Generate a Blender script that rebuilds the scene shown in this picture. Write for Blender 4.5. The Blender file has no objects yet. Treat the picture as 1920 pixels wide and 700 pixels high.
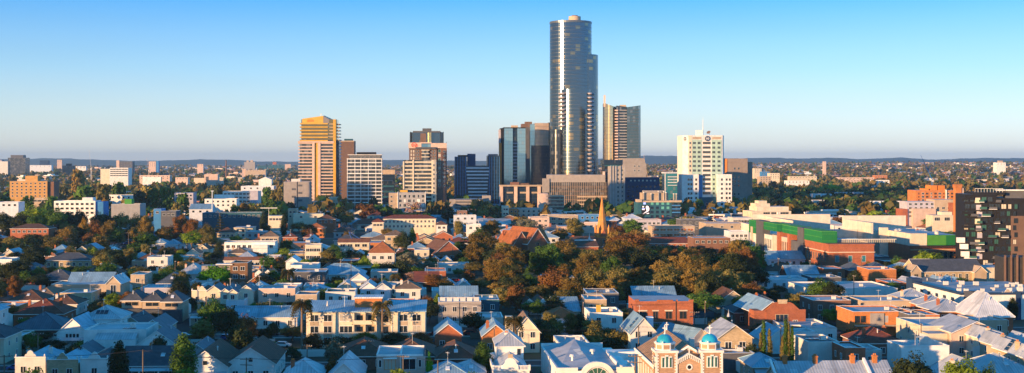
import bpy, math, random
from mathutils import Vector, Matrix
R = math.radians
F, HC, HOR = 2400.0, 48.0, 303.0          # focal length (px of a 1920 px wide frame), camera height (m), horizon row
SC = bpy.context.scene
COL = SC.collection
# ---------------------------------------------------------------- camera, sky, sun, exposure
cam = bpy.data.objects.new('camera', bpy.data.cameras.new('camera')); COL.objects.link(cam)
cam.location = (0, 0, HC); cam.rotation_euler = (R(90), 0, 0)
cam.data.sensor_width = 36; cam.data.lens = 36*F/1920
cam.data.shift_y = -(350-HOR)/1920
cam.data.clip_start = 1; cam.data.clip_end = 60000
SC.camera = cam
SUN_AZ, SUN_EL = 50.0, 5.5                 # degrees left of straight behind the camera, elevation
world = bpy.data.worlds.new('World'); SC.world = world; world.use_nodes = True
wn, wl = world.node_tree.nodes, world.node_tree.links
sky = wn.new('ShaderNodeTexSky'); sky.sky_type = 'NISHITA'; sky.sun_disc = False
sky.sun_elevation = R(SUN_EL)
sd = Vector((-math.sin(R(SUN_AZ)), -math.cos(R(SUN_AZ)), math.tan(R(SUN_EL)))).normalized()   # towards the sun
sky.sun_rotation = math.atan2(sd.x, sd.y)
sky.altitude = 0; sky.air_density = 1.0; sky.dust_density = 0.4; sky.ozone_density = 5.0
# the evening sky: the Nishita sky (its glow round the sun) under a clear blue gradient by elevation
wtc = wn.new('ShaderNodeTexCoord'); wsp = wn.new('ShaderNodeSeparateXYZ'); wl.new(wtc.outputs['Generated'], wsp.inputs[0])
ramp = wn.new('ShaderNodeValToRGB'); ce = ramp.color_ramp.elements
for i, (p, c) in enumerate(((0.0, (.86, .80, .72)), (.012, (.80, .80, .74)), (.035, (.64, .77, .80)), (.07, (.38, .64, .86)), (.125, (.085, .39, .86)), (.4, (.02, .27, .57)), (1.0, (.012, .16, .38)))):
    x = ce[i] if i < 2 else ce.new(p)
    x.position = p; x.color = c+(1,)
ce[1].position = .012
wl.new(wsp.outputs['Z'], ramp.inputs[0])
sc1 = wn.new('ShaderNodeVectorMath'); sc1.operation = 'SCALE'; sc1.inputs['Scale'].default_value = 4.6; wnz = wn.new('ShaderNodeTexNoise'); wnz.inputs['Scale'].default_value = 2.2; wnz.inputs['Detail'].default_value = 4; wmp = wn.new('ShaderNodeMapping'); wmp.inputs['Scale'].default_value = (1, 1, 9)
wl.new(wtc.outputs['Generated'], wmp.inputs[0]); wl.new(wmp.outputs[0], wnz.inputs['Vector'])
wmr = wn.new('ShaderNodeMapRange'); wmr.inputs['To Min'].default_value = .93; wmr.inputs['To Max'].default_value = 1.07; wl.new(wnz.outputs['Fac'], wmr.inputs['Value'])
wsc = wn.new('ShaderNodeVectorMath'); wsc.operation = 'SCALE'; wl.new(ramp.outputs[0], wsc.inputs[0]); wxm = wn.new('ShaderNodeMath'); wxm.operation = 'MULTIPLY_ADD'; wxm.inputs[1].default_value = .38; wxm.inputs[2].default_value = 1.0; wl.new(wsp.outputs['X'], wxm.inputs[0])
wx2 = wn.new('ShaderNodeMath'); wx2.operation = 'MULTIPLY'; wl.new(wxm.outputs[0], wx2.inputs[0]); wl.new(wmr.outputs[0], wx2.inputs[1]); wl.new(wx2.outputs[0], wsc.inputs['Scale']); wl.new(wsc.outputs[0], sc1.inputs[0])
sc2 = wn.new('ShaderNodeVectorMath'); sc2.operation = 'SCALE'; sc2.inputs['Scale'].default_value = .3; wl.new(sky.outputs[0], sc2.inputs[0])
sm = wn.new('ShaderNodeVectorMath'); sm.operation = 'ADD'; wl.new(sc1.outputs[0], sm.inputs[0]); wl.new(sc2.outputs[0], sm.inputs[1])
wl.new(sm.outputs[0], wn['Background'].inputs['Color'])
wn['Background'].inputs['Strength'].default_value = 0.125
sun = bpy.data.objects.new('sun', bpy.data.lights.new('sun', 'SUN')); COL.objects.link(sun)
sun.data.energy = 5.0; sun.data.angle = R(0.5); sun.data.color = (1.0, 0.60, 0.28)
sun.rotation_euler = (-sd).to_track_quat('-Z', 'Y').to_euler()
vs = SC.view_settings
vs.view_transform = 'Standard'; vs.look = 'None'; vs.gamma = 1; vs.use_curve_mapping = False
vs.exposure = 0.97
SC.cycles.max_bounces = 6; SC.cycles.diffuse_bounces = 2; SC.cycles.glossy_bounces = 3
SC.cycles.transparent_max_bounces = 6; SC.cycles.volume_bounces = 0
SC.cycles.use_denoising = True

# ---------------------------------------------------------------- placing things from the survey
def X(px, Y): return (px-960)/F*Y
def ZZ(py, Y): return HC-(py-HOR)/F*Y
def YG(py): return F*HC/(py-HOR)
GR = R(3.6)                                 # the street grid is turned a little
def terr(x, y):                             # height of the land
    r = min(max((y-2300)/4200, 0), 1); r = r*r*(3-2*r)
    s = min(max((x/max(y, 1)+.1)*2.2, 0), 1)
    hh = r*(14+21*s) + r*5*math.sin(x*.0019+1)*math.cos(y*.0013)
    return hh
# ---------------------------------------------------------------- materials (procedural)
MATS = {}
def newmat(name):
    m = bpy.data.materials.new(name); m.use_nodes = True
    return m, m.node_tree.nodes, m.node_tree.links, m.node_tree.nodes['Principled BSDF']
def lin(c): return tuple(c)+(1,) if len(c) == 3 else c
def mat(name, c=(.5, .5, .5), kind='plaster', rough=.8, metal=0, c2=None, var=.16, ns=.35):
    if name in MATS: return MATS[name]
    m, n, l, b = newmat(name)
    b.inputs['Roughness'].default_value = rough; b.inputs['Metallic'].default_value = metal
    b.inputs['Specular IOR Level'].default_value = .3
    tc = n.new('ShaderNodeTexCoord'); uv = n.new('ShaderNodeUVMap')
    noi = n.new('ShaderNodeTexNoise'); noi.inputs['Scale'].default_value = ns; noi.inputs['Detail'].default_value = 5; noi.inputs['Roughness'].default_value = .65
    l.new(tc.outputs['Object'], noi.inputs['Vector'])
    mr = n.new('ShaderNodeMapRange'); mr.inputs['To Min'].default_value = 1-var; mr.inputs['To Max'].default_value = 1+var
    mr.inputs['From Min'].default_value = .3; mr.inputs['From Max'].default_value = .7
    l.new(noi.outputs['Fac'], mr.inputs['Value'])
    oi = n.new('ShaderNodeObjectInfo')
    mr2 = n.new('ShaderNodeMapRange'); mr2.inputs['To Min'].default_value = .9; mr2.inputs['To Max'].default_value = 1.1
    l.new(oi.outputs['Random'], mr2.inputs['Value'])
    mu = n.new('ShaderNodeMath'); mu.operation = 'MULTIPLY'; l.new(mr.outputs[0], mu.inputs[0]); l.new(mr2.outputs[0], mu.inputs[1])
    vm = n.new('ShaderNodeVectorMath'); vm.operation = 'SCALE'; l.new(mu.outputs[0], vm.inputs['Scale'])
    src = None
    if kind == 'brick':
        br = n.new('ShaderNodeTexBrick'); br.inputs['Scale'].default_value = 1
        br.inputs['Color1'].default_value = lin(c); br.inputs['Color2'].default_value = lin(c2 or tuple(v*.72 for v in c))
        br.inputs['Mortar'].default_value = lin(tuple(v*.8+.06 for v in c)); br.inputs['Brick Width'].default_value = .5
        br.inputs['Row Height'].default_value = .17; br.inputs['Mortar Size'].default_value = .012
        l.new(uv.outputs[0], br.inputs['Vector']); src = br.outputs['Color']
    elif kind in ('metal', 'tile', 'slats'):
        wv = n.new('ShaderNodeTexWave'); wv.bands_direction = 'X' if kind == 'metal' else 'Y'
        wv.inputs['Scale'].default_value = {'metal': .52, 'tile': .95, 'slats': .8}[kind]
        wv.inputs['Distortion'].default_value = 0 if kind != 'tile' else 1.2
        l.new(uv.outputs[0], wv.inputs['Vector'])
        mx = n.new('ShaderNodeMix'); mx.data_type = 'RGBA'
        mx.inputs[6].default_value = lin(c); mx.inputs[7].default_value = lin(c2 or tuple(v*(.82 if kind == 'metal' else .62) for v in c))
        l.new(wv.outputs['Fac'], mx.inputs[0]); src = mx.outputs[2]
        br = n.new('ShaderNodeTexBrick'); br.inputs['Scale'].default_value = 1; br.inputs['Brick Width'].default_value = 1.6 if kind == 'metal' else .9; br.inputs['Row Height'].default_value = 3.4 if kind == 'metal' else .7
        br.inputs['Color1'].default_value = (1.12, 1.1, 1.08, 1); br.inputs['Color2'].default_value = (.8, .82, .84, 1); br.inputs['Mortar'].default_value = (.7, .7, .7, 1); br.inputs['Mortar Size'].default_value = .02
        l.new(uv.outputs[0], br.inputs['Vector']); mb_ = n.new('ShaderNodeMix'); mb_.data_type = 'RGBA'; mb_.blend_type = 'MULTIPLY'; mb_.inputs[0].default_value = 1; l.new(src, mb_.inputs[6]); l.new(br.outputs['Color'], mb_.inputs[7])
        mp = n.new('ShaderNodeMapping'); mp.inputs['Scale'].default_value = (1.1, .12, 1); l.new(uv.outputs[0], mp.inputs[0]); ns2 = n.new('ShaderNodeTexNoise'); ns2.inputs['Scale'].default_value = 1; ns2.inputs['Detail'].default_value = 6; l.new(mp.outputs[0], ns2.inputs['Vector'])
        rr = n.new('ShaderNodeMapRange'); rr.inputs['From Min'].default_value = .56; rr.inputs['From Max'].default_value = .78; rr.inputs['To Max'].default_value = .55; l.new(ns2.outputs['Fac'], rr.inputs['Value'])
        mc_ = n.new('ShaderNodeMix'); mc_.data_type = 'RGBA'; l.new(rr.outputs[0], mc_.inputs[0]); l.new(mb_.outputs[2], mc_.inputs[6]); mc_.inputs[7].default_value = (.16, .10, .06, 1) if kind == 'metal' else (.06, .06, .05, 1); src = mc_.outputs[2]
        bp = n.new('ShaderNodeBump'); bp.inputs['Strength'].default_value = .35; bp.inputs['Distance'].default_value = .05
        l.new(wv.outputs['Fac'], bp.inputs['Height']); l.new(bp.outputs[0], b.inputs['Normal'])
    if kind == 'panes':                     # curtain wall: each pane its own tone (blinds, curtains), thin mullions
        b.inputs['Specular IOR Level'].default_value = .9
        sp = n.new('ShaderNodeSeparateXYZ'); l.new(uv.outputs[0], sp.inputs[0])
        def fl(out, s):
            d = n.new('ShaderNodeMath'); d.operation = 'DIVIDE'; l.new(out, d.inputs[0]); d.inputs[1].default_value = s
            f = n.new('ShaderNodeMath'); f.operation = 'FLOOR'; l.new(d.outputs[0], f.inputs[0])
            g = n.new('ShaderNodeMath'); g.operation = 'FRACT'; l.new(d.outputs[0], g.inputs[0])
            return f.outputs[0], g.outputs[0]
        pw, ph = (c2 or (1.6, 3.3))[:2]
        fx, gx = fl(sp.outputs[0], pw); fy, gy_ = fl(sp.outputs[1], ph)
        cb = n.new('ShaderNodeCombineXYZ'); l.new(fx, cb.inputs[0]); l.new(fy, cb.inputs[1])
        wh = n.new('ShaderNodeTexWhiteNoise'); l.new(cb.outputs[0], wh.inputs['Vector'])
        gtt = n.new('ShaderNodeMath'); gtt.operation = 'GREATER_THAN'; l.new(wh.outputs['Value'], gtt.inputs[0]); gtt.inputs[1].default_value = 1-var
        mx = n.new('ShaderNodeMix'); mx.data_type = 'RGBA'; mx.inputs[6].default_value = lin(c); mx.inputs[7].default_value = (c2[2] if c2 and len(c2) > 2 else tuple(v*.55+.16 for v in c[:3]))+(1,)
        l.new(gtt.outputs[0], mx.inputs[0])
        def edge(g, w):
            a = n.new('ShaderNodeMath'); a.operation = 'LESS_THAN'; l.new(g, a.inputs[0]); a.inputs[1].default_value = w
            return a.outputs[0]
        e = n.new('ShaderNodeMath'); e.operation = 'MAXIMUM'; l.new(edge(gx, .09), e.inputs[0]); l.new(edge(gy_, .16), e.inputs[1])
        m2 = n.new('ShaderNodeMix'); m2.data_type = 'RGBA'; m2.inputs[7].default_value = tuple(v*.7+.03 for v in c[:3])+(1,)
        l.new(e.outputs[0], m2.inputs[0]); l.new(mx.outputs[2], m2.inputs[6]); l.new(m2.outputs[2], b.inputs['Base Color'])
        # panes are never quite flat: tilt each one a hair so reflections break up
        bn = n.new('ShaderNodeBump'); bn.inputs['Strength'].default_value = .06; bn.inputs['Distance'].default_value = .3
        n2 = n.new('ShaderNodeTexNoise'); n2.inputs['Scale'].default_value = .25; l.new(uv.outputs[0], n2.inputs['Vector'])
        l.new(n2.outputs['Fac'], bn.inputs['Height']); l.new(bn.outputs[0], b.inputs['Normal'])
        MATS[name] = m; return m
    if src is None:
        rgb = n.new('ShaderNodeRGB'); rgb.outputs[0].default_value = lin(c); src = rgb.outputs[0]
    l.new(src, vm.inputs[0]); l.new(vm.outputs[0], b.inputs['Base Color'])
    MATS[name] = m
    return m
def leafmat(name, c, c2):
    m, n, l, b = newmat(name)
    b.inputs['Roughness'].default_value = .75; b.inputs['Specular IOR Level'].default_value = .15
    tc = n.new('ShaderNodeTexCoord'); oi = n.new('ShaderNodeObjectInfo'); noi = n.new('ShaderNodeTexNoise')
    noi.inputs['Scale'].default_value = 5; noi.inputs['Detail'].default_value = 4
    l.new(tc.outputs['Object'], noi.inputs['Vector'])
    mx = n.new('ShaderNodeMix'); mx.data_type = 'RGBA'; mx.inputs[6].default_value = lin(c); mx.inputs[7].default_value = lin(c2)
    mr = n.new('ShaderNodeMapRange'); mr.inputs['From Min'].default_value = .35; mr.inputs['From Max'].default_value = .65
    l.new(noi.outputs['Fac'], mr.inputs['Value']); l.new(mr.outputs[0], mx.inputs[0])
    hs = n.new('ShaderNodeHueSaturation'); l.new(mx.outputs[2], hs.inputs['Color'])
    m1 = n.new('ShaderNodeMapRange'); m1.inputs['To Min'].default_value = .7; m1.inputs['To Max'].default_value = 1.35; l.new(oi.outputs['Random'], m1.inputs['Value']); l.new(m1.outputs[0], hs.inputs['Value'])
    l.new(hs.outputs[0], b.inputs['Base Color'])
    tr = n.new('ShaderNodeBsdfTranslucent'); l.new(hs.outputs[0], tr.inputs['Color'])
    ms = n.new('ShaderNodeMixShader'); ms.inputs[0].default_value = .22
    l.new(b.outputs[0], ms.inputs[1]); l.new(tr.outputs[0], ms.inputs[2])
    l.new(ms.outputs[0], n['Material Output'].inputs['Surface'])
    MATS[name] = m; return m
def emit(name, c, s):
    m, n, l, b = newmat(name); b.inputs['Base Color'].default_value = lin(c)
    b.inputs['Emission Color'].default_value = lin(c); b.inputs['Emission Strength'].default_value = s
    MATS[name] = m; return m
P = dict(
 white=(.78, .77, .74), offwhite=(.66, .64, .6), cream=(.66, .58, .44), tan=(.46, .36, .26), pink=(.62, .46, .38), grey=(.36, .36, .37),
 darkgrey=(.10, .105, .12), black=(.013, .014, .018), concrete=(.33, .30, .28), brownwall=(.16, .10, .075), gold=(.62, .36, .06), blue=(.05, .22, .5),
 teal=(.022, .10, .14), navy=(.02, .05, .12), green=(.012, .17, .05), lightgreen=(.07, .29, .05), mint=(.42, .58, .50), ochre=(.52, .29, .10), pale_render=(.76, .66, .54), trim=(.80, .79, .76), lilac=(.45, .43, .5), lintel=(.6, .52, .42))
for k, v in P.items(): mat(k, v)
mat('brick', (.42, .13, .06), 'brick'); mat('orangebrick', (.55, .20, .06), 'brick'); mat('brownbrick', (.24, .12, .08), 'brick'); mat('creambrick', (.55, .42, .26), 'brick')
mat('church_brick', (.50, .31, .19), 'brick')
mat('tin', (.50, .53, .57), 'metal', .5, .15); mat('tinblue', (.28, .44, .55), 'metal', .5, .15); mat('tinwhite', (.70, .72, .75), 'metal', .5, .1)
mat('tindark', (.10, .13, .17), 'metal', .55, .1); mat('tile_brown', (.17, .085, .055), 'tile'); mat('tile_orange', (.44, .15, .055), 'tile')
mat('tile_red', (.26, .075, .045), 'tile'); mat('slate', (.10, .11, .13), 'tile'); mat('tile_tan', (.27, .18, .12), 'tile'); mat('membrane', (.42, .43, .46), var=.22, ns=.2)
mat('membrane_dark', (.16, .165, .18), var=.3, ns=.2); mat('slats_dark', (.06, .06, .065), 'slats'); mat('slats_tan', (.36, .24, .16), 'slats')
mat('wood', (.24, .13, .07), 'slats'); mat('asphalt', (.05, .05, .055), var=.25, ns=.05); mat('footpath', (.24, .23, .22)); mat('bark', (.20, .14, .10), ns=3)
mat('timber_pole', (.16, .12, .09)); mat('wire', (.03, .03, .03)); mat('rubber', (.02, .02, .02)); mat('domeblue', (.02, .34, .52), rough=.35, ns=1.2)
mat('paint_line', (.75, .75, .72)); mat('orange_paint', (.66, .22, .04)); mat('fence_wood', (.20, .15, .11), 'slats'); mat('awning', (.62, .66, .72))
mat('glass', (.02, .03, .04), rough=.08); MATS['glass'].node_tree.nodes['Principled BSDF'].inputs['Specular IOR Level'].default_value = 1
mat('curtain', (.52, .47, .38)); mat('glass_green', (.04, .12, .10), rough=.1)
mat('gold_glass', (.30, .2, .08), 'panes', .12, .8, (1.5, 3.2), .06)
mat('tower_glass', (.085, .13, .175), 'panes', .14, .8, (5.1, 3.6, (.30, .23, .15)), .14)
mat('tower_glass_dark', (.02, .03, .045), 'panes', .14, .3, (1.6, 3.4), .08)
mat('blue_glass', (.26, .42, .50), 'panes', .12, .7, (2.2, 3.6), .08)
mat('pink_glass', (.52, .40, .32), 'panes', .3, .3, (3, 4.2), .1)
mat('band_glass', (.035, .045, .05), 'panes', .12, .1, (2.1, 5), .25)
mat('navy_glass', (.012, .03, .055), 'panes', .25, .1, (1.5, 3.3, (.06, .07, .08)), .1); MATS['navy_glass'].node_tree.nodes['Principled BSDF'].inputs['Specular IOR Level'].default_value = .4
mat('mullion_glass', (.05, .055, .06), 'panes', .2, .2, (1.8, 2.9), .3)
for k in ('car_white', 'car_silver', 'car_dark', 'car_blue', 'car_red'):
    mat(k, dict(car_white=(.75, .75, .75), car_silver=(.4, .42, .44), car_dark=(.04, .045, .05), car_blue=(.05, .12, .35), car_red=(.35, .03, .02))[k], rough=.3, var=.02)
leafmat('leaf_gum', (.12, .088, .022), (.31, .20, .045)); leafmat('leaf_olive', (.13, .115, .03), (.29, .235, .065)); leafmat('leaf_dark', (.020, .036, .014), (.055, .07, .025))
leafmat('leaf_green', (.045, .10, .018), (.10, .19, .03)); leafmat('leaf_lime', (.13, .21, .015), (.24, .32, .03)); leafmat('leaf_rust', (.15, .065, .02), (.25, .12, .035))
leafmat('leaf_grey', (.13, .14, .09), (.24, .23, .15)); leafmat('leaf_gold', (.32, .17, .02), (.42, .27, .05)); leafmat('leaf_pink', (.26, .15, .12), (.33, .22, .18))
leafmat('leaf_palm', (.09, .10, .03), (.22, .16, .06)); leafmat('leaf_ivy', (.05, .20, .01), (.12, .34, .02))

# ---------------------------------------------------------------- mesh builder: every face carries metre-scaled UVs
class MB:
    def __init__(s): s.v, s.f, s.m, s.uv, s.mats, s.sm = [], [], [], [], [], []
    def mi(s, m):
        if m not in s.mats: s.mats.append(m)
        return s.mats.index(m)
    def poly(s, pts, m='white', u0=0., uvs=None, smooth=False):
        pts = [Vector(p) for p in pts]; i = len(s.v); s.v += pts; s.f.append(list(range(i, i+len(pts)))); s.m.append(s.mi(m)); s.sm.append(smooth)
        if uvs is None:
            u = (pts[1]-pts[0]); u = u.normalized() if u.length > 1e-6 else Vector((1, 0, 0))
            nn = u.cross(pts[-1]-pts[0]); w = nn.cross(u); w = w.normalized() if w.length > 1e-6 else Vector((0, 0, 1))
            uvs = [(u0+(p-pts[0]).dot(u), pts[0].z+(p-pts[0]).dot(w)) for p in pts]
        s.uv.append(uvs)
    def prism(s, pl, z0, z1, m='white', top=None, bottom=False, smooth=False):
        """pl: footprint counter-clockwise; z1 a number or a height per corner"""
        n = len(pl); zt = z1 if isinstance(z1, (list, tuple)) else [z1]*n; u = 0
        for i in range(n):
            j = (i+1) % n; a, b = pl[i], pl[j]; L = math.hypot(b[0]-a[0], b[1]-a[1])
            s.poly([(a[0], a[1], z0), (b[0], b[1], z0), (b[0], b[1], zt[j]), (a[0], a[1], zt[i])], m,
                   uvs=[(u, z0), (u+L, z0), (u+L, zt[j]), (u, zt[i])], smooth=smooth); u += L
        s.poly([(pl[i][0], pl[i][1], zt[i]) for i in range(n)], top or m)
        if bottom: s.poly([(pl[i][0], pl[i][1], z0) for i in reversed(range(n))], m)
        return s
    def box(s, x0, x1, y0, y1, z0, z1, m='white', top=None, bottom=True):
        return s.prism([(x0, y0), (x1, y0), (x1, y1), (x0, y1)], z0, z1, m, top, bottom)
    def cyl(s, x, y, r, z0, z1, m='white', n=16, r2=None, top=None, smooth=True, bottom=False):
        r2 = r if r2 is None else r2
        a = [(x+r*math.cos(2*math.pi*i/n), y+r*math.sin(2*math.pi*i/n)) for i in range(n)]
        b = [(x+r2*math.cos(2*math.pi*i/n), y+r2*math.sin(2*math.pi*i/n)) for i in range(n)]
        for i in range(n):
            j = (i+1) % n; u = 2*math.pi*r/n
            if r2 > 1e-4: s.poly([(*a[i], z0), (*a[j], z0), (*b[j], z1), (*b[i], z1)], m, uvs=[(u*i, z0), (u*i+u, z0), (u*i+u, z1), (u*i, z1)], smooth=smooth)
            else: s.poly([(*a[i], z0), (*a[j], z0), (x, y, z1)], m, smooth=smooth)
        if r2 > 1e-4: s.poly([(*p, z1) for p in b], top or m)
        if bottom: s.poly([(*p, z0) for p in reversed(a)], m)
        return s
    def tube(s, p, q, r, m='wire', n=6, r2=None):
        p, q = Vector(p), Vector(q); d = (q-p).normalized(); a = d.orthogonal().normalized(); b = d.cross(a); r2 = r if r2 is None else r2
        ring = lambda c, rr: [c+rr*(a*math.cos(2*math.pi*i/n)+b*math.sin(2*math.pi*i/n)) for i in range(n)]
        A, B = ring(p, r), ring(q, r2)
        for i in range(n):
            j = (i+1) % n; s.poly([A[i], A[j], B[j], B[i]], m, smooth=True)
        s.poly(list(reversed(A)), m); s.poly(B, m); return s
    def gable(s, x0, x1, y0, y1, z0, h, m='tin', wall='white', axis='y', ov=.35, th=.18, ends=True):
        """ridge along axis; roof slabs with thickness and gable walls"""
        if axis == 'y':
            xm = (x0+x1)/2; P3 = lambda a, b, z: (a, b, z); A0, A1, B0, B1, mid = x0, x1, y0, y1, xm
        else:
            P3 = lambda a, b, z: (b, a, z); A0, A1, B0, B1, mid = y0, y1, x0, x1, (y0+y1)/2
        k = h/(mid-A0); e = ov*k; fl = axis != 'y'
        def q(pts, mm):
            s.poly(list(reversed(pts)) if fl else pts, mm)
        za = z0-e
        q([P3(A0-ov, B1+ov, za), P3(A0-ov, B0-ov, za), P3(mid, B0-ov, z0+h), P3(mid, B1+ov, z0+h)], m)
        q([P3(A1+ov, B0-ov, za), P3(A1+ov, B1+ov, za), P3(mid, B1+ov, z0+h), P3(mid, B0-ov, z0+h)], m)
        q([P3(A0-ov, B0-ov, za-th), P3(A0-ov, B1+ov, za-th), P3(mid, B1+ov, z0+h-th), P3(mid, B0-ov, z0+h-th)], 'trim')
        q([P3(A1+ov, B1+ov, za-th), P3(A1+ov, B0-ov, za-th), P3(mid, B0-ov, z0+h-th), P3(mid, B1+ov, z0+h-th)], 'trim')
        q([P3(A0-ov, B0-ov, za-th), P3(A0-ov, B0-ov, za), P3(A0-ov, B1+ov, za), P3(A0-ov, B1+ov, za-th)][::-1], 'trim')
        q([P3(A1+ov, B0-ov, za-th), P3(A1+ov, B1+ov, za-th), P3(A1+ov, B1+ov, za), P3(A1+ov, B0-ov, za)], 'trim')
        for bb, rev in ((B0-ov, 0), (B1+ov, 1)):
            for a in (A0-ov, A1+ov):
                pts = [P3(a, bb, za-th), P3(mid, bb, z0+h-th), P3(mid, bb, z0+h), P3(a, bb, za)]
                if (a > mid) ^ rev: pts = pts[::-1]
                q(pts, 'trim')
        if ends:
            q([P3(A0, B0, z0), P3(A1, B0, z0), P3(mid, B0, z0+h-th)], wall); q([P3(A1, B1, z0), P3(A0, B1, z0), P3(mid, B1, z0+h-th)], wall)
        return s
    def hip(s, x0, x1, y0, y1, z0, h, m='tin', ov=.45):
        x0 -= ov; x1 += ov; y0 -= ov; y1 += ov; w, d = x1-x0, y1-y0
        if w >= d: r0, r1 = (x0+d/2, (y0+y1)/2), (x1-d/2, (y0+y1)/2)
        else: r0, r1 = ((x0+x1)/2, y0+w/2), ((x0+x1)/2, y1-w/2)
        A, B, C, D = (x0, y0, z0), (x1, y0, z0), (x1, y1, z0), (x0, y1, z0); r0 = (*r0, z0+h); r1 = (*r1, z0+h)
        if w >= d:
            s.poly([A, B, r1, r0], m); s.poly([B, C, r1], m); s.poly([C, D, r0, r1], m); s.poly([D, A, r0], m)
        else:
            s.poly([A, B, r0], m); s.poly([B, C, r1, r0], m); s.poly([C, D, r1], m); s.poly([D, A, r0, r1], m)
        s.prism([A[:2], B[:2], C[:2], D[:2]], z0-.18, z0-.004, 'trim', bottom=True)
        for e in (A, B, C, D):               # capped hips
            t = r0 if (Vector(e)-Vector(r0)).length < (Vector(e)-Vector(r1)).length else r1
            s.tube(Vector(e)+Vector((0, 0, .03)), Vector(t)+Vector((0, 0, .03)), .09, m, 4)
        if (Vector(r0)-Vector(r1)).length > .3: s.tube(Vector(r0)+Vector((0, 0, .03)), Vector(r1)+Vector((0, 0, .03)), .1, m, 4)
        return s
    def mesh(s, name):
        me = bpy.data.meshes.new(name); me.from_pydata([tuple(v) for v in s.v], [], s.f)
        for k in s.mats: me.materials.append(MATS[k])
        me.polygons.foreach_set('material_index', s.m); me.polygons.foreach_set('use_smooth', s.sm)
        ul = me.uv_layers.new(name='UVMap'); fl = []
        for u in s.uv:
            for a in u: fl += [a[0], a[1]]
        ul.data.foreach_set('uv', fl); me.update(); return me
def link(name, data, parent=None):
    o = bpy.data.objects.new(name, data); COL.objects.link(o)
    if parent is not None: o.parent = parent
    return o
def put(mb, name, parent=None): return link(name, mb.mesh(name), parent)
def tag(o, label, cat, group=None, kind=None):
    if label: o['label'] = label
    if cat: o['category'] = cat
    if group: o['group'] = group
    if kind: o['kind'] = kind
    return o
def thing(name, label, cat, x, y, z=None, rz=None, group=None):
    o = link(name, None); o.location = (x, y, terr(x, y) if z is None else z); o.rotation_euler = (0, 0, GR if rz is None else rz)
    return tag(o, label, cat, group)
def ctree(o, parent=None):
    c = o.copy(); COL.objects.link(c)
    if parent is not None: c.parent = parent
    for ch in o.children: ctree(ch, c)
    return c
WC = {}
def window(T, x, y, z, w, h, rot=0., pane='glass', frame='trim', sill=False, name='window', mull=1, label=None):
    """one window, centre-bottom at x,z on the face through y; shared mesh per size"""
    key = (round(w, 1), round(h, 1), pane, frame, mull)
    if key not in WC:
        w_, h_ = key[0], key[1]; b = MB(); t = .09 if w_ < 2.5 else .12
        b.box(-w_/2, w_/2, -.02, .05, .0, h_, pane)
        for a0, a1, c0, c1 in ((-w_/2-t, w_/2+t, -t, 0), (-w_/2-t, w_/2+t, h_, h_+t), (-w_/2-t, -w_/2, 0, h_), (w_/2, w_/2+t, 0, h_)):
            b.box(a0, a1, -.07, .05, c0, c1, frame)
        for i in range(mull): xx = -w_/2+w_*(i+1)/(mull+1); b.box(xx-.04, xx+.04, -.06, -.021, 0, h_, frame)
        WC[key] = b.mesh(name)
    o = link(name, WC[key], T); o.location = (x, y, z); o.rotation_euler = (0, 0, rot)
    if label: o['label'] = label
    return o
# ---------------------------------------------------------------- trees: templates of unit height, 1 unit = the tree's full height
def leafmesh(name, lobes, n, size, seed, mat_='leaf_gum', stretch=1., inner=.25):
    """leaf sprays spread through and mostly near the skin of uneven lobes"""
    rn = random.Random(seed); vs_, fs = [], []
    tot = sum((l[3]*l[4])**1.0*l[5]**.5 for l in lobes)
    for (cx, cy, cz, rx, ry, rz) in lobes:
        k = int(n*((rx*ry)*rz**.5)/tot)
        for _ in range(k):
            th = rn.uniform(0, 2*math.pi); u = rn.uniform(-.75, 1); s = math.sqrt(max(0, 1-u*u))
            d = Vector((s*math.cos(th), s*math.sin(th), u))
            # clumps: skin pushed in and out by a few waves
            wv = 1+.16*math.sin(5*d.x+7*cx*9+seed)+.14*math.sin(6*d.y+cy*11)+.12*math.sin(7*d.z*1.3+cz*17+seed)
            rr = (rn.random()**inner)*wv*rn.uniform(.8, 1.08)
            c = Vector((cx+d.x*rx*rr, cy+d.y*ry*rr, cz+d.z*rz*rr))
            nrm = (d+Vector((rn.gauss(0, .55), rn.gauss(0, .55), rn.gauss(.15, .5)))).normalized()
            a = nrm.orthogonal().normalized(); a = Matrix.Rotation(rn.uniform(0, 6.28), 3, nrm) @ a; b = nrm.cross(a)*stretch
            z = size*rn.uniform(.6, 1.35); i = len(vs_)
            vs_ += [c-a*z*.5-b*z*.3, c+a*z*.1-b*z*.6, c+a*z*.6+b*z*.1, c+b*z*.55-a*z*.1]; fs.append((i, i+1, i+2, i+3))
    me = bpy.data.meshes.new(name); me.from_pydata([tuple(v) for v in vs_], [], fs); me.materials.append(MATS[mat_]); return me
def trunkmesh(name, lobes, top, seed, r=.022, m='bark', limbs=True):
    b = MB(); rn = random.Random(seed); p = Vector((0, 0, -.01)); segs = 4; pts = [p]
    for i in range(1, segs+1): pts.append(Vector((rn.uniform(-.015, .015)*i, rn.uniform(-.015, .015)*i, top*i/segs)))
    for i in range(segs): b.tube(pts[i], pts[i+1], r*(1.3-.22*i), m, 7, r*(1.3-.22*(i+1)))
    if limbs:
        for l in lobes:
            s0 = pts[rn.choice((2, 3, 4))]; e = Vector(l[:3]); mid = (s0+e)/2+Vector((rn.uniform(-.02, .02), rn.uniform(-.02, .02), -.02))
            b.tube(s0, mid, r*.5, m, 5, r*.35); b.tube(mid, e+Vector((0, 0, l[5]*.3)), r*.35, m, 5, r*.12)
    return b.mesh(name)
TT = {}
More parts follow.
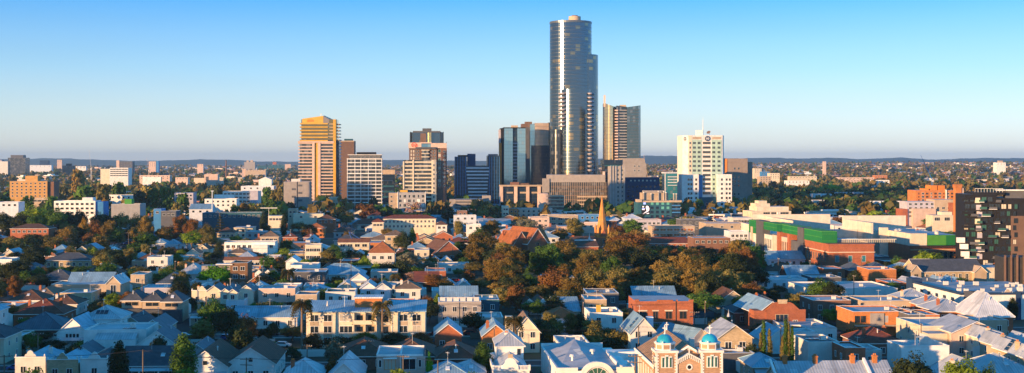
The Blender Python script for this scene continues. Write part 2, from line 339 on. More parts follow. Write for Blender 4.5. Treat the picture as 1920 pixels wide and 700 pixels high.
def lobes_for(kind, seed):
    rn = random.Random(seed*7+3); L = []
    if kind == 'gum':                          # open crown of separate clumps
        for i in range(20):
            a = i*2.4+rn.uniform(-.3, .3); z = .2+.66*((i+.5)/20); q = rn.uniform(.14, .34)*math.sqrt(max(.12, 1-((z-.48)/.55)**2))
            L.append((q*math.cos(a), q*math.sin(a), z, rn.uniform(.12, .19), rn.uniform(.12, .19), rn.uniform(.08, .14)))
        L.append((0, 0, .87, .15, .15, .11)); L.append((rn.uniform(-.05, .05), 0, .55, .24, .24, .3))
    elif kind == 'round':
        L.append((0, 0, .58, .30, .30, .34))
        for i in range(9):
            a = i*2.4; z = rn.uniform(.38, .82); q = .22*math.sqrt(max(.1, 1-((z-.55)/.45)**2)); L.append((q*math.cos(a), q*math.sin(a), z, .14, .14, .13))
    elif kind == 'cypress':
        for i in range(7): z = .1+i*.13; L.append((rn.uniform(-.01, .01), rn.uniform(-.01, .01), z, .075*(1-.1*abs(i-2)), .075*(1-.1*abs(i-2)), .12))
    elif kind == 'poplar':                     # tall egg
        for i in range(9):
            z = .16+i*.088; w = .17*math.sin(math.pi*min(1, (z+.12)/1.15))
            for a in (0, 2.1, 4.2): L.append((w*.5*math.cos(a+i), w*.5*math.sin(a+i), z, w*.75, w*.75, .10))
    elif kind == 'conifer':                    # tiered
        for i in range(8):
            z = .2+i*.1; w = .30*(1-z)*1.15+.03
            for k in range(5): a = k*1.257+i*.6; L.append((w*.6*math.cos(a), w*.6*math.sin(a), z, w*.5, w*.5, .028))
        L.append((0, 0, .5, .06, .06, .4))
    elif kind == 'shrub':
        for i in range(8): a = i*2.4; q = rn.uniform(.1, .35); L.append((q*math.cos(a), q*math.sin(a), rn.uniform(.25, .72), .26, .26, .24))
    elif kind == 'bare':                       # twiggy, nearly leafless
        for i in range(14): a = i*2.4; q = rn.uniform(.08, .32); L.append((q*math.cos(a), q*math.sin(a), rn.uniform(.4, .88), .1, .1, .09))
    return L
def templates():
    spec = dict(gum=(11000, .030, 4), round=(6500, .034, 2), cypress=(3000, .026, 1), poplar=(6500, .026, 1), conifer=(5000, .026, 1), shrub=(3500, .06, 2), bare=(1800, .022, 1))
    for k, (n, sz, var) in spec.items():
        for v in range(var):
            L = lobes_for(k, v); top = {'shrub': .4, 'cypress': .5, 'poplar': .6, 'conifer': .95}.get(k, .6)
            cm = leafmesh('crown', L, n, sz, v+1, stretch=.8 if k != 'conifer' else .5)
            tm = trunkmesh('trunk', L, top, v, r=.02 if k != 'bare' else .016, limbs=k in ('gum', 'bare', 'round'))
            far = leafmesh('far_crown', L, n//9, sz*2.6, v+5)
            xs = [q for l in L for q in (abs(l[0])+l[3],)]; TT.setdefault(k, []).append((cm, tm, far, max(xs)*2))
TREES = []
_tc = [0]
LEAFKEY = dict(gum='leaf_gum', olive='leaf_olive', dark='leaf_dark', green='leaf_green', lime='leaf_lime', rust='leaf_rust', grey='leaf_grey', gold='leaf_gold', pink='leaf_pink', ivy='leaf_ivy')
KNAME = dict(gum='gum_tree', round='round_tree', cypress='cypress', poplar='columnar_tree', conifer='conifer', shrub='shrub', bare='bare_tree')
KWORD = dict(gum='gum tree with an open clumpy crown', round='dense round-crowned tree', cypress='slim pencil cypress', poplar='tall egg-shaped tree', conifer='tiered conifer', shrub='low spreading shrub', bare='twiggy thin-leaved tree')
CWORD = dict(gum='brownish olive', olive='olive green', dark='very dark green', green='mid green', lime='bright lime green', rust='rusty brown', grey='pale grey-green', gold='golden yellow', pink='pinkish', ivy='vivid green')
def tree(kind, col, x, y, h, w=None, label=None, group=None, far=None):
    """h, w in metres; placed on the land at x, y"""
    i = _tc[0]; _tc[0] += 1; tp = TT[kind][i % len(TT[kind])]; nat = tp[3]
    if far is None: far = y > 900
    z = terr(x, y); sw = (w/nat if w else h)
    nm = 'dark_round_tree' if kind == 'round' and col == 'dark' else KNAME[kind]  # round trees with dark leaves, named apart by colour
    if far:
        o = link(nm, tp[2]); o.location = (x, y, z); crown = o
    else:
        o = link(nm, None); o.location = (x, y, z); crown = link('crown', tp[0], o); link('trunk', tp[1], o)
    o.rotation_euler = (0, 0, random.uniform(0, 6.28)); o.scale = (sw, sw, h)
    crown.material_slots[0].link = 'OBJECT'; crown.material_slots[0].material = MATS[LEAFKEY[col]]
    tag(o, label, 'shrub' if kind == 'shrub' else 'tree', group or 'trees of the suburb')
    if not label: AUTO.append((o, '%s %s' % (CWORD[col], KWORD[kind]), h/2)); o['size'] = h
    TREES.append((x, y, (w or h*nat)/2)); return o
def treepx(kind, col, px, ytop, wpx, Y, label=None, group=None, hmax=None):
    z = ZZ(ytop, Y); x = X(px, Y); return tree(kind, col, x, Y, max(2., z-terr(x, Y)), wpx*Y/F, label, group)
AUTO = []                                   # things whose label is written from what stands near them
FOOT = []                                   # footprints taken: (x0, x1, y0, y1)
def claim(x, y, w, d): FOOT.append((x-w/2-1, x+w/2+1, y-1, y+d+1))
def free(x0, x1, y0, y1): return not any(a < x1 and b > x0 and c < y1 and d > y0 for a, b, c, d in FOOT)
# ---------------------------------------------------------------- parts shared by buildings
def chimney(T, x, y, z, h=1.6, m='brick', w=.75):
    b = MB(); b.box(-w/2, w/2, -w/2, w/2, 0, h, m); b.box(-w/2-.1, w/2+.1, -w/2-.1, w/2+.1, h-.28, h-.1, m)
    b.cyl(-w*.2, 0, .12, h, h+.35, 'orange_paint', 8); b.cyl(w*.22, 0, .12, h, h+.35, 'orange_paint', 8)
    o = put(b, 'chimney', T); o.location = (x, y, z-.8); return o
ACM = []
def acunit(T, x, y, z, s=1.):
    if not ACM:
        b = MB(); b.box(-.6, .6, -.35, .35, .12, 1.05, 'offwhite'); b.cyl(0, 0, .28, 1.05, 1.1, 'darkgrey', 10); b.box(-.55, -.45, -.3, .3, 0, .12, 'darkgrey'); b.box(.45, .55, -.3, .3, 0, .12, 'darkgrey'); ACM.append(b.mesh('rooftop_unit'))
    o = link('rooftop_unit', ACM[0], T); o.location = (x, y, z); o.scale = (s, s, s); return o
def flatroof(T, w, d, h, wall='white', roof='membrane', par=.6, t=.3, y0=0., z0=0., name='parapet', x0=None, cap='trim'):
    """walls with a parapet standing round a sunken flat roof"""
    a = -w/2 if x0 is None else x0; b = MB(); b.box(a, a+w, y0, y0+d, z0-.6 if z0 == 0 else z0, h-par, wall, bottom=z0 > 0); put(b, 'wall', T)
    r = MB(); r.box(a+t, a+w-t, y0+t, y0+d-t, h-par+.004, h-par+.06, roof, bottom=False); put(r, 'roof', T)
    p = MB()
    for c in ((a, a+w, y0, y0+t), (a, a+w, y0+d-t, y0+d), (a, a+t, y0+t, y0+d-t), (a+w-t, a+w, y0+t, y0+d-t)):
        p.box(*c, h-par+.002, h-.06, wall, bottom=False); p.box(c[0]-.04, c[1]+.04, c[2]-.04, c[3]+.04, h-.06, h, cap)
    put(p, name, T)
def rowwin(T, xs, y, z, w, h, **k):
    for x in xs: window(T, x, y, z, w, h, **k)
def spread(a, b, n): return [a+(b-a)*(i+.5)/n for i in range(n)]
HW = dict(white='white-walled', offwhite='off-white', cream='cream-walled', tan='tan-walled', grey='grey-walled', darkgrey='charcoal', brick='red brick', orangebrick='orange brick',
          brownbrick='brown brick', creambrick='cream brick', pink='pinkish-walled', concrete='concrete-walled', brownwall='brown-walled', blue='blue-walled', teal='teal-walled', navy='navy-walled', lilac='lilac-walled')
HR = dict(tin='grey metal roof', tinblue='blue-grey metal roof', tinwhite='white metal roof', tindark='dark metal roof', tile_brown='brown tiled roof', tile_orange='orange tiled roof',
          tile_red='red-brown tiled roof', slate='slate roof', tile_tan='tan tiled roof', membrane='grey flat roof', membrane_dark='dark flat roof')
HK = dict(gf='gable-fronted cottage', gs='long-ridged gabled house', hip='hip-roofed house', flat='flat-roofed house', box='two-storey box house', saw='twin-gabled house', par='parapet-fronted terrace house', pyr='pyramid-roofed cottage')
def hipz(kind, w, d, st): return dict(gf=w*.36, gs=min(d, 10)*.34, hip=min(w, d)*.27, flat=0, box=0, saw=w*.2, par=min(w, 8)*.25, pyr=min(w, d)*.36)[kind]
NAMEK = dict(gf='cottage', pyr='cottage', hip='house', gs='house', saw='cottage', flat='townhouse', box='townhouse', par='terrace_house')
def house(kind, x, y, w, d, st=1, wall='white', roof='tin', label=None, group=None, detail=2, rz=None, chim=0, ridge=None, windows=True, extra=None, wh=None):
    """x, y: middle of the front wall; front faces the camera's side of the street"""
    eh = wh or {1: 3.4, 2: 6.2, 3: 9.2}[st]
    T = thing(NAMEK[kind], label, NAMEK[kind].replace('_', ' '), x, y, rz=rz, group=group or 'houses of the suburb')
    claim(x, y, w, d); rh = ridge or hipz(kind, w, d, st)
    if kind in ('flat', 'box'):
        flatroof(T, w, d, eh+.5, wall, 'membrane' if roof not in ('membrane_dark', 'tindark') else 'membrane_dark', par=.5)
        if extra is None and detail > 1 and w > 7: acunit(T, w*.2, d*.4, eh+.06)
    else:
        b = MB(); b.box(-w/2, w/2, 0, d, -.6, eh, wall, bottom=False)
        put(b, 'wall', T); r = MB()
        if kind == 'gf': r.gable(-w/2, w/2, 0, d, eh, rh, roof, wall)
        elif kind == 'gs': r.gable(-w/2, w/2, 0, d, eh, rh, roof, wall, axis='x')
        elif kind in ('hip', 'pyr'): r.hip(-w/2, w/2, 0, d, eh+.004, rh, roof)
        elif kind == 'saw': r.gable(-w/2, 0, 0, d, eh, rh, roof, wall, ov=.0); r.gable(0.01, w/2, 0, d, eh, rh, roof, wall, ov=.0)
        elif kind == 'par':
            r.gable(-w/2+.2, w/2-.2, .5, d, eh, rh, roof, wall, ov=.1)
        put(r, 'roof', T)
        if kind == 'par':                    # tall front with a curved pediment and urns
            p = MB(); ph = eh+.9; p.box(-w/2, w/2, -.15, .2, -.6, ph, wall); p.box(-w/2-.1, w/2+.1, -.3, .2, ph, ph+.18, 'trim')
            pr = [(-1.3, 0), (-1.1, .5), (-.7, .7), (-.55, 1.1), (-.25, 1.35), (0, 1.42), (.25, 1.35), (.55, 1.1), (.7, .7), (1.1, .5), (1.3, 0)]
            f = [(q[0], -.15, ph+.18+q[1]) for q in pr]; k = [(q[0], .15, ph+.18+q[1]) for q in pr]
            p.poly(list(reversed(f)), wall); p.poly(k, wall)
            for i in range(len(pr)-1): p.poly([f[i], f[i+1], k[i+1], k[i]], 'trim')
            for sx in (-w/2+.2, w/2-.2): p.cyl(sx, 0, .16, ph+.18, ph+.55, 'trim', 8, .22); p.cyl(sx, 0, .22, ph+.55, ph+.8, 'trim', 8, .02)
            put(p, 'parapet', T)
    if windows and detail > 0:
        n = max(1, int(w/3.1)); yy = -.155 if kind == 'par' else 0
        for s in range(st):
            rowwin(T, spread(-w/2+.3, w/2-.3, n), yy, .9+s*2.9, 1.15, 1.35)
            if detail > 1: rowwin_side(T, w, d, .9+s*2.9, st)
        if kind in ('gf',) and st == 1 and w > 7 and detail > 1: window(T, 0, 0, eh+.3, .9, .9, mull=0)
    if detail > 1 or (detail and y < 520): roofbits(T, kind, w, d, eh, rh)
    for c in range(chim):
        cx = (-.28, .3, .05)[c]*w; cy = d*(.35, .6, .2)[c]
        zt = eh+(rh*.55 if kind not in ('flat', 'box') else .3); chimney(T, cx, cy, zt, 2.1 if kind != 'par' else 1.8, 'brick' if wall in ('brick', 'orangebrick', 'white', 'grey', 'brownbrick', 'darkgrey') else wall)
    if not label: AUTO.append((T, '%s %s with %s' % (HW[wall], HK[kind], HR[roof]) if kind not in ('flat', 'box') else '%s %s with %s' % (HW[wall], HK[kind], HR.get('membrane_dark' if roof in ('membrane_dark', 'tindark') else 'membrane')), eh))
    return T
RB = {}; RBR = random.Random(91)
def rbmesh(k):
    if k in RB: return RB[k]
    b = MB()
    if k == 'skylight': b.box(-.45, .45, -.6, .6, 0, .12, 'trim'); b.box(-.36, .36, -.5, .5, .125, .15, 'awning')
    elif k == 'solar_panel':
        for i in range(3): b.box(-1.6+i*1.08, -.6+i*1.08, -.85, .85, .08, .13, 'navy_glass'); b.box(-1.6+i*1.08, -1.56+i*1.08, -.85, .85, .131, .15, 'trim')
    elif k == 'roof_vent': b.cyl(0, 0, .14, -.3, .7, 'offwhite', 8); b.cyl(0, 0, .26, .7, .95, 'tin', 8, r2=.05)
    elif k == 'aerial':
        b.tube((0, 0, -.3), (0, 0, 2.6), .04, 'offwhite', 4); b.tube((-.7, 0, 2.4), (.7, 0, 2.4), .03, 'offwhite', 4)
        for i in range(5): b.tube((-.6+i*.3, -.35, 2.4), (-.6+i*.3, .35, 2.4), .02, 'offwhite', 4)
    elif k == 'verandah': b.poly([(-.5, -1.6, 2.3), (.5, -1.6, 2.3), (.5, 0, 2.9), (-.5, 0, 2.9)], 'tin'); b.poly([(-.5, 0, 2.8), (.5, 0, 2.8), (.5, -1.6, 2.2), (-.5, -1.6, 2.2)], 'trim'); [b.box(x-.012, x+.012, -1.6, -1.5, 0, 2.25, 'trim') for x in (-.49, -.17, .17, .49)]
    elif k == 'lean_to': b.prism([(-.5, 0), (.5, 0), (.5, 4), (-.5, 4)], -.6, [3.1, 3.1, 2.4, 2.4], 'offwhite', top='tinblue')
    elif k == 'lean_to_roof': pass
    RB[k] = b.mesh(k); return RB[k]
def roofbits(T, kind, w, d, eh, rh):
    r_ = RBR; al = math.atan2(rh, w/2) if kind == 'gf' else math.atan2(rh, d/2) if kind == 'gs' else math.atan2(rh, min(w, d)/2+.45)
    def onroof(k, f):
        o = link(k, rbmesh(k), T); s = r_.choice((-1, 1))
        if kind == 'gf': o.location = (s*w/2*(1-f), d*r_.uniform(.25, .8), eh+rh*f+.03); o.rotation_euler = (0, s*al, 0)
        elif kind == 'gs': o.location = (r_.uniform(-.35, .35)*w, d/2*f, eh+rh*f+.03); o.rotation_euler = (al, 0, 0)
        elif kind in ('hip', 'pyr'):
            m_ = min(w, d)/2+.45; o.location = (0, -.45+m_*f, eh+rh*f+.05); o.rotation_euler = (al, 0, 0)
        else: o.location = (r_.uniform(-.3, .3)*w, d*r_.uniform(.3, .7), eh+.1)
        if k in ('roof_vent', 'aerial'): o.rotation_euler = (0, 0, r_.random()*3)
        return o
    q = r_.random()
    if kind in ('gf', 'gs', 'hip', 'pyr', 'flat'):
        if q < .3: onroof('skylight', .5)
        elif q < .42 and kind != 'pyr': onroof('solar_panel', .5)
        if r_.random() < .45: onroof('roof_vent', .7)
        if r_.random() < .35: onroof('aerial', .8)
    if kind in ('gf', 'hip', 'pyr', 'gs') and r_.random() < .5 and eh < 5 and w < 14: o = link('verandah', rbmesh('verandah'), T); o.scale = (w*.96, 1, 1); o.location = (0, -.01, 0)
    if r_.random() < .6 and kind != 'flat': o = link('lean_to', rbmesh('lean_to'), T); ww = w*r_.uniform(.5, .9); o.scale = (ww, 1, 1 if eh < 5 else 1.5); o.location = ((w-ww)/2*r_.choice((-1, 1)), d-.01, 0)
def rowwin_side(T, w, d, z, st):
    s = 1 if T.location.x < 0 else -1
    n = max(1, int(d/5))
    for q in spread(1, d-1, n): window(T, s*w/2, q, z, 1., 1.2, rot=s*math.pi/2)
def hpx(kind, px, yr, wpx, d=14, st=1, wall='white', roof='tin', label=None, top=None, wh=None, back=None, **k):
    """house whose ridge (or parapet top) shows at row yr, px wide"""
    eh = wh or {1: 3.4, 2: 6.2, 3: 9.2}[st]; hh = eh+.5
    Y = (HC-hh-1)*F/(yr-HOR)
    for _ in range(4):
        w = wpx*Y/F; hh = eh+(hipz(kind, w, d, st) if kind not in ('flat', 'box') else .5)
        if k.get('ridge'): hh = eh+k['ridge']
        off = d*.85 if (back or (kind == 'gf' and back is None)) else d/2 if kind in ('gs', 'hip', 'pyr') else 0
        Y = (HC-hh)*F/(yr-HOR)-off
    return house(kind, X(px, Y+off), Y, w, d, st, wall, roof, label, wh=wh, **k)
# ---------------------------------------------------------------- the high-rise cluster
class BP:
    """a building surveyed from the picture: pc = column of the front wall's middle, Y = its distance"""
    def __init__(s, name, label, cat, pc, Y, rz=None, group=None):
        s.Y, s.pc, s.k = Y, pc, Y/F; s.T = thing(name, label, cat, X(pc, Y), Y, 0, rz, group)
    def x(s, px): return (px-s.pc)*s.k
    def z(s, py): return ZZ(py, s.Y)
    def box(s, name, px0, px1, py1, y0, y1, m, py0=None, top=None, z0=None, z1=None, label=None):
        b = MB(); b.box(s.x(px0), s.x(px1), y0, y1, (z0 if z0 is not None else (-1 if py0 is None else s.z(py0))), z1 if z1 is not None else s.z(py1), m, top)
        o = put(b, name, s.T)
        if label: o['label'] = label
        return o
    def claim(s, px0, px1, d): FOOT.append((X(px0, s.Y)-1, X(px1, s.Y)+1, s.Y-1, s.Y+d+1)); return s
    def bands(s, name, px0, px1, y0, y1, py_top, py_bot, n, th, m, over=0.):
        """n identical floor bands, each its own part"""
        x0, x1 = s.x(px0)-over, s.x(px1)+over; b = MB(); b.box(x0, x1, y0-over, y1, 0, th, m); me = b.mesh(name)
        zt, zb = s.z(py_top), s.z(py_bot)
        for i in range(n): o = link(name, me, s.T); o.location = (0, 0, zb+(zt-zb)*i/(n-1)-th if n > 1 else zt-th)
    def plant(s, px0, px1, py, y0, y1, m='darkgrey', py0=None):
        return s.box('plant_room', px0, px1, py, y0, y1, m, py0=py0)

def mast(T, x, y, z, h, r=.35, m='trim'):
    b = MB(); b.cyl(x, y, r, z, z+h*.45, m, 8); b.cyl(x, y, r*.55, z+h*.45, z+h*.8, m, 8); b.cyl(x, y, r*.25, z+h*.8, z+h, m, 6)
    for q in (.45, .62, .8): b.box(x-.9, x+.9, y-.08, y+.08, z+h*q, z+h*q+.15, m)
    put(b, 'antenna', T)
# gold-crowned apartment tower
t = BP('apartment_tower', 'tall apartment tower with pale balcony bands and slanted gold crown', 'tower', 594, 1250).claim(556, 640, 40)
t.box('core', 562, 628, 262, .8, 26, 'band_glass'); t.box('side_wing', 628, 635, 262, 2, 26, 'navy_glass')
t.box('upper_core', 565, 631, 224, 1.2, 25, 'gold_glass', py0=262)
t.bands('balcony_band', 560, 588, 0, 4, 268, 388, 21, 1.05, 'pink', .3); t.bands('balcony_band', 599, 626, 0, 4, 268, 388, 21, 1.05, 'pink', .3)
t.bands('side_balcony', 628.5, 637, 3, 27, 262, 388, 22, .7, 'lilac'); t.bands('gold_band', 563, 614, .2, 25, 231, 263, 6, 1.15, 'gold', .3); t.bands('side_balcony', 614, 636, .8, 26, 232, 262, 6, .8, 'tan')
for a, b_ in ((585.5, 590), (596, 601)): t.box('pier', a, b_, 266, -.9, 3, 'pink')
t.box('recess', 590, 596, 266, .3, 3, 'gold'); t.box('pier', 624.5, 629.5, 224, -.7, 3, 'gold'); t.box('ledge', 559, 626, 265, -1, 5, 'pink', py0=268)
m = MB(); xa, xb, xc, xd = t.x(567), t.x(606), t.x(622), t.x(630); zb = t.z(231)
m.prism([(xa, .3), (xb, -.2), (xb, 12), (xa, 12)], zb, [t.z(223), t.z(217.5), t.z(217.5), t.z(223)], 'gold')
m.prism([(xb+.05, -.2), (xd, 3), (xd, 22), (xb+.05, 12)], zb, [t.z(217.5), t.z(231)+.2, t.z(227), t.z(216)], 'concrete')
put(m, 'crown', t.T); g = MB(); g.box(t.x(576), t.x(602), .02, .2, t.z(229), t.z(224.5), 'orange_paint'); put(g, 'louvre', t.T); mast(t.T, t.x(601), 6, t.z(218), 3, .2)
# its cream podium
t = BP('podium_building', 'cream low podium block with a row of small windows below the gold-crowned tower', 'building', 606, 1175).claim(578, 636, 15)
t.box('wall', 578, 621, 384, 0, 14, 'cream', top='membrane'); t.box('upper_wall', 582, 618, 378, 3, 14, 'cream', py0=384, top='membrane'); t.box('stair_tower', 617, 633, 370, -1, 12, 'cream')
rowwin(t.T, spread(t.x(580), t.x(616), 12), 0, t.z(394), .9, 2., mull=0); rowwin(t.T, spread(t.x(584), t.x(616), 5), 3, t.z(383), 2.6, 1.6, pane='glass_green')
t.box('sign_panel', 622, 629, 375, -1.1, -.98, 'tan', py0=380)
# grey concrete slab with slots
t = BP('office_block', 'blank grey concrete block with staggered dark slots beside the gold-crowned tower', 'building', 556, 1140).claim(530, 582, 22)
t.box('wall', 532, 556.5, 341, 0, 20, 'concrete', top='membrane'); t.box('wall', 558.5, 580, 341, 0, 20, 'concrete', top='membrane'); t.box('recess', 556.5, 558.5, 342, .6, 19, 'darkgrey')
t.box('service_box', 545, 562, 336, 5, 15, 'offwhite', py0=341.5)
for i, py in enumerate((350, 357, 364, 371, 378, 385)): o = window(t.T, t.x(551 if i % 2 else 563), 0, t.z(py), 3.6, 1.8, pane='darkgrey', frame='concrete', mull=0)
# brown tower
t = BP('office_tower', 'plain brown slab tower half hidden behind the gold-crowned tower', 'tower', 650, 1420).claim(634, 666, 30)
t.box('wall', 636, 664, 266, 0, 28, 'brownwall', top='membrane_dark'); t.box('parapet', 636, 664, 264, -.3, 28.3, 'tan', py0=266); t.box('plant_room', 645, 660, 260.5, 5, 20, 'teal', py0=264)
# white apartments
t = BP('apartment_block', 'white apartment block with thin balcony bands and a stepped dark penthouse', 'apartment block', 683, 1230).claim(648, 718, 26)
t.box('core', 652, 715, 298, .9, 24, 'band_glass', top='membrane'); t.bands('balcony_band', 651, 716, 0, 24.5, 297.5, 386, 14, .85, 'white', .2)
m = MB(); m.box(t.x(651), t.x(652), -.3, 1.2, 0, t.z(297), 'white'); o = put(m, 'pier', t.T)
for px in (665, 676, 690, 704, 715): c = o.copy(); COL.objects.link(c); c.location.x = (px-651)*t.k
t.box('setback_floor', 654, 714, 291, 2.5, 23, 'darkgrey', py0=297.5); t.bands('setback_slab', 652, 716, 1, 24, 290, 290, 1, .5, 'white'); t.plant(668, 704, 285.5, 5, 20, 'black', py0=290)
for a in spread(t.x(655), t.x(713), 8): window(t.T, a, 2.5, t.z(296.5), 2.2, 1.9, mull=1)
# stepped brown-blue block behind
t = BP('office_block', 'low pinkish-topped block with dark blue glass between the white apartments and the logo tower', 'building', 727, 1400).claim(714, 742, 20)
t.box('glazing', 715, 740, 328, 0, 18, 'navy_glass'); t.box('screen', 714.5, 740.5, 318.5, -.3, 18.2, 'tan', py0=327); t.box('terrace_slab', 714, 737, 338, -1.8, 1, 'navy', py0=340)
for py in (348, 358, 368): t.box('spandrel', 715, 739, py, -.3, .4, 'teal', py0=py+3)
# logo tower complex
t = BP('apartment_tower', 'stepped cream and brown tower with red round logo and dark glass top', 'tower', 790, 1230).claim(754, 842, 40)
t.box('core', 757, 816, 300, 1, 20, 'band_glass', top='membrane'); t.bands('balcony_band', 756, 809, .1, 20.5, 303, 383, 12, 1.3, 'cream', .0)
for a, b_ in ((755.5, 758), (773.5, 776), (809, 818)): t.box('pier', a, b_, 303 if a < 760 else 300, -.4, 4, 'cream')
rowwin(t.T, [t.x(813.5)]*9, -.4, 0, 1, 1.4) if 0 else None
for i in range(9): window(t.T, t.x(813.5), -.4, t.z(380-8.5*i), 1.3, 1.9, mull=0)
t.box('brown_wall', 767, 819, 277, 4, 30, 'brownwall', py0=303, top='membrane'); t.box('side_wall', 819, 838, 277, 5, 30, 'brownbrick', top='membrane')
for r_ in range(3):
    for px in (771, 775.5, 780, 784.5, 810, 815): window(t.T, t.x(px), 4, t.z(286+r_*6.5), 1.1, 2.1, mull=0, pane='curtain' if px < 778 else 'glass')
t.box('glazed_bay', 791, 803, 281, 2.6, 4.2, 'band_glass', py0=303); t.bands('bay_slab', 790, 805, 2.2, 4.2, 281, 300, 4, .8, 'cream'); t.box('bay_hood', 779, 817, 276, 2, 4.5, 'darkgrey', py0=279.5)
for i in range(11):
    window(t.T, t.x(824), 5, t.z(286+i*8), 2.2, 2.6, mull=0, pane='curtain' if i % 3 == 1 else 'glass_green'); window(t.T, t.x(833), 5, t.z(286+i*8), 2.2, 1.7, mull=1, pane='curtain' if i % 4 == 2 else 'glass')
t.box('brown_pier', 821, 836, 353, 4.7, 6, 'brownwall')
t.box('sign_band', 766, 790, 267.5, 3.4, 30, 'pink', py0=278); t.box('sign_band', 808, 837.5, 268.5, 3.4, 30, 'pink', py0=278); t.box('sky_terrace', 790, 808, 268, 8, 30, 'blue_glass', py0=278); t.box('frame', 789, 809, 267, 3.2, 5, 'pink', py0=269)
lg = MB(); c0 = Vector((t.x(776.5), 3.2, t.z(272)))
for rr, cx, cz in ((2.7, 0, 0), (1.5, 2.2, -.6)):
    for i in range(20):
        a0, a1 = i*math.pi/10, (i+1)*math.pi/10; p = lambda a, r: (c0.x+cx+math.cos(a)*r, c0.y, c0.z+cz+math.sin(a)*r*.85)
        lg.poly([p(a0, rr), p(a0, rr*.72), p(a1, rr*.72), p(a1, rr)][::-1], 'logo_red')
mat('logo_red', (.75, .10, .03))
for dx in (-1.1, -.3, .5): lg.box(c0.x+dx-.18, c0.x+dx+.2, 3.15, 3.2, c0.z-.7, c0.z+.7, 'logo_red')
o = put(lg, 'logo', t.T); o['label'] = 'red-orange round swirl logo'
m = MB(); m.prism([(t.x(768), 10), (t.x(775), 6.5), (t.x(802), 6.5), (t.x(808), 8), (t.x(832), 9), (t.x(832), 28), (t.x(768), 28)], t.z(269), t.z(248), 'tower_glass'); put(m, 'glass_crown', t.T)
t.box('gold_pier', 803.5, 808.5, 248, 6, 8.2, 'gold_metal', py0=269) if mat('gold_metal', (.75, .55, .25), rough=.3, metal=.8) else 0
t.box('dark_panel', 788, 799, 250, 6.2, 6.6, 'brownwall', py0=269); t.box('crown_roof', 774, 826, 245.5, 6, 27, 'darkgrey', py0=248.5); t.plant(792, 809, 240.5, 9, 22, 'darkgrey', py0=246)
for px in (770, 827, 831): t.box('fin', px-.8, px+.8, 247, 8, 10.5, 'black', py0=269)
t.box('rear_post', 837, 838, 266, 20, 21, 'pink')
# small grid-fronted block
t = BP('office_block', 'small grey panelled block with white window grid behind the bare pink tree', 'building', 765, 1090).claim(728, 804, 20)
t.box('wall', 746.5, 798, 361, 0, 18, 'grey', top='membrane_dark'); t.box('side_wall', 729, 746, 362, .8, 18, 'tan', top='membrane'); t.box('plant_room', 750, 764, 357, 5, 14, 'gold', py0=361)
for r_ in range(4):
    for c in range(6): window(t.T, t.x(750.5+c*8.5), 0, t.z(371+r_*8.5), 2.3 if (r_+c) % 2 else 1.3, 2.4, pane='white' if (r_*c) % 3 == 1 else 'glass', mull=1 if (r_+c) % 2 else 0)
    o = window(t.T, t.x(734), .8, t.z(371+r_*8.5), 1.6, 1.6)
for a in (746, 797.5): t.box('fin', a-.5, a+.5, 360, -.6, 18.3, 'white')
# shaded blue pair
t = BP('apartment_tower', 'dark blue balconied tower pair in shade with pale horizontal balcony strips', 'tower', 895, 1250).claim(850, 940, 30)
t.box('left_wing', 853, 875, 294, 0, 24, 'navy_glass'); t.box('middle_wing', 875, 914, 311, 1.5, 24, 'navy_glass'); t.box('right_wing', 914, 937, 292, 0, 24, 'navy_glass')
t.box('penthouse', 877, 892, 288.5, 6, 20, 'navy', py0=311); t.box('penthouse', 859, 877, 291, 4, 20, 'black', py0=294); t.box('penthouse', 917, 934, 289, 4, 20, 'navy', py0=292)
for i in range(10):
    a = 874+(i*.55 if i > 1 else 0); o = t.box('balcony', a, 917-(i*.5 if i > 1 else 0), 314+i*6.4, -1., 2, 'awning', py0=316.6+i*6.4)
t.bands('floor_band', 853, 874, -.35, 10, 300, 368, 12, .5, 'navy'); t.bands('floor_band', 917, 937, -.35, 10, 300, 388, 15, .5, 'navy')
for px in (853, 858, 863, 868, 873, 917.5, 922, 927, 932, 936.5): t.box('mullion_post', px-.35, px+.35, 294, -.6, .2, 'blue')
t = BP('car_park', 'low grey ribbed car park in front of the dark blue towers', 'car park', 888, 1180).claim(850, 924, 22)
t.box('wall', 854, 905, 374, .6, 20, 'darkgrey', top='membrane'); t.box('stair_tower', 905, 920, 367, -.5, 12, 'concrete')
t.bands('deck_band', 854, 905, 0, 20.3, 375, 392, 4, 1.5, 'concrete'); t.box('ramp_wall', 843, 854, 374, 1, 14, 'concrete')
# glass tower with balcony slot
t = BP('glass_tower', 'blue glass tower with dark central balcony slot and orange side fin', 'tower', 965, 1300).claim(935, 994, 30)
t.box('glazing', 945, 961.5, 241, .3, 28, 'blue_glass'); t.box('slot', 961.5, 970, 240, 1.6, 28, 'navy_glass'); t.box('glazing', 970, 985.5, 240, .3, 28, 'blue_glass'); t.box('dark_frame', 985.5, 993, 239, -.3, 28, 'darkgrey')
t.box('dark_frame', 939, 945, 240.5, -.2, 28, 'black'); t.box('side_fin', 936.5, 940.5, 268, -.6, 14, 'orange_paint'); t.box('side_fin', 936.5, 939, 243, 0, 20, 'lilac', py0=268); t.box('parapet', 944, 986, 239, 0, 28.3, 'black', py0=241); t.plant(960, 972, 235, 8, 18, 'tan', py0=239)
t.bands('balcony', 962.5, 969.5, 0.2, 2, 268, 342, 13, 1.1, 'lilac')
t = BP('glass_tower', 'tower with pale pink glass front and dark rooftop plant beside the tall oval tower', 'tower', 1010, 1340).claim(992, 1034, 30)
t.box('glazing', 1003, 1029, 231, .3, 28, 'pink_glass'); t.box('bevel', 994, 1003, 233, 1.5, 28, 'blue_glass'); t.box('dark_frame', 1029, 1032, 230, 0, 28, 'black'); t.box('shade_glazing', 996, 1032, 273, -.4, 20, 'navy_glass')  # navy lower glazing paints in the shade over the lower floors
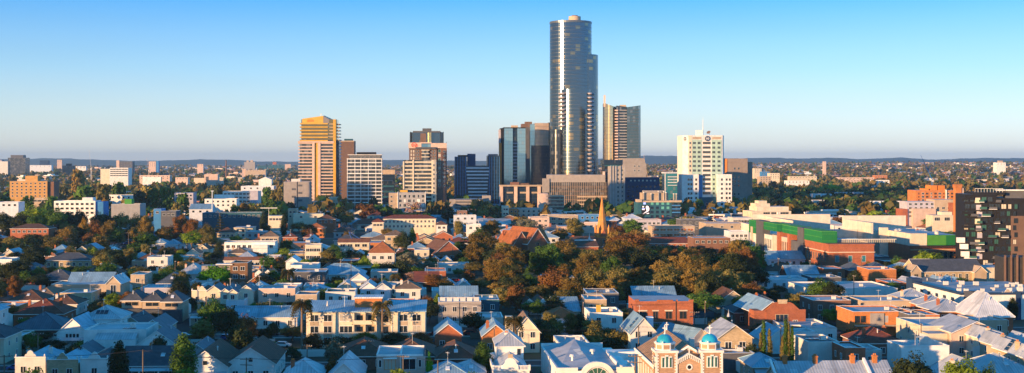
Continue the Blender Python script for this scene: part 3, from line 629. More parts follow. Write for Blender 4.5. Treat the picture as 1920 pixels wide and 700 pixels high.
t.bands('spandrel', 1003, 1029, -.1, 5, 236, 272, 6, .5, 'tan'); t.box('plant_room', 979, 998, 232, 8, 22, 'brownwall'); t.plant(986, 999, 228, 10, 20, 'brownwall')
# colonnade podium
t = BP('colonnade_building', 'flat-roofed podium with tall orange-pink piers between dark glass bays', 'building', 977, 1190).claim(936, 1018, 20)
t.box('glazing', 941, 1014, 353, 1, 18, 'navy_glass', top='membrane'); t.box('roof_slab', 938, 1017, 347, -1, 19, 'tan', py0=350, top='brownwall'); t.box('plant_room', 958, 974, 342, 5, 12, 'brownbrick', py0=347); t.box('plant_room', 976, 993, 344, 6, 12, 'brownwall', py0=347)
for a, b_ in ((937, 943), (964, 970), (986.5, 992.5), (1008, 1014)): t.box('pier', a, b_, 349.5, -.6, 2, 'pink')
for a in (950, 975, 997): t.box('balcony', a, a+12, 360, -.3, 1.2, 'tan', py0=363)
# wide brown block
t = BP('office_block', 'wide brown block with grey-brown roof screen and dark mullioned glass below the oval tower', 'building', 1078, 1140, rz=0).claim(1014, 1144, 34)
t.box('glazing', 1019, 1139, 342, 0, 30, 'mullion_glass', top='membrane'); t.box('roof_screen', 1026, 1135, 328, -.5, 26, 'concrete', py0=342, top='membrane'); t.box('corner_bay', 1017, 1030, 335, -1.6, 10, 'concrete', py0=361)
for i in range(31): t.box('mullion_post', 1031+i*3.5-.3, 1031+i*3.5+.3, 342, -.5, .2, 'tan')
t.bands('floor_band', 1019, 1139, -.3, 10, 350, 382, 5, .7, 'brownwall'); t.bands('balcony', 1082, 1138, -2.4, 1, 368, 396, 5, 1.1, 'tan'); t.plant(1131, 1135, 322, 4, 8, 'pink', py0=329)
t = BP('terraced_block', 'low stepped tan block with dark terraces below the wide brown block', 'building', 1035, 1080).claim(1008, 1060, 18)
t.box('wall', 1010, 1028, 363, 0, 14, 'pink', top='membrane'); t.box('glazing', 1028, 1058, 370, 1, 16, 'mullion_glass', top='membrane'); t.bands('terrace_band', 1024, 1058, -.3, 14, 367, 393, 5, 1., 'tan')
# the tall oval tower
t = BP('glass_tower', 'tallest tower, curved silver-blue glass with an orange drum on top', 'tower', 1078, 1240, rz=0).claim(1028, 1130, 50)
mat('steel', (.13, .15, .17), rough=.35, metal=.5)
def oval(px, yc, rx, ry, n=48): return [(t.x(px)+rx*math.cos(2*math.pi*i/n), yc+ry*math.sin(2*math.pi*i/n)) for i in range(n)]
k = t.k
m = MB(); m.prism(oval(1072, 22, 40*k, 19), -1, t.z(38), 'tower_glass', top='membrane_dark', smooth=True); put(m, 'main_shaft', t.T)
m = MB(); m.prism(oval(1098, 26, 27*k, 17), -1, t.z(100), 'tower_glass', top='membrane_dark', smooth=True); put(m, 'side_shaft', t.T)
m = MB(); m.prism(oval(1080, 10, 29*k, 12), -1, t.z(167), 'tower_glass', top='membrane_dark', smooth=True); put(m, 'front_bay', t.T)
m = MB(); m.prism(oval(1047, 15, 15*k, 12), -1, t.z(243), 'tower_glass_dark', top='membrane_dark', smooth=True); o = put(m, 'shade_bay', t.T); o['label'] = 'dark bulge low on the left, added as shade on the glass'  # dark bulge added to put the shade onto the glass
m = MB(); m.prism(oval(1072, 22, 40.4*k, 19.3), t.z(41), t.z(37), 'steel', smooth=True); put(m, 'crown_ring', t.T) if True else 0
m = MB(); m.cyl(t.x(1079.5), 20, 11.5*k, t.z(38), t.z(27), 'tan', 24); m.cyl(t.x(1079.5), 20, 6*k, t.z(27), t.z(25), 'brownwall', 16); put(m, 'roof_drum', t.T)
def ringset(px, yc, rx, ry, py0, py1, a0=150, a1=390):
    b = MB(); n = 26; q = lambda a, f: (t.x(px)+(rx*f)*math.cos(a), yc+(ry*f)*math.sin(a))
    for i in range(n):
        u, v = R(a0+(a1-a0)*i/n), R(a0+(a1-a0)*(i+1)/n)
        p, r_ = q(u, 1.006), q(v, 1.006); b.poly([(*p, 0), (*r_, 0), (*r_, .3), (*p, .3)], 'steel', smooth=True); p2, r2 = q(u, .99), q(v, .99); b.poly([(*p, .3), (*r_, .3), (*r2, .3), (*p2, .3)], 'steel')
    me = b.mesh('floor_line'); z = t.z(py1)
    while z < t.z(py0)-2: o = link('floor_line', me, t.T); o.location = (0, 0, z); z += 3.6
ringset(1072, 22, 40*k, 19, 42, 300); ringset(1080, 10, 29*k, 12, 169, 322, 170, 370)
def halfslab(cx, yc, rx, ry, a0, a1, th=.9, dip=2.6):
    b = MB(); n = 8; pts = []
    for i in range(n+1): a = R(a0+(a1-a0)*i/n); pts.append((cx+rx*math.cos(a), yc+ry*math.sin(a)))
    fl = [(p[0]*1., p[1]) for p in pts]+[(cx, yc)]; b.prism(fl, 0, th, 'lilac'); b.prism([(cx+(p[0]-cx)*.9, yc+(p[1]-yc)*.9) for p in fl], -1.2, -.02, 'darkgrey'); return b.mesh('balcony')
bl = halfslab(t.x(1056), 10, 9*k, 10.5, 200, 345); br = halfslab(t.x(1107), 12, 9*k, 11, 195, 340)
zt, zb = t.z(176), t.z(320)
for i in range(20):
    z = zb+(zt-zb)*i/19
    if z > t.z(243): o = link('balcony', bl, t.T); o.location = (0, -1, z)
    o = link('balcony', br, t.T); o.location = (0, -.6, z)
# curved tower with swooping top
t = BP('glass_tower', 'curved glass tower with dipping roofline and thin fin at its left corner', 'tower', 1168, 1185, rz=0).claim(1130, 1206, 40)
def arc(px0, px1, y0, bulge, n=10): return [(t.x(px0+(px1-px0)*i/n), y0-bulge*math.sin(math.pi*i/n)) for i in range(n+1)]
f = arc(1134, 1156, 6, 5); m = MB(); zs = [t.z(192+9*(i/10)**.7) for i in range(11)]
m.prism(f+[(t.x(1156), 30), (t.x(1134), 26)], 0, zs+[t.z(199), t.z(193)], 'pink_glass2', smooth=True) if mat('pink_glass2', (.62, .48, .30), 'panes', .14, .85, (1.6, 3.3), .1) else 0
put(m, 'curved_bay', t.T)
m = MB(); m.prism([(t.x(1156.05), 3.5), (t.x(1176), 4.5), (t.x(1176), 30), (t.x(1156.05), 30)], 0, [t.z(198), t.z(200), t.z(200), t.z(198)], 'tower_glass_dark'); put(m, 'middle_bay', t.T)
m = MB(); m.prism([(t.x(1176.05), 2.5), (t.x(1198), 3.5), (t.x(1203), 9), (t.x(1203), 30), (t.x(1176.05), 30)], 0, [t.z(201), t.z(198), t.z(197), t.z(197), t.z(200)], 'grid_glass'); mat('grid_glass', (.10, .16, .18), 'panes', .2, .6, (2.6, 3.1), .1); put(m, 'right_bay', t.T)
t.bands('balcony', 1153, 1159, 1.5, 6, 206, 298, 18, 1.2, 'pink'); t.bands('floor_band', 1156, 1176, 2.9, 6, 206, 298, 18, .7, 'grey'); t.bands('floor_band', 1177, 1199, 1.8, 6, 206, 298, 18, .3, 'darkgrey')
t.box('corner_fin', 1133, 1136, 178, 5, 8, 'pink', py0=200); t.box('dark_slot', 1150, 1153, 203, 2.2, 5, 'black'); t.plant(1165, 1176, 196, 12, 22, 'tan', py0=200)
# blocks below it
t = BP('office_block', 'grey concrete block with chamfered shoulder below the curved tower', 'building', 1190, 1150).claim(1164, 1216, 24)
m = MB(); m.poly([(t.x(1166), 0, -1), (t.x(1212), 0, -1), (t.x(1212), 0, t.z(310)), (t.x(1207), 0, t.z(297)), (t.x(1166), 0, t.z(297))], 'concrete'); m.poly([(t.x(1212), 22, -1), (t.x(1166), 22, -1), (t.x(1166), 22, t.z(297)), (t.x(1207), 22, t.z(297)), (t.x(1212), 22, t.z(310))], 'concrete')
for a, za, b_, zb in ((1166, 500, 1166, 297), (1166, 297, 1207, 297), (1207, 297, 1212, 310), (1212, 310, 1212, 500)): m.poly([(t.x(a), 0, t.z(za)), (t.x(b_), 0, t.z(zb)), (t.x(b_), 22, t.z(zb)), (t.x(a), 22, t.z(za))], 'concrete')
put(m, 'wall', t.T)
for i in range(4): window(t.T, t.x(1190+(i % 2)*8), 0, t.z(314+(i//2)*8), 1.4, 1.8)
t = BP('office_block', 'narrow grey-brown slab block with deep vertical ribs right of the church spire', 'building', 1157, 1090).claim(1140, 1176, 20)
t.box('wall', 1145, 1172, 312, 0, 18, 'concrete', top='membrane')
for px in (1145, 1150, 1155, 1163, 1171): t.box('rib', px-.8, px+.8, 311, -.8, .3, 'grey')
for i in range(9): window(t.T, t.x(1159), 0, t.z(322+8*i), 1.4, 2.); window(t.T, t.x(1167), 0, t.z(322+8*i), 1.4, 2.)
t = BP('glass_block', 'dark teal glass block with overhanging roof below the curved tower', 'building', 1150, 1150).claim(1130, 1172, 26)
t.box('glazing', 1134, 1164, 305, 0, 22, 'tower_glass_dark'); t.box('top_floor', 1132, 1167, 300, -1.4, 23, 'navy_glass', py0=309); t.box('teal_band', 1134, 1164, 309.5, -.5, 2, 'teal', py0=312)  # plain teal strip below the top floor
for i in range(6): t.box('spandrel', 1134, 1164, 318+i*9, -.3, .3, 'navy', py0=320+i*9)
t = BP('office_block', 'big plain dark navy block with a line of tiny top windows', 'building', 1200, 1120).claim(1162, 1240, 24)
t.box('wall', 1164, 1237, 333, 0, 22, 'navy', top='membrane_dark')
for i in range(7): window(t.T, t.x(1183+i*7.5), 0, t.z(340), 1.3, 1., pane='curtain', mull=0)
for r_ in range(5):
    for c in range(8): window(t.T, t.x(1170+c*8.3), 0, t.z(352+r_*9), 1.6, 1.6, frame='navy')
t = BP('office_block', 'dark blue office with bright green windows, rooftop plant and a screen billboard', 'building', 1237, 985).claim(1192, 1282, 22)
t.box('wall', 1196, 1276, 380, 0, 20, 'teal', top='membrane'); t.box('glazed_end', 1259.5, 1276.5, 381, -.2, 20.2, 'navy_glass'); t.box('cornice', 1258, 1278, 376, -1.2, 19, 'tan', py0=379.5); t.box('cornice', 1194, 1203, 374, -1.2, 8, 'tan', py0=379); t.box('cornice', 1203, 1258, 376.5, -.5, 18, 'tan', py0=379.6)
t.box('plant_room', 1206, 1256, 362, 6, 17, 'tan', py0=377); t.box('plant_room', 1210, 1247, 358, 8, 15, 'concrete', py0=362)
for r_ in range(4):
    for c in range(4): window(t.T, t.x(1222.5+c*10), 0, t.z(384.5+r_*8), 2.2, 2., pane='bright_green' if (r_, c) in ((0, 0), (0, 1), (0, 2), (0, 3), (1, 2), (1, 3)) else 'navy_glass', frame='navy', mull=0) if mat('bright_green', (.12, .42, .36)) else 0  # upper panes are a plain bright green
for i in range(3): t.box('floor_band', 1260, 1276, 384.5+i*6.5, -.5, .2, 'blue', py0=386.5+i*6.5)
for px, hh in ((1209, 6), (1223, 5), (1237, 7), (1247, 7), (1251, 6), (1266, 5), (1271, 5)): o = MB(); o.cyl(t.x(px), 5, .55, t.z(377), t.z(377)+hh, 'concrete', 8); o.cyl(t.x(px), 5, .75, t.z(377)+hh, t.z(377)+hh+.6, 'offwhite', 8); put(o, 'flue', t.T)
bb = MB(); x0, x1, z0, z1 = t.x(1202.5), t.x(1218), t.z(402.5), t.z(385.5); bb.box(x0, x1, -.35, -.05, z0, z1, 'black')
def sc(u, v): return (x0+(x1-x0)*u, -.37, z0+(z1-z0)*v)
for pts, mm in (([(.1, .03), (.35, .22), (.62, .42), (.55, .62), (.5, .85), (.62, .98), (.85, .92), (.95, .65), (.92, .42), (.62, .25), (.3, .12)], 'screen_white'), ([(.55, .12), (.9, .2), (.93, .1), (.7, .06)], 'screen_white'), ([(.05, .62), (.42, .62), (.42, .7), (.05, .7)], 'screen_blue'), ([(.1, .78), (.3, .78), (.3, .93), (.1, .93)], 'screen_white'), ([(.05, .52), (.4, .5), (.36, .6), (.05, .6)], 'screen_white')):
    if 'screen_white' not in MATS: emit('screen_white', (.8, .75, .8), .35); emit('screen_blue', (.3, .4, .9), .5)
    bb.poly([sc(*p) for p in pts], mm)
o = put(bb, 'screen', t.T); o['label'] = 'dark screen showing a pale curled white figure'
bb = MB(); bb.box(t.x(1206), t.x(1210.5), -.3, -.05, t.z(383.5), t.z(379.8), 'screen_blue'); put(bb, 'small_sign', t.T)
t = BP('glass_block', 'bright teal glass mid-rise with white balcony ledges behind the screen building', 'building', 1262, 1400).claim(1244, 1282, 18)
t.box('glazing', 1246, 1279, 325, 0, 16, 'teal_glass', top='membrane') if mat('teal_glass', (.05, .30, .34), 'panes', .2, .4, (3, 4), .2) else 0
t.box('parapet', 1245, 1279.5, 323, -.4, 16.4, 'tinwhite', py0=325.5); t.box('parapet', 1246, 1248, 325, -.4, 1, 'tinwhite'); t.bands('balcony', 1252, 1272, -1.4, 1, 331, 347, 4, .9, 'tinwhite')
# grid tower with emblem
t = BP('office_tower', 'white and mint-green office tower with navy round emblem, antenna and two lower wings', 'tower', 1321, 1150, rz=R(5)).claim(1270, 1376, 34)
m = MB(); m.prism([(t.x(1290), 1), (t.x(1356), 1), (t.x(1361), 6), (t.x(1361), 28), (t.x(1282), 28), (t.x(1282), 7)], -1, t.z(254), 'white', top='membrane'); put(m, 'wall', t.T)
t.box('mint_panel', 1298, 1316, 262, .8, 2, 'mint'); t.box('mint_panel', 1335, 1354, 262, .8, 2, 'mint'); t.box('cream_pier', 1291, 1297.5, 254.5, .7, 2, 'cream')
t.box('left_wing', 1276, 1308, 327, -4, 10, 'white', top='membrane'); t.box('right_wing', 1343.5, 1371, 327, -4, 10, 'white', top='membrane'); t.box('blue_panel', 1308.5, 1317, 329, .4, 3, 'blue'); t.box('mint_panel', 1335.5, 1343, 329, .4, 3, 'mint')
t.box('lower_panel', 1309, 1343, 370, -1, 3, 'teal')
for r_ in range(8):
    z = t.z(270.5+r_*8.6); window(t.T, t.x(1325.5), .9, z, 7, 2., mull=0, frame='cream', pane='band_glass')
    for px in (1302, 1311, 1339, 1349): window(t.T, t.x(px), .8, z, 2.6, 2., mull=1, frame='mint')
    window(t.T, t.x(1294), .7, z, 1.4, 2., mull=0); window(t.T, t.x(1286), 4.2, z, 2.2, 1.9, rot=R(-56), mull=1, pane='curtain')
for r_ in range(5):
    z = t.z(339+r_*8.6)
    if r_ < 4: window(t.T, t.x(1325.5), .95, z, 7.2, 2.2, mull=0, frame='cream', pane='band_glass')
    for px in (1289, 1294, 1303, 1352, 1361, 1367): window(t.T, t.x(px), -4, z, 1.8, 2., mull=0)
    window(t.T, t.x(1339), .4, z, 1.6, 2., mull=0, frame='mint')
for px in (1289, 1303, 1314, 1325, 1336, 1352, 1366): window(t.T, t.x(px), -4 if px < 1308 or px > 1343 else -1, t.z(385), 2.2, 2., mull=0, frame='awning')
t.box('cream_panel', 1299, 1315, 257, .75, 1.5, 'tan', py0=261); t.box('cream_panel', 1336, 1353, 257, .75, 1.5, 'tan', py0=261)
def emblem(T, x, y, z, r, rot=0):
    b = MB(); n = 20; ring = [(r*math.cos(2*math.pi*i/n), r*math.sin(2*math.pi*i/n)) for i in range(n)]
    b.poly([(p[0], -.5, p[1]) for p in ring], 'navy')
    for i in range(n): a, c = ring[i], ring[(i+1) % n]; b.poly([(a[0], -.5, a[1]), (a[0], 0, a[1]), (c[0], 0, c[1]), (c[0], -.5, c[1])], 'navy')
    b.box(-r*.55, -r*.35, -.56, -.51, -r*.4, r*.4, 'white'); b.box(-r*.7, -r*.35, -.56, -.51, r*.2, r*.35, 'white')
    for i in range(12):
        a0, a1 = i*math.pi/6, (i+1)*math.pi/6; q = lambda a, s: (r*.25+r*.42*s*math.cos(a), -.54, r*.42*s*math.sin(a)); b.poly([q(a0, 1), q(a0, .5), q(a1, .5), q(a1, 1)][::-1], 'white')
    o = put(b, 'emblem', T); o.location = (x, y, z); o.rotation_euler = (0, 0, rot); o['label'] = 'navy roundel with white ring characters'
emblem(t.T, t.x(1327), .9, t.z(260), 2.3); emblem(t.T, t.x(1286), 4.0, t.z(260.5), 1.6, R(-56))
t.box('stair_tower', 1310, 1321, 244, 6, 12, 'white', py0=254.2); mast(t.T, t.x(1322.5), 9, t.z(254), 17, .4)
d = MB(); d.cyl(0, 0, .15, -2.5, 0, 'darkgrey', 6); d.cyl(0, 0, .2, 0, .5, 'brownwall', 12, r2=1.9); o = put(d, 'dish_antenna', t.T); o.location = (t.x(1332), 6, t.z(250)+.6); o.rotation_euler = (R(35), R(-35), 0)
for i in range(13): window(t.T, t.x(1361), 12+0, t.z(270.5+i*8.6), 9, 1.8, rot=math.pi/2, mull=2) if i < 8 else 0
# canopy building
t = BP('market_hall', 'long low white canopy building with an arched white sign below the emblem tower', 'building', 1342, 1040).claim(1276, 1410, 20)
t.box('wall', 1280, 1408, 398, 1, 16, 'offwhite', top='tinwhite'); t.box('canopy', 1278, 1409, 399, -2.5, 1.5, 'white', py0=401.5); t.box('roof_unit', 1281, 1304, 390, 4, 12, 'awning', py0=398.2); t.box('roof_unit', 1374, 1396, 389, 4, 12, 'lilac', py0=398.2)
rowwin(t.T, spread(t.x(1282), t.x(1406), 17), 1, t.z(407), 2., 1.9, mull=0)
a = MB()
for i in range(10):
    a0, a1 = math.pi*i/10, math.pi*(i+1)/10; p = lambda q, r, y: (t.x(1335)+r*math.cos(q), y, t.z(398)+r*.8*math.sin(q))
    for (r0, r1) in ((5.0, 3.8),):
        a.poly([p(a0, r0, -.2), p(a0, r1, -.2), p(a1, r1, -.2), p(a1, r0, -.2)][::-1], 'tinwhite'); a.poly([p(a0, r0, -.2), p(a1, r0, -.2), p(a1, r0, .3), p(a0, r0, .3)], 'tinwhite'); a.poly([p(a0, r0, .3), p(a1, r0, .3), p(a1, r1, .3), p(a0, r1, .3)], 'tinwhite')
for i in range(9): q = math.pi*(i+.7)/9.4; x, z = t.x(1335)+4.4*math.cos(q), t.z(398)+3.5*math.sin(q); a.box(x-.22, x+.22, -.28, -.21, z-.3, z+.3, 'blue')
put(a, 'arched_sign', t.T); rowwin(t.T, spread(t.x(1312), t.x(1370), 6), 1, t.z(397.5), 1.5, 1.8, mull=0) if 0 else None
# concrete slab beside
mat('warm_stone', (.27, .22, .19))
t = BP('office_tower', 'blank grey-brown concrete tower right of the emblem tower', 'tower', 1387, 1260).claim(1360, 1418, 34)
t.box('wall', 1363, 1402, 297.5, 0, 26, 'warm_stone', top='membrane_dark'); t.box('rear_wall', 1402, 1413.5, 304, 5, 32, 'warm_stone', top='membrane_dark'); t.box('sunlit_edge', 1362.2, 1363.2, 298, -.3, 8, 'orange_paint')  # orange strip paints the sunlight on the left edge
for r_ in range(8):
    for px in (1372, 1377.5, 1385): 
        if (r_*3+int(px)) % 4: window(t.T, t.x(px), 0, t.z(318+8*r_), 1.5, 1.9, mull=0, frame='grey')
t.box('low_wing', 1383, 1407, 371, -8, 0, 'tan', top='membrane')
for i in range(5): window(t.T, t.x(1386+i*4.2), -8, t.z(377), 1.2, 1.8, mull=0)
# ---------------------------------------------------------------- right-hand shopping centre, brick market, black apartments
def wallwin(T, x, ys, z, w, h, side=-1, **k):
    for y in ys: window(T, x, y, z, w, h, rot=side*math.pi/2, **k)
# brick street building with green billboards
t = BP('brick_building', 'long red brick street building with arched windows and green billboard panels on top', 'market', 1597, 556, rz=R(4.3)).claim(1404, 1645, 130)
xl, xr = t.x(1553), t.x(1640); zr = t.z(460)
t.box('front_wall', 1553, 1640, 0, 0, 34, 'brick', z1=zr, top='membrane_dark')
m = MB(); m.box(xl-.25, xr+.25, -.25, 34.2, zr-.02, zr+.5, 'brick'); m.box(xl-.35, xr+.35, -.35, 34.3, zr-3.2, zr-2.9, 'cream'); put(m, 'cornice', t.T)
r = MB(); r.box(xl, xl+1.5, 34.3, 60, -1, 10.5, 'darkgrey'); r.box(xl, xl+14, 60.1, 88, -1, 11.2, 'pink'); put(r, 'rear_wall', t.T)
r = MB(); r.box(xl, xl+14, 88.1, 132, -1, 10.8, 'offwhite'); o = put(r, 'rear_wall', t.T)
for y0, y1, mm in ((34.2, 43, 'darkgrey'), (56, 59.5, 'brick'), (72, 77, 'brick'), (103, 116, 'darkgrey'), (124, 127, 'pink')):
    b = MB(); b.box(xl-.8, xl+3, y0, y1, -1, 17.4 if mm == 'darkgrey' else 13.4, mm); put(b, 'pier', t.T)
for y0, y1, z0, z1 in ((8, 33.9, 12.1, 17), (43.2, 69, 13.4, 17), (79, 102.8, 13.2, 16.8), (118, 132, 10, 16.6)):
    b = MB(); b.box(xl-.4, xl+6, y0, y1, z0, z1, 'green', top='membrane'); b.box(xl-.46, xl+6.1, y0-.05, y1+.05, z1-.02, z1+.25, 'lightgreen'); b.box(xl-.47, xl-.41, y0, y1, (z0+z1)/2-.1, (z0+z1)/2+.1, 'lightgreen'); put(b, 'billboard_panel', t.T)
b = MB(); b.box(xl+6.05, xl+6.4, 8, 8.3, 12.1, 17, 'green')
for zz in (12.9, 15.9):
    for i in range(8): b.box(xl-.2+i*.75, xl+.25+i*.75, 7.93, 7.99, zz, zz+.28, 'lightgreen')
put(b, 'sign_lettering', t.T)
wallwin(t.T, xl, spread(3, 32, 9), 4.2, 1.3, 3.2, mull=0, frame='creambrick'); wallwin(t.T, xl, spread(4, 56, 13), .6, 1.8, 2.3, mull=0, frame='brick'); wallwin(t.T, xl, spread(61, 72, 4), 4, 1.6, 5, mull=0, frame='pink'); wallwin(t.T, xl, spread(89, 110, 6), 4, 1.8, 4.6, mull=0, frame='offwhite')
for px in (1569, 1594, 1620): window(t.T, t.x(px), 0, 4.4, 1.6, 2.6, mull=0, frame='awning', pane='teal_glass')
b = MB()
for i in range(34): b.box(xl+1.5+i*.95, xl+1.5+i*.95+.42, 10, 10.3, zr+.5, zr+1.8, 'curtain')
b.box(xl+1.5, xl+34, 9.9, 10.4, zr+1.8, zr+2.05, 'trim'); put(b, 'roof_screen', t.T); b = MB(); b.box(xl+5, xr-3, 12, 16, zr+.5, zr+2.2, 'tinblue'); put(b, 'roof_duct', t.T)
# cream shopping centre
t = BP('shopping_centre', 'huge cream windowless shopping centre box with long pale parapets and grey roof', 'shopping centre', 1590, 640, rz=R(4)).claim(1410, 1675, 150)
t.box('front_wall', 1532, 1672, 444, 0, 70, 'pale_render', top='membrane'); t.box('parapet', 1532, 1672, 431, -.4, 1, 'pale_render', py0=444); t.box('left_wall', 1500, 1532, 439, 30, 120, 'pale_render', top='membrane'); 
m = MB(); m.box(t.x(1500), t.x(1668), 92, 93.2, 5, 17.8, 'pale_render'); m.box(t.x(1528), t.x(1529.5), 40, 92, 9, 16.6, 'pale_render'); m.box(t.x(1470), t.x(1528), 62, 63, 9, 16.6, 'pale_render'); put(m, 'roof_parapet', t.T)
for q in range(6): acunit(t.T, t.x(1545+q*19), 22+q*4, t.z(444)+.02, 1.6)
for q in range(4): acunit(t.T, t.x(1512+q*5), 60, t.z(439)+.02, 1.5)
for dx in (20, 50, 95): m = MB(); m.box(t.x(1532)+dx, t.x(1532)+dx+.3, -.46, -.41, 0, t.z(431), 'tan'); put(m, 'pilaster', t.T)
# second big box with green panel
t = BP('shopping_centre', 'cream and green-panelled big box on a brick base with arched windows', 'shopping centre', 1755, 600, rz=R(3)).claim(1664, 1806, 80)
t.box('base_wall', 1706, 1806, 461, 0, 40, 'brick', top='membrane'); t.box('green_panel', 1738, 1806, 441.5, .4, 3, 'lightgreen', py0=461); t.box('green_panel', 1775, 1792, 442, .3, .5, 'green', py0=460.8); t.box('side_wall', 1706, 1738, 438, .2, 40, 'pale_render', py0=461, top='membrane'); t.box('roof_slab', 1738, 1806, 442.5, 3, 40, 'pale_render', py0=461, top='membrane')
m = MB(); m.box(t.x(1672), t.x(1806), 74, 76, 0, 19.5, 'pale_render'); m.box(t.x(1672), t.x(1676), 30, 74, 0, 17.8, 'pale_render'); m.box(t.x(1690), t.x(1706), 30, 32, 0, 15.5, 'pale_render'); put(m, 'roof_parapet', t.T)
t.box('rear_wall', 1676, 1806, 444, 40.2, 73.8, 'pale_render', top='membrane')
for px in (1764, 1773, 1784, 1792): window(t.T, t.x(px), 0, 2.2, 1.6, 3.4, frame='creambrick', mull=0)
m = MB(); m.box(t.x(1706), t.x(1806), -.2, .1, 6.4, 6.8, 'creambrick'); put(m, 'cornice', t.T)
for px in (1714, 1720, 1769): m = MB(); m.cyl(0, 0, 1, 0, 1.5, 'offwhite', 12, smooth=True); m.cyl(0, 0, 1.4, 1.5, 2.2, 'tinwhite', 12, r2=.3); o = put(m, 'roof_vent', t.T); o.location = (t.x(px), 24 if px < 1730 else 8, t.z(442.5))
# terraces / cream office
t = BP('office_block', 'cream tiered office with dark window strips and pyramid-like rooftop room', 'building', 1448, 950, rz=R(8)).claim(1404, 1490, 26)
t.box('wall', 1409, 1485, 396, 0, 22, 'cream', top='membrane'); t.box('upper_wall', 1420, 1482, 388, 2, 20, 'cream', py0=396, top='membrane')
m = MB(); m.prism([(t.x(1419), 4), (t.x(1447), 4), (t.x(1447), 16), (t.x(1419), 16)], t.z(388), t.z(382), 'cream'); m.prism([(t.x(1426), 5), (t.x(1442), 5), (t.x(1442), 14), (t.x(1426), 14)], t.z(382), [t.z(377), t.z(377), t.z(377), t.z(377)], 'cream'); put(m, 'roof_room', t.T)
for z in (402, 410): 
    for px, w in ((1437, 5), (1451, 4), (1471, 7)): window(t.T, t.x(px), 0, t.z(z), w, 1.5, mull=2, frame='cream', pane='band_glass')
for a in (1457, 1461): t.box('pier', a, a+2.5, 398, -.5, 0, 'white')
t = BP('office_block', 'long low white office with two overhanging flat slabs beside green trees', 'building', 1565, 1010, rz=R(8)).claim(1515, 1620, 20)
t.box('wall', 1524, 1612, 397, 0, 16, 'tan'); t.box('slab', 1520, 1607, 399, -1.4, 17, 'white', py0=402.5); t.box('slab', 1522, 1616, 408, -2, 17, 'white', py0=411); t.box('penthouse', 1548, 1596, 394, 4, 13, 'white', py0=399); rowwin(t.T, spread(t.x(1524), t.x(1610), 9), 0, t.z(407), 3., 1.6, mull=0); rowwin(t.T, spread(t.x(1524), t.x(1610), 9), 0, t.z(415), 3., 1.6, mull=0); 
for q in (1540, 1560, 1583, 1600): t.box('pier', q, q+2, 402, -1.2, 0, 'white')
t = BP('parapet_building', 'white flat-roofed parking deck strip beside the cream tiered office', 'building', 1395, 900).claim(1372, 1412, 16); t.box('wall', 1374, 1410, 408, 0, 16, 'offwhite', top='membrane'); rowwin(t.T, spread(t.x(1376), t.x(1408), 6), 0, t.z(418), 3, 1.8, mull=0)
# orange apartments far right
t = BP('apartment_block', 'orange brick apartment block with stepped roof boxes', 'apartment block', 1757, 980).claim(1714, 1800, 20)
t.box('wall', 1717, 1793, 357, 0, 18, 'orangebrick', top='membrane')
for a, b_ in ((1746, 1758), (1760, 1773), (1735, 1742)): t.box('roof_box', a, b_, 348 if a > 1740 else 354, 1, 12, 'orange_paint', py0=357)
for r_ in range(3):
    for c in range(9): window(t.T, t.x(1722+c*8), 0, t.z(365+r_*6), 1.9 if c % 3 else 1, 1.4, mull=1, frame='white' if c % 2 else 'orange_paint')
t.box('fin', 1773.2, 1775, 356, -.8, 4, 'white')
t = BP('apartment_block', 'grey and pink panelled flats below the orange brick apartments', 'apartment block', 1745, 900).claim(1695, 1800, 18)
t.box('wall', 1700, 1752, 378, 0, 15, 'lilac', top='membrane'); t.box('wall', 1752, 1790, 374.5, -.5, 15, 'tan', top='membrane'); t.box('lower_wall', 1708, 1752, 391, -3, 0, 'pink'); t.box('brick_end', 1778, 1790, 380, -.9, -.51, 'brick'); t.box('brick_end', 1690, 1700, 392, -1, 12, 'brick')
for r_ in range(4):
    for c in range(8): window(t.T, t.x(1706+c*10.5), 0 if c < 5 else -.5, t.z(385+r_*7.5), 1.8, 1.5, mull=1) if r_ or c < 5 else 0
t = BP('house', 'small cream two-storey house right under the flats, left of the brick chimney stack', 'house', 1770, 800).claim(1744, 1792, 12)
t.box('wall', 1749, 1795, 404, 0, 12, 'cream', top='membrane'); t.box('roof_box', 1769, 1789, 398, 3, 10, 'cream', py0=404)
for px in (1757, 1776): window(t.T, t.x(px), 0, t.z(414), 3.4, 2, mull=2)
t = BP('brick_chimney', 'tall square orange brick chimney stack left of the black apartments', 'chimney', 1797.5, 690).claim(1790, 1805, 4)
t.box('shaft', 1792, 1803, 352, 0, 3.4, 'orangebrick'); t.box('cap', 1791, 1804, 346, -.3, 3.7, 'orangebrick', py0=352.3)
m = MB(); m.box(t.x(1804.3), t.x(1808), .5, 3, -1, t.z(353), 'pink'); put(m, 'side_pier', t.T)
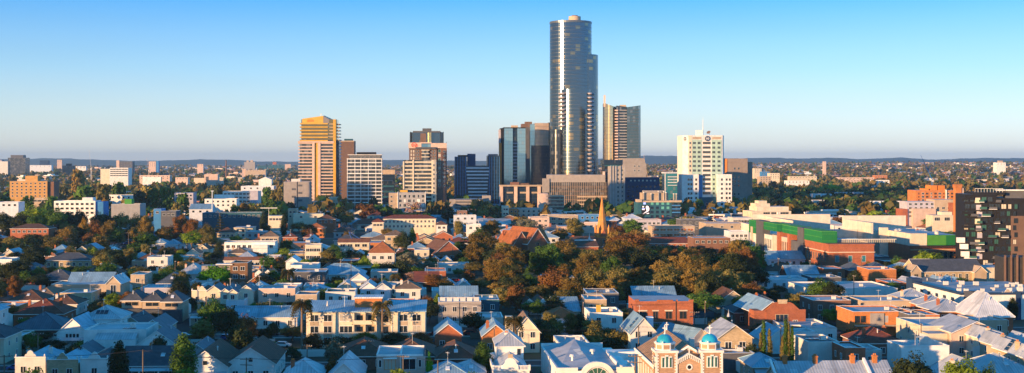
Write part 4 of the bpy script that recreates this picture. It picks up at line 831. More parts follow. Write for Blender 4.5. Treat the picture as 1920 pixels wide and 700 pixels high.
# black apartments: staggered windows and balconies
t = BP('apartment_tower', 'black apartment tower with scattered pale-curtained windows and stepped balconies at the frame edge', 'apartment tower', 1900, 545, rz=R(-9)).claim(1796, 2010, 30)
k = t.k
t.box('wall', 1813, 1870, 365, 0, 22, 'black', top='membrane_dark'); t.box('wall', 1870.1, 2010, 372, -.5, 24, 'black', top='membrane_dark'); t.box('penthouse', 1828, 1885, 361, .8, 18, 'black', py0=366); t.box('lower_wall', 1895, 2010, 405, -.9, 8, 'brownwall')
rn = random.Random(11)
for r_ in range(10):
    z = t.z(378.5+r_*13.2)
    for c in range(9):
        px = 1815+c*10.8+(r_ % 2)*2.5; yy = 0 if px < 1869 else -.5 if px < 1894 else -.9
        if r_ == 0 and px > 1868: continue
        q = rn.random()
        if q < .86: window(t.T, t.x(px), yy, z, rn.choice((1.2, 1.6, 1.9)), 1.9, pane='curtain' if q < .1 else ('glass_green' if q < .27 else 'glass'), frame='black', mull=1)
    for c in range(2):
        a = 1818+rn.random()*62; w = 9+rn.random()*7
        b = MB(); b.box(0, w*k, -1.9, 0, 0, .2, 'trim' if (r_+c) % 2 else 'darkgrey'); b.box(0, w*k, -1.9, -1.82, .2, 1.1, 'glass_green' if c else 'darkgrey'); b.box(w*k-.08, w*k, -1.82, 0, .2, 1.1, 'darkgrey'); o = put(b, 'balcony', t.T); o.location = (t.x(a), 0 if a < 1869 else -.5, z-.3)
    if r_ < 9: a = 1831+(r_ % 3)*2; b = MB(); b.box(t.x(a), t.x(a+9), -.25, .01, z-.6, z+1.6, 'lilac' if r_ % 3 else 'cream'); put(b, 'white_panel', t.T)
for i, (a, py) in enumerate(((1798, 456), (1804, 468), (1806, 482), (1812, 492))): b = MB(); b.box(t.x(a), t.x(a+14), -1.4, 1, t.z(py), t.z(py)+2.2, 'white'); put(b, 'balcony', t.T)
for py in (375, 402, 428, 458): b = MB(); b.box(t.x(1806), t.x(1828), -1.2, 0, t.z(py), t.z(py)+1.1, 'black'); put(b, 'balcony', t.T)
rl = MB()
for i in range(10): rl.box(t.x(1832+i*5.5), t.x(1832+i*5.5)+.12, 1.2, 1.3, t.z(361), t.z(361)+1.6, 'trim')
rl.box(t.x(1832), t.x(1883), 1.2, 1.3, t.z(361)+1.5, t.z(361)+1.65, 'trim'); put(rl, 'railing', t.T)
t.box('roof_canopy', 1875, 2010, 356, 3, 9, 'trim', py0=358.5); t.box('plant_room', 1890, 2005, 358.5, 4, 9, 'darkgrey', py0=372)
t = BP('slatted_screen', 'dark slatted structure with tan posts at the frame edge before the black apartments', 'building', 1930, 470, rz=R(-6)).claim(1880, 2000, 14)
t.box('wall', 1883, 2000, 483, 0, 12, 'slats_dark'); [t.box('post', a, a+3, 479, -.8, 0, 'brownwall') for a in (1884, 1895, 1906, 1918, 1930)]
# slate roofed hall with pediment
t = BP('civic_hall', 'long slate-roofed hall with a small classical pediment front', 'hall', 1770, 500, rz=R(8)).claim(1700, 1880, 16)
x0, x1 = t.x(1718), t.x(1850); t.box('wall', 1718, 1850, 0, 0, 14, 'creambrick', z1=5.2); m = MB(); m.gable(x0, x1, 0, 14, 5.2, 4.2, 'slate', 'creambrick', axis='x'); put(m, 'roof', t.T)
m = MB(); m.box(t.x(1703), t.x(1722), -1.2, 6, -1, 5.6, 'tan'); m.gable(t.x(1703), t.x(1722), -1.2, 6, 5.6, 2.2, 'tan', 'tan'); put(m, 'portico', t.T); window(t.T, t.x(1712), -1.2, .8, 1.6, 3.4, frame='creambrick'); t.box('annex', 1850, 1892, 0, -1, 12, 'cream', z1=6.4, top='membrane')
m = MB(); m.gable(t.x(1826), t.x(1850), -2, 3, 5, 2.2, 'tan', 'tan'); m.box(t.x(1826), t.x(1850), -2, 0, -1, 5, 'tan'); put(m, 'side_gable', t.T); rowwin(t.T, spread(t.x(1730), t.x(1822), 7), 0, 1.6, 1.2, 2.4)
# long white commercial building with navy frames
t = BP('commercial_building', 'long white two-storey building with navy-framed windows and a flat grey roof', 'building', 1870, 388, rz=R(3.8)).claim(1728, 2000, 42)
xl, xr = t.x(1800), t.x(2010); h = t.z(553); m = MB(); m.box(xl, xr, 0, 42, -1, h, 'white', top='membrane'); put(m, 'wall', t.T)
m = MB(); m.box(xl-.2, xr, -.2, .3, h, h+.7, 'navy'); m.box(xl-.2, xl+.3, .3, 42, h, h+.7, 'navy'); put(m, 'parapet', t.T)
wallwin(t.T, xl, spread(3, 40, 6), 3.6, 2.2, 2.6, frame='navy', mull=1); m = MB(); m.box(xl-.5, xl+3, 38, 43, -1, h+1.5, 'navy'); put(m, 'stair_tower', t.T); m = MB(); m.box(xl+1, xl+5.5, -.6, .6, -1, h+1.2, 'darkgrey'); m.box(xl+17, xl+18.5, -.5, .5, -1, h+1, 'navy'); put(m, 'portal', t.T)
rn = random.Random(4)
for i in range(16): acunit(t.T, xl+3+i*1.9+rn.random(), 6+rn.random()*30, h+.02, rn.uniform(.8, 1.4))
# ---------------------------------------------------------------- the two red churches and the spire
t = BP('brick_church', 'red brick church with steep tiled gables and white barge boards above the gum trees', 'church', 1008, 640, rz=R(28)).claim(965, 1055, 26)
k = t.k; m = MB(); m.box(-5.6, 5.6, 0, 26, -1, 7.5, 'brick'); put(m, 'wall', t.T); m = MB(); m.gable(-5.6, 5.6, 0, 26, 7.5, 7.2, 'tile_orange', 'brick', ov=.5, th=.4); put(m, 'roof', t.T)
m = MB(); m.box(-10.5, -5.7, 6, 24, -1, 6.5, 'brick'); put(m, 'aisle', t.T); m = MB(); m.gable(-11, -2.0, 5, 24, 6.5, 6.4, 'tile_orange', 'brick', ov=.3); put(m, 'aisle_roof', t.T)
m = MB(); m.box(5.7, 12, 9, 23, -1, 7, 'brick'); m.gable(4, 12, 9, 23, 7, 6.2, 'tile_orange', 'brick', axis='x'); put(m, 'transept', t.T); window(t.T, 0, 0, 3.2, 1.6, 4.2, frame='creambrick'); chimney(t.T, -9, 20, 11, 2.2)
t = BP('brick_church', 'long brown-tiled church roof with white ridge and tiny finial left of the spire', 'church', 1098, 655, rz=R(6)).claim(1074, 1128, 22)
m = MB(); m.box(t.x(1078), t.x(1122), 0, 16, -1, 4.5, 'brick'); put(m, 'wall', t.T); m = MB(); m.gable(t.x(1078), t.x(1122), 0, 16, 4.5, t.z(453)-4.5, 'tile_brown', 'brick', axis='x'); put(m, 'roof', t.T)
m = MB(); m.box(t.x(1077), t.x(1122), 7.7, 8.3, t.z(453)-.1, t.z(453)+.5, 'trim'); m.box(t.x(1074.5), t.x(1078), 2, 14, -1, t.z(450), 'brick'); put(m, 'ridge_cap', t.T); m = MB(); m.cyl(t.x(1110), 8, .9, t.z(453), t.z(446), 'offwhite', 8, r2=.25); m.cyl(t.x(1110), 8, .25, t.z(446), t.z(438), 'offwhite', 6, r2=.05); put(m, 'finial', t.T)
t = BP('church_spire', 'slender orange stone church spire with corner pinnacles on a brick tower', 'church tower', 1132, 690, rz=R(12)).claim(1120, 1144, 8)
s = 3.3; m = MB(); m.box(-s, s, 0, 2*s, -1, t.z(444), 'brick'); put(m, 'tower_wall', t.T); m = MB(); m.box(-s-.25, s+.25, -.25, 2*s+.25, t.z(446), t.z(444)+.1, 'orange_paint'); put(m, 'cornice', t.T)
m = MB(); m.cyl(0, s, 3.2, t.z(444), t.z(432), 'spire_stone', 8, r2=3.0, smooth=False) if mat('spire_stone', (.64, .27, .07)) else 0; m.cyl(0, s, 3.0, t.z(432), t.z(372)+1, 'spire_stone', 8, r2=.12, smooth=False); put(m, 'spire', t.T)
m = MB(); m.tube((0, s, t.z(372)+.6), (0, s, t.z(366)), .1, 'gold'); put(m, 'finial', t.T)
for a in (-1, 1):
    for b_ in (0, 2*s): m = MB(); m.cyl(a*2.9, b_+(.4 if b_ == 0 else -.4), .55, t.z(444), t.z(430), 'spire_stone', 4, smooth=False); m.cyl(a*2.9, b_+(.4 if b_ == 0 else -.4), .7, t.z(430), t.z(421), 'spire_stone', 4, r2=.03, smooth=False); put(m, 'pinnacle', t.T)
m = MB(); m.prism([(-1.6, -.3), (1.6, -.3), (1.6, .2), (-1.6, .2)], t.z(444), t.z(443), 'brick'); m.poly([(-1.8, -.32, t.z(444)), (1.8, -.32, t.z(444)), (0, -.32, t.z(430))], 'brick'); m.poly([(1.8, -.32, t.z(444)), (1.8, .5, t.z(444)), (0, 1.4, t.z(430)), (0, -.32, t.z(430))], 'brick'); m.poly([(-1.8, .5, t.z(444)), (-1.8, -.32, t.z(444)), (0, -.32, t.z(430)), (0, 1.4, t.z(430))], 'brick'); put(m, 'dormer_gable', t.T)
window(t.T, 0, 0, t.z(458), 1.3, 2.6, frame='creambrick')
# ---------------------------------------------------------------- middle ground, surveyed blocks: name, label, category, px0, px1, top row, Y, depth, wall, roof, storeys, windows per storey
def midblock(label, px0, px1, py, Y, d, wall='white', roof='membrane', st=2, n=6, cat='building', name=None, pitched=None, rz=None, extra=(), pane='glass', ww=1.6, lab2=None):
    t = BP(name or {'house': 'house'}.get(cat, 'apartment_block' if 'apartment' in cat else 'low_building'), label, cat, (px0+px1)/2, Y, rz).claim(px0, px1, d)
    h = t.z(py); z0 = terr(X(t.pc, Y), Y)
    if pitched:
        eh = h-pitched[1]; t.box('wall', px0, px1, 0, 0, d, wall, z1=eh); m = MB()
        getattr(m, 'hip' if pitched[0] == 'hip' else 'gable')(t.x(px0), t.x(px1), 0, d, eh+.004, pitched[1], roof, **({} if pitched[0] == 'hip' else dict(wall=wall, axis='x' if pitched[0] == 'gs' else 'y'))); put(m, 'roof', t.T); top = eh
    else: flatroof(t.T, t.x(px1)-t.x(px0), d, h, wall, roof, .5); top = h-.5; 
    fh = (top-z0*0-.3)/max(st, 1) if top < st*4.5 else 3.1
    for s in range(st):
        for x in spread(t.x(px0)+.5, t.x(px1)-.5, n): window(t.T, x, 0, top-(s+1)*min(fh, 3.4)+.7, ww, 1.45, pane=pane, mull=1 if Y < 900 else 0)
    for e in extra: t.box(*e[:5], *e[5:]) if len(e) == 7 else t.box(e[0], e[1], e[2], e[3], e[4], e[5], e[6], py0=e[7])
    return t
MBK = midblock
MBK('cream apartment block with red tiled hip roof and two rows of small windows', 719, 817, 404, 815, 12, 'cream', 'tile_red', 2, 13, 'apartment block', pitched=('hip', 2.2), ww=1.1)
MBK('small white hall with a grey tiled roof right of the red-roofed cream flats', 818, 838, 416, 800, 14, 'white', 'tile_brown', 1, 2, 'house', pitched=('hip', 2))
MBK('cream side wing with red tiled roof left of the red-roofed cream flats', 698, 719, 411, 800, 12, 'cream', 'tile_red', 1, 3, 'house', pitched=('hip', 2))
MBK('cream three-storey flats with orange roof and wide windows among gum trees', 634, 692, 449, 660, 12, 'cream', 'tile_orange', 2, 4, 'apartment block', pitched=('gs', 1.6), ww=2.4)
MBK('tall white villa with a steep orange tiled hip roof in the middle of the suburb', 692, 740, 455, 560, 16, 'offwhite', 'tile_orange', 2, 3, 'house', pitched=('hip', 4.6))
MBK('beige house with brown tiled hip roof beside the dark twin trees', 722, 760, 433, 640, 12, 'creambrick', 'tile_tan', 2, 3, 'house', pitched=('hip', 2.4))
MBK('salmon brick house with brown hip roof beside the long white wall', 594, 628, 403, 860, 12, 'brick', 'tile_brown', 1, 3, 'house', pitched=('hip', 3))
MBK('white rendered long wall building with dark roof below the gold-crowned tower', 550, 606, 401, 880, 12, 'cream', 'membrane_dark', 1, 2, 'building')
MBK('narrow tan shop building with tall chimneys at the foot of the grey slotted block', 540, 556, 392, 900, 12, 'tan', 'membrane_dark', 2, 2, 'building')
MBK('ochre and red brick flats behind the pale tree, left of the church', 954, 972, 391, 1020, 16, 'orangebrick', 'membrane', 3, 2, 'apartment block')
MBK('long pink flat-roofed block behind the grey-green tree', 966, 1036, 391, 1030, 18, 'pink', 'membrane', 3, 7, 'apartment block')
MBK('narrow cream end block beside the ochre brick flats', 942, 954, 387, 1010, 16, 'cream', 'membrane', 3, 2, 'apartment block')
MBK('pink and charcoal balconied flats behind the red brick church', 994, 1030, 408, 860, 18, 'pink', 'membrane_dark', 3, 3, 'apartment block')
MBK('tan flats with dark recessed balconies left of the church spire', 1030, 1084, 404, 880, 16, 'tan', 'membrane', 3, 4, 'apartment block', pane='band_glass', ww=3.)
MBK('pink-walled flat building between the round trees and the spire', 1090, 1128, 418, 830, 12, 'pink', 'tinwhite', 1, 3, 'building')
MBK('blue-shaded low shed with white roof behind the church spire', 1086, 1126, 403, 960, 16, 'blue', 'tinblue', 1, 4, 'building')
MBK('low red brick roofs beside the small orange turret right of the gum trees', 1206, 1290, 446, 700, 14, 'brick', 'tile_red', 1, 7, 'building', pitched=('gs', 3))
MBK('open-fronted flats with orange inner walls and flat roof behind the gum trees', 1222, 1303, 424, 760, 14, 'tan', 'membrane_dark', 2, 6, 'apartment block', pane='orangebrick', ww=3.4)
MBK('blue-grey building with dark brick top behind the gum trees', 1196, 1240, 412, 850, 14, 'lilac', 'tile_brown', 2, 5, 'building')
MBK('dark stepped charcoal block beside the open-fronted flats', 1276, 1325, 412, 820, 16, 'darkgrey', 'membrane_dark', 2, 4, 'building')
MBK('wide brown-roofed low hall left of the green billboards', 1324, 1402, 419, 780, 22, 'tan', 'membrane', 1, 4, 'building')
MBK('pale yellow-awninged shop row below the brown-roofed hall', 1368, 1404, 434, 720, 14, 'awning', 'membrane', 2, 4, 'building')
MBK('blue-roofed shop row in shade left of the brick street building', 1300, 1370, 446, 680, 16, 'brownbrick', 'tinblue', 1, 6, 'building')
# left side middle distance
MBK('ochre brick apartment block with five rows of windows on the far left', 19, 88, 340, 1260, 20, 'ochre', 'membrane_dark', 5, 8, 'apartment block', extra=(('roof_box', 45, 68, 330, 4, 14, 'ochre', 340.1), ('side_wing', 88, 99, 341, 2, 20, 'brownbrick')))
MBK('white flats with long balconies below the ochre brick apartment block', 102, 178, 377, 900, 16, 'white', 'membrane', 3, 8, 'apartment block', ww=2., extra=(('roof_box', 152, 171, 371, 3, 12, 'white', 377.1), ('side_wing', 178, 192, 379, 1, 16, 'blue')))
MBK('low flats with pale window bays behind the white balconied flats', 52, 96, 372, 1080, 14, 'tan', 'membrane_dark', 1, 5, 'apartment block', ww=4)
MBK('big blank grey wall building half in shadow right of the white balconied flats', 209, 262, 383, 880, 18, 'grey', 'membrane_dark', 0, 0, 'building', extra=(('roof_box', 231, 244, 374, 4, 12, 'lightgreen', 383.1),))
MBK('long white low building with rooftop poles above the blank grey wall', 186, 277, 366, 1180, 14, 'white', 'membrane', 1, 9, 'building')
MBK('yellow-ended white office with dark window bands on the left skyline', 206, 240, 315, 1900, 24, 'white', 'membrane_dark', 4, 6, 'building', extra=(('yellow_wing', 189, 206, 317, 0, 24, 'cream'),), ww=4)
MBK('dark square office block on the left skyline', 220, 248, 303, 3800, 30, 'darkgrey', 'membrane_dark', 5, 5, 'building', extra=(('side_strip', 218.5, 224, 301, -1, 8, 'pink'),))
MBK('pink and blue slim twin block on the left skyline', 279, 292, 303, 4000, 20, 'pink', 'membrane', 5, 3, 'building', extra=(('side_wing', 292, 297, 302, 1, 18, 'blue'),))
MBK('curved-roofed pale blue office at the left frame edge', 15, 47, 296, 3500, 40, 'mullion_glass', 'membrane_dark', 6, 4, 'building', extra=(('roof_drum', 19, 42, 291, 6, 30, 'darkgrey', 296.1), ('white_wing', 0, 16, 303, -4, 20, 'offwhite'), ('left_wing', -20, 4, 300, -2, 20, 'lilac')))
MBK('pale glassy low building right of the curved-roofed office', 56, 96, 310, 4200, 20, 'awning', 'tinwhite', 2, 5, 'building', extra=(('roof_box', 74, 90, 301, 4, 16, 'navy', 310.1),))
MBK('dark office with a small round drum on its roof', 117, 138, 311, 3600, 20, 'brownwall', 'membrane_dark', 3, 4, 'building', extra=(('roof_drum', 123, 132, 307, 5, 14, 'black', 311.1),))
MBK('small white block with dark bays left of the yellow-ended office', 142, 161, 312, 4200, 16, 'white', 'membrane', 2, 3, 'building', ww=5)
MBK('small pink tower on the left skyline', 107, 116, 300, 5500, 14, 'pink', 'membrane', 3, 2, 'building')
MBK('pink and white terraced flats beyond the left trees', 262, 318, 329, 2170, 18, 'pink', 'membrane_dark', 2, 7, 'apartment block', extra=(('white_bay', 268, 302, 332, -1, 5, 'white'),))
MBK('plain grey tower with two roof boxes on the skyline left of centre', 458, 478, 304, 5000, 26, 'concrete', 'membrane', 0, 0, 'tower', name='office_tower', extra=(('roof_box', 462, 466, 301, 4, 12, 'tan', 304.1), ('roof_box', 469, 474, 300.5, 4, 12, 'tan', 304.1)))
MBK('small pink and blue block on the skyline left of the grey tower', 370, 381, 308, 3900, 14, 'pink', 'membrane', 2, 2, 'building')
MBK('long peach factory building below the grey skyline tower', 460, 498, 319, 3400, 20, 'tan', 'membrane', 1, 6, 'building', extra=(('lower_wing', 454, 462, 317, 2, 20, 'pink'),))
MBK('dark teal glass offices on the skyline right of the grey tower', 502, 534, 309, 5200, 20, 'teal', 'membrane_dark', 2, 6, 'building', extra=(('side_block', 483, 500, 311, 0, 20, 'teal'), ('roof_box', 511, 518, 304, 4, 12, 'brick', 309.1), ('end_block', 534, 545, 308, 0, 16, 'pink')))
MBK('cream stepped warehouse with a square logo panel left of the towers', 383, 408, 327, 2100, 18, 'pink', 'membrane', 0, 0, 'building', extra=(('sign_panel', 386, 391, 331.5, -.3, 0, 'darkgrey', 338), ('left_wing', 364, 383, 334, 0, 18, 'cream'), ('right_wing', 406, 416, 339, 0, 18, 'pink')))
MBK('low pale warehouse left of the cream stepped warehouse', 329, 352, 333, 2050, 18, 'pink', 'tinwhite', 1, 4, 'warehouse')
MBK('wide white apartment row with recessed blue bays left of the grey slotted block', 418, 484, 359, 1080, 18, 'offwhite', 'membrane', 3, 9, 'apartment block', extra=(('roof_box', 403, 440, 365, -3, 0, 'white'), ('end_wing', 470, 484, 358, -2, 0, 'lilac')), pane='band_glass', ww=2.4)
MBK('white and tan terrace in front of the wide white apartment row', 384, 443, 373, 1050, 16, 'white', 'membrane', 2, 6, 'apartment block')
MBK('long blue-roofed warehouse left of the slotted grey block', 452, 513, 349, 1250, 20, 'awning', 'tinblue', 1, 5, 'warehouse')
MBK('white-walled saw-roofed warehouse near the left of the towers', 485, 509, 332, 1950, 16, 'white', 'tinwhite', 0, 0, 'warehouse', pitched=('gf', 4))
MBK('long railway-station-like shed with teal wall and cream fascia', 380, 490, 399, 830, 14, 'teal', 'tinblue', 1, 12, 'warehouse')
MBK('low cream station pavilion right of the long teal shed', 503, 530, 405, 830, 12, 'cream', 'tinwhite', 1, 4, 'building')
MBK('blue warehouse with pitched roof behind the long teal shed', 355, 396, 383, 900, 18, 'awning', 'tinblue', 1, 3, 'warehouse', pitched=('gs', 3.5))
MBK('blue-shaded flats with white roof edge left of the tall thin pole', 327, 362, 362, 1100, 16, 'lilac', 'tinwhite', 2, 5, 'apartment block')
MBK('tall bright blue shed end beside the rust-coloured trees', 288, 302, 392, 800, 14, 'blue', 'tinwhite', 1, 1, 'building')
MBK('dark block with striped roof right of the bright blue shed', 302, 330, 396, 790, 14, 'darkgrey', 'membrane_dark', 1, 3, 'building')
MBK('ochre mansion with slate hip roof and two tall red chimneys', 84, 170, 476, 555, 14, 'creambrick', 'slate', 1, 7, 'house', pitched=('hip', 2.9), ww=1.1)
MBK('brown brick tiled-roof house with orange chimney at the upper left', 20, 90, 421, 740, 14, 'brick', 'tile_brown', 1, 7, 'house', pitched=('hip', 2.4))
MBK('blue-walled garage block at the left frame edge below the ochre block', -10, 34, 379, 900, 14, 'awning', 'tinblue', 1, 4, 'building')
MBK('cream flats with small windows beside the brown hip-roofed house right of the conifer', 572, 602, 459, 600, 10, 'cream', 'membrane', 2, 4, 'apartment block')
MBK('long white modernist house with a wedge-shaped stair box', 421, 515, 454, 630, 12, 'white', 'membrane', 1, 9, 'house', extra=(('stair_box', 476, 503, 459, -4, 0, 'white'),))
MBK('tan house with brown hip roof left of the pencil cypresses', 407, 440, 427, 740, 12, 'creambrick', 'tile_brown', 1, 4, 'house', pitched=('hip', 3))
MBK('low house with brown tiled hip roof behind the long white modernist house', 488, 522, 434, 700, 12, 'tan', 'tile_tan', 1, 4, 'house', pitched=('hip', 3))
t = MBK('brown timber-screened townhouse with vivid ivy-covered wall', 432, 464, 493, 480, 12, 'wood', 'slats_tan', 3, 2, 'house', extra=(('pergola', 405, 436, 495, -.5, 4, 'offwhite', 497),))
m = MB(); m.box(t.x(378), t.x(432), 1, 8, -1, t.z(499), 'concrete'); put(m, 'side_wing', t.T)
iv = link('ivy', leafmesh('ivy', [(t.x(405), 0.6, t.z(515), 5.4, .5, 3.4), (t.x(385), .6, t.z(520), 3.5, .5, 2.5), (t.x(420), .6, t.z(520), 3.5, .5, 3)], 2600, .5, 5, 'leaf_ivy'), t.T)
MBK('terracotta-roofed low building behind the ivy-covered townhouse', 420, 490, 483, 555, 9, 'offwhite', 'tile_orange', 1, 6, 'house', pitched=('gs', 1.2))
MBK('brown brick church hall with steep gable and red chimney behind the dark twin trees', 812, 870, 452, 600, 22, 'brick', 'tile_brown', 1, 4, 'house', pitched=('gf', 6), rz=R(20))
MBK('white wedge of a house at the edge of the trees right of the red-roofed flats', 875, 902, 421, 790, 10, 'white', 'membrane', 1, 2, 'house')
MBK('blue-white house with a green square window below the dark blue towers', 851, 893, 404, 880, 12, 'awning', 'membrane_dark', 1, 3, 'house')
MBK('brick-topped shop row below the dark blue towers', 858, 876, 396, 930, 12, 'brownbrick', 'membrane_dark', 1, 2, 'building')
# right side skyline
MBK('cream hillside apartments right of the grey-brown tower', 1414, 1428, 316, 2900, 16, 'cream', 'membrane', 3, 3, 'apartment block'); MBK('blue glazed hillside block on the right', 1428, 1443, 322, 2700, 16, 'blue', 'membrane', 3, 3, 'building')
MBK('wide cream hillside apartments beside the round trees', 1443, 1462, 325, 2250, 16, 'cream', 'membrane', 3, 4, 'apartment block'); MBK('tan hillside apartments in front of the blue glazed block', 1424, 1446, 331, 2150, 16, 'tan', 'membrane', 3, 4, 'apartment block')
MBK('orange-cream long hillside school block', 1480, 1532, 331, 2450, 14, 'cream', 'membrane', 1, 9, 'building'); MBK('white low hillside warehouse', 1476, 1518, 339, 1950, 18, 'white', 'tinwhite', 1, 6, 'warehouse')
MBK('long red-roofed hillside row right of the hill trees', 1571, 1640, 333, 2600, 14, 'pink', 'tile_orange', 1, 10, 'building'); MBK('white hillside villa row at the right', 1636, 1668, 338, 2300, 14, 'white', 'membrane', 2, 6, 'building')
MBK('pale pink hillside hall left of the white villa row', 1588, 1612, 337, 2300, 14, 'pink', 'membrane', 1, 4, 'building'); MBK('orange hillside block near the crane', 1640, 1664, 329, 2700, 14, 'orangebrick', 'membrane', 2, 5, 'building')
MBK('small white ridge-top tower with mast on the right skyline', 1868, 1886, 305, 3500, 20, 'white', 'membrane', 2, 3, 'building', extra=(('roof_box', 1873, 1881, 301.5, 2, 10, 'tan', 305.1),))
MBK('little pink ridge-top turret block on the right skyline', 1544, 1549, 303, 3300, 8, 'pink', 'membrane', 1, 1, 'building'); MBK('long white shed roofs in the dark park', 1526, 1560, 364, 1300, 14, 'awning', 'tinwhite', 1, 5, 'warehouse')
MBK('long blue school building in the dark park', 1560, 1620, 361, 1350, 14, 'lilac', 'tile_brown', 2, 9, 'building'); MBK('low blue roofs at the bottom of the dark park', 1510, 1556, 376, 1150, 16, 'offwhite', 'tinblue', 1, 5, 'building')
MBK('cream gabled cottage in the dark park', 1582, 1600, 370, 1250, 10, 'tan', 'membrane', 1, 2, 'house'); MBK('long blue shed left of the orange apartments', 1640, 1700, 378, 1120, 16, 'awning', 'tinblue', 1, 7, 'warehouse')
# three cranes, a smokestack, thin masts
def crane(px, ytop, Y, jib, label, col='tan', ybase=330):
    t = BP('tower_crane', label, 'crane', px, Y); t.T['group'] = 'construction cranes'; h = t.z(ytop); zb = h*.45; w = .8; m = MB()
    for a in (-w, w):
        for b_ in (-w, w): m.tube((a, b_, -1), (a, b_, zb), .16, col, 4)
    for i in range(int(zb/3)): m.tube((-w, -w, i*3), (w, -w, i*3+3), .1, col, 4); m.tube((w, w, i*3), (-w, w, i*3+3), .1, col, 4)
    put(m, 'mast', t.T); m = MB(); tip = Vector((jib, 0, h))
    for s_ in (-.6, .6): m.tube((0, s_, zb+1), tip, .2, col, 4)
    m.tube((0, 0, zb+2.4), tip, .16, col, 4); m.tube((0, 0, zb+1), (-jib*.35, 0, zb+3), .4, col, 5); put(m, 'jib', t.T); m = MB(); m.box(-jib*.35-1.4, -jib*.35+1.4, -1, 1, zb+1, zb+3.5, 'concrete'); put(m, 'counterweight', t.T); m = MB(); m.box(-1.2, 1.2, -1.9, -.9, zb-1, zb+1.6, 'offwhite'); put(m, 'cab', t.T)
crane(1748, 291, 1500, -14, 'blue-grey luffing crane over the hillside on the right', 'blue'); crane(1214, 291, 1700, -5, 'pale pink crane right of the curved tower', 'pink'); crane(171, 281, 2600, -4, 'thin pale crane on the left skyline', 'offwhite'); crane(279, 296, 3000, -5, 'faint pink crane above the twin block on the left skyline', 'pink')
t = BP('smokestack', 'thin brown smokestack on the skyline left of the grey tower', 'chimney', 424, 2700); m = MB(); m.cyl(0, 0, 1.6, -1, t.z(301), 'brownbrick', 10, r2=1.1); put(m, 'shaft', t.T); m = MB(); m.cyl(0, 0, 1.35, t.z(301), t.z(300.3), 'darkgrey', 10); put(m, 'cap', t.T)
def polething(px, ytop, Y, r, label, m_='awning', arm=0):
    t = BP('light_pole', label, 'pole', px, Y); t.T['group'] = 'tall poles'; m = MB(); m.cyl(0, 0, r, -1, t.z(ytop), m_, 8, r2=r*.6); put(m, 'shaft', t.T); m = MB(); m.box(-r*2-arm, r*2+arm, -.3, .3, t.z(ytop), t.z(ytop)+.5, m_); put(m, 'head', t.T)
polething(398, 359, 900, .5, 'tall pale pole standing left of the teal shed'); polething(504, 391, 830, .2, 'slim pole with a wide crossbar right of the teal shed', 'offwhite', 5)
polething(1411, 462, 640, .2, 'street pole with blue round sign near the green billboards', 'blue'); polething(1338, 398, 900, .16, 'slim lamp pole before the arched sign', 'offwhite', .4); polething(1371, 402, 880, .16, 'second slim lamp pole right of the arched sign', 'offwhite', .4)
# blue boom lift
t = BP('boom_lift', 'bright blue boom lift with folded arm in a building yard', 'boom lift', 668, 700).claim(650, 680, 8); m = MB(); m.box(-2, 2, -1, 1, .6, 1.8, 'car_blue'); put(m, 'body', t.T)
m = MB(); m.tube((-1, 0, 1.8), (-4, 0, 9.5), .3, 'car_blue', 6); m.tube((-4, 0, 9.5), (4.5, 0, 4), .28, 'car_blue', 6); put(m, 'arm', t.T); m = MB(); m.box(4, 5.6, -.7, .7, 2.8, 4, 'blue'); put(m, 'basket', t.T)
for a in (-1.4, 1.4):
    for b_ in (-1.05, 1.05): m = MB(); m.tube((a, b_-.15, .5), (a, b_+.15, .5), .5, 'rubber', 12); put(m, 'wheel', t.T)
# ---------------------------------------------------------------- blue-domed church
t = BP('domed_church', 'brown brick church with two blue domes, white quoins and small white crosses', 'church', 1297, 240, rz=R(3.5)).claim(1225, 1362, 32)
k = t.k
def cross(T, x, y, z, s=1.):
    m = MB(); m.box(x-.1*s, x+.1*s, y-.1, y+.1, z, z+1.5*s, 'trim'); m.box(x-.45*s, x+.45*s, y-.095, y+.095, z+.85*s, z+1.05*s, 'trim'); m.cyl(x, y, .28*s, z-.35, z+.05, 'trim', 8, r2=.12*s); return put(m, 'cross', T)
hw = 9.0                                    # nave: half width, eaves, ridge
ze, zr_ = 9.6, 13.3
m = MB(); m.box(-6.4, 5.8, 2.2, 24, -1, ze, 'church_brick'); put(m, 'nave_wall', t.T)
m = MB(); m.gable(-6.4, 5.8, 2.3, 24, ze, 3.7, 'tile_church' if mat('tile_church', (.40, .25, .15), 'tile') else '', 'church_brick', ov=.5, th=.45); put(m, 'nave_roof', t.T)
m = MB(); m.tube((-6.9, 2.3, ze-.2), (-6.9, 24.5, ze-.2), .22, 'trim', 6); put(m, 'gutter', t.T); cross(t.T, -.3, 24.2, ze+3.9, .9)
m = MB(); m.box(-3.6, -2.4, 15, 16.4, ze+1.0, ze+3.4, 'offwhite'); m.box(2.2, 3.2, 13, 14, ze+1.3, ze+3.4, 'offwhite'); put(m, 'roof_vent', t.T); m = MB(); m.box(4.6, 5.9, 9, 10.6, ze-.4, ze+1.9, 'awning'); put(m, 'roof_unit', t.T)
for q in spread(3, 24, 7): window(t.T, -6.4, q, 3.4, 1., 4.4, rot=-math.pi/2, pane='glass', frame='trim', mull=1)
zt = ZZ(659, 240)                           # top of the tower cornice
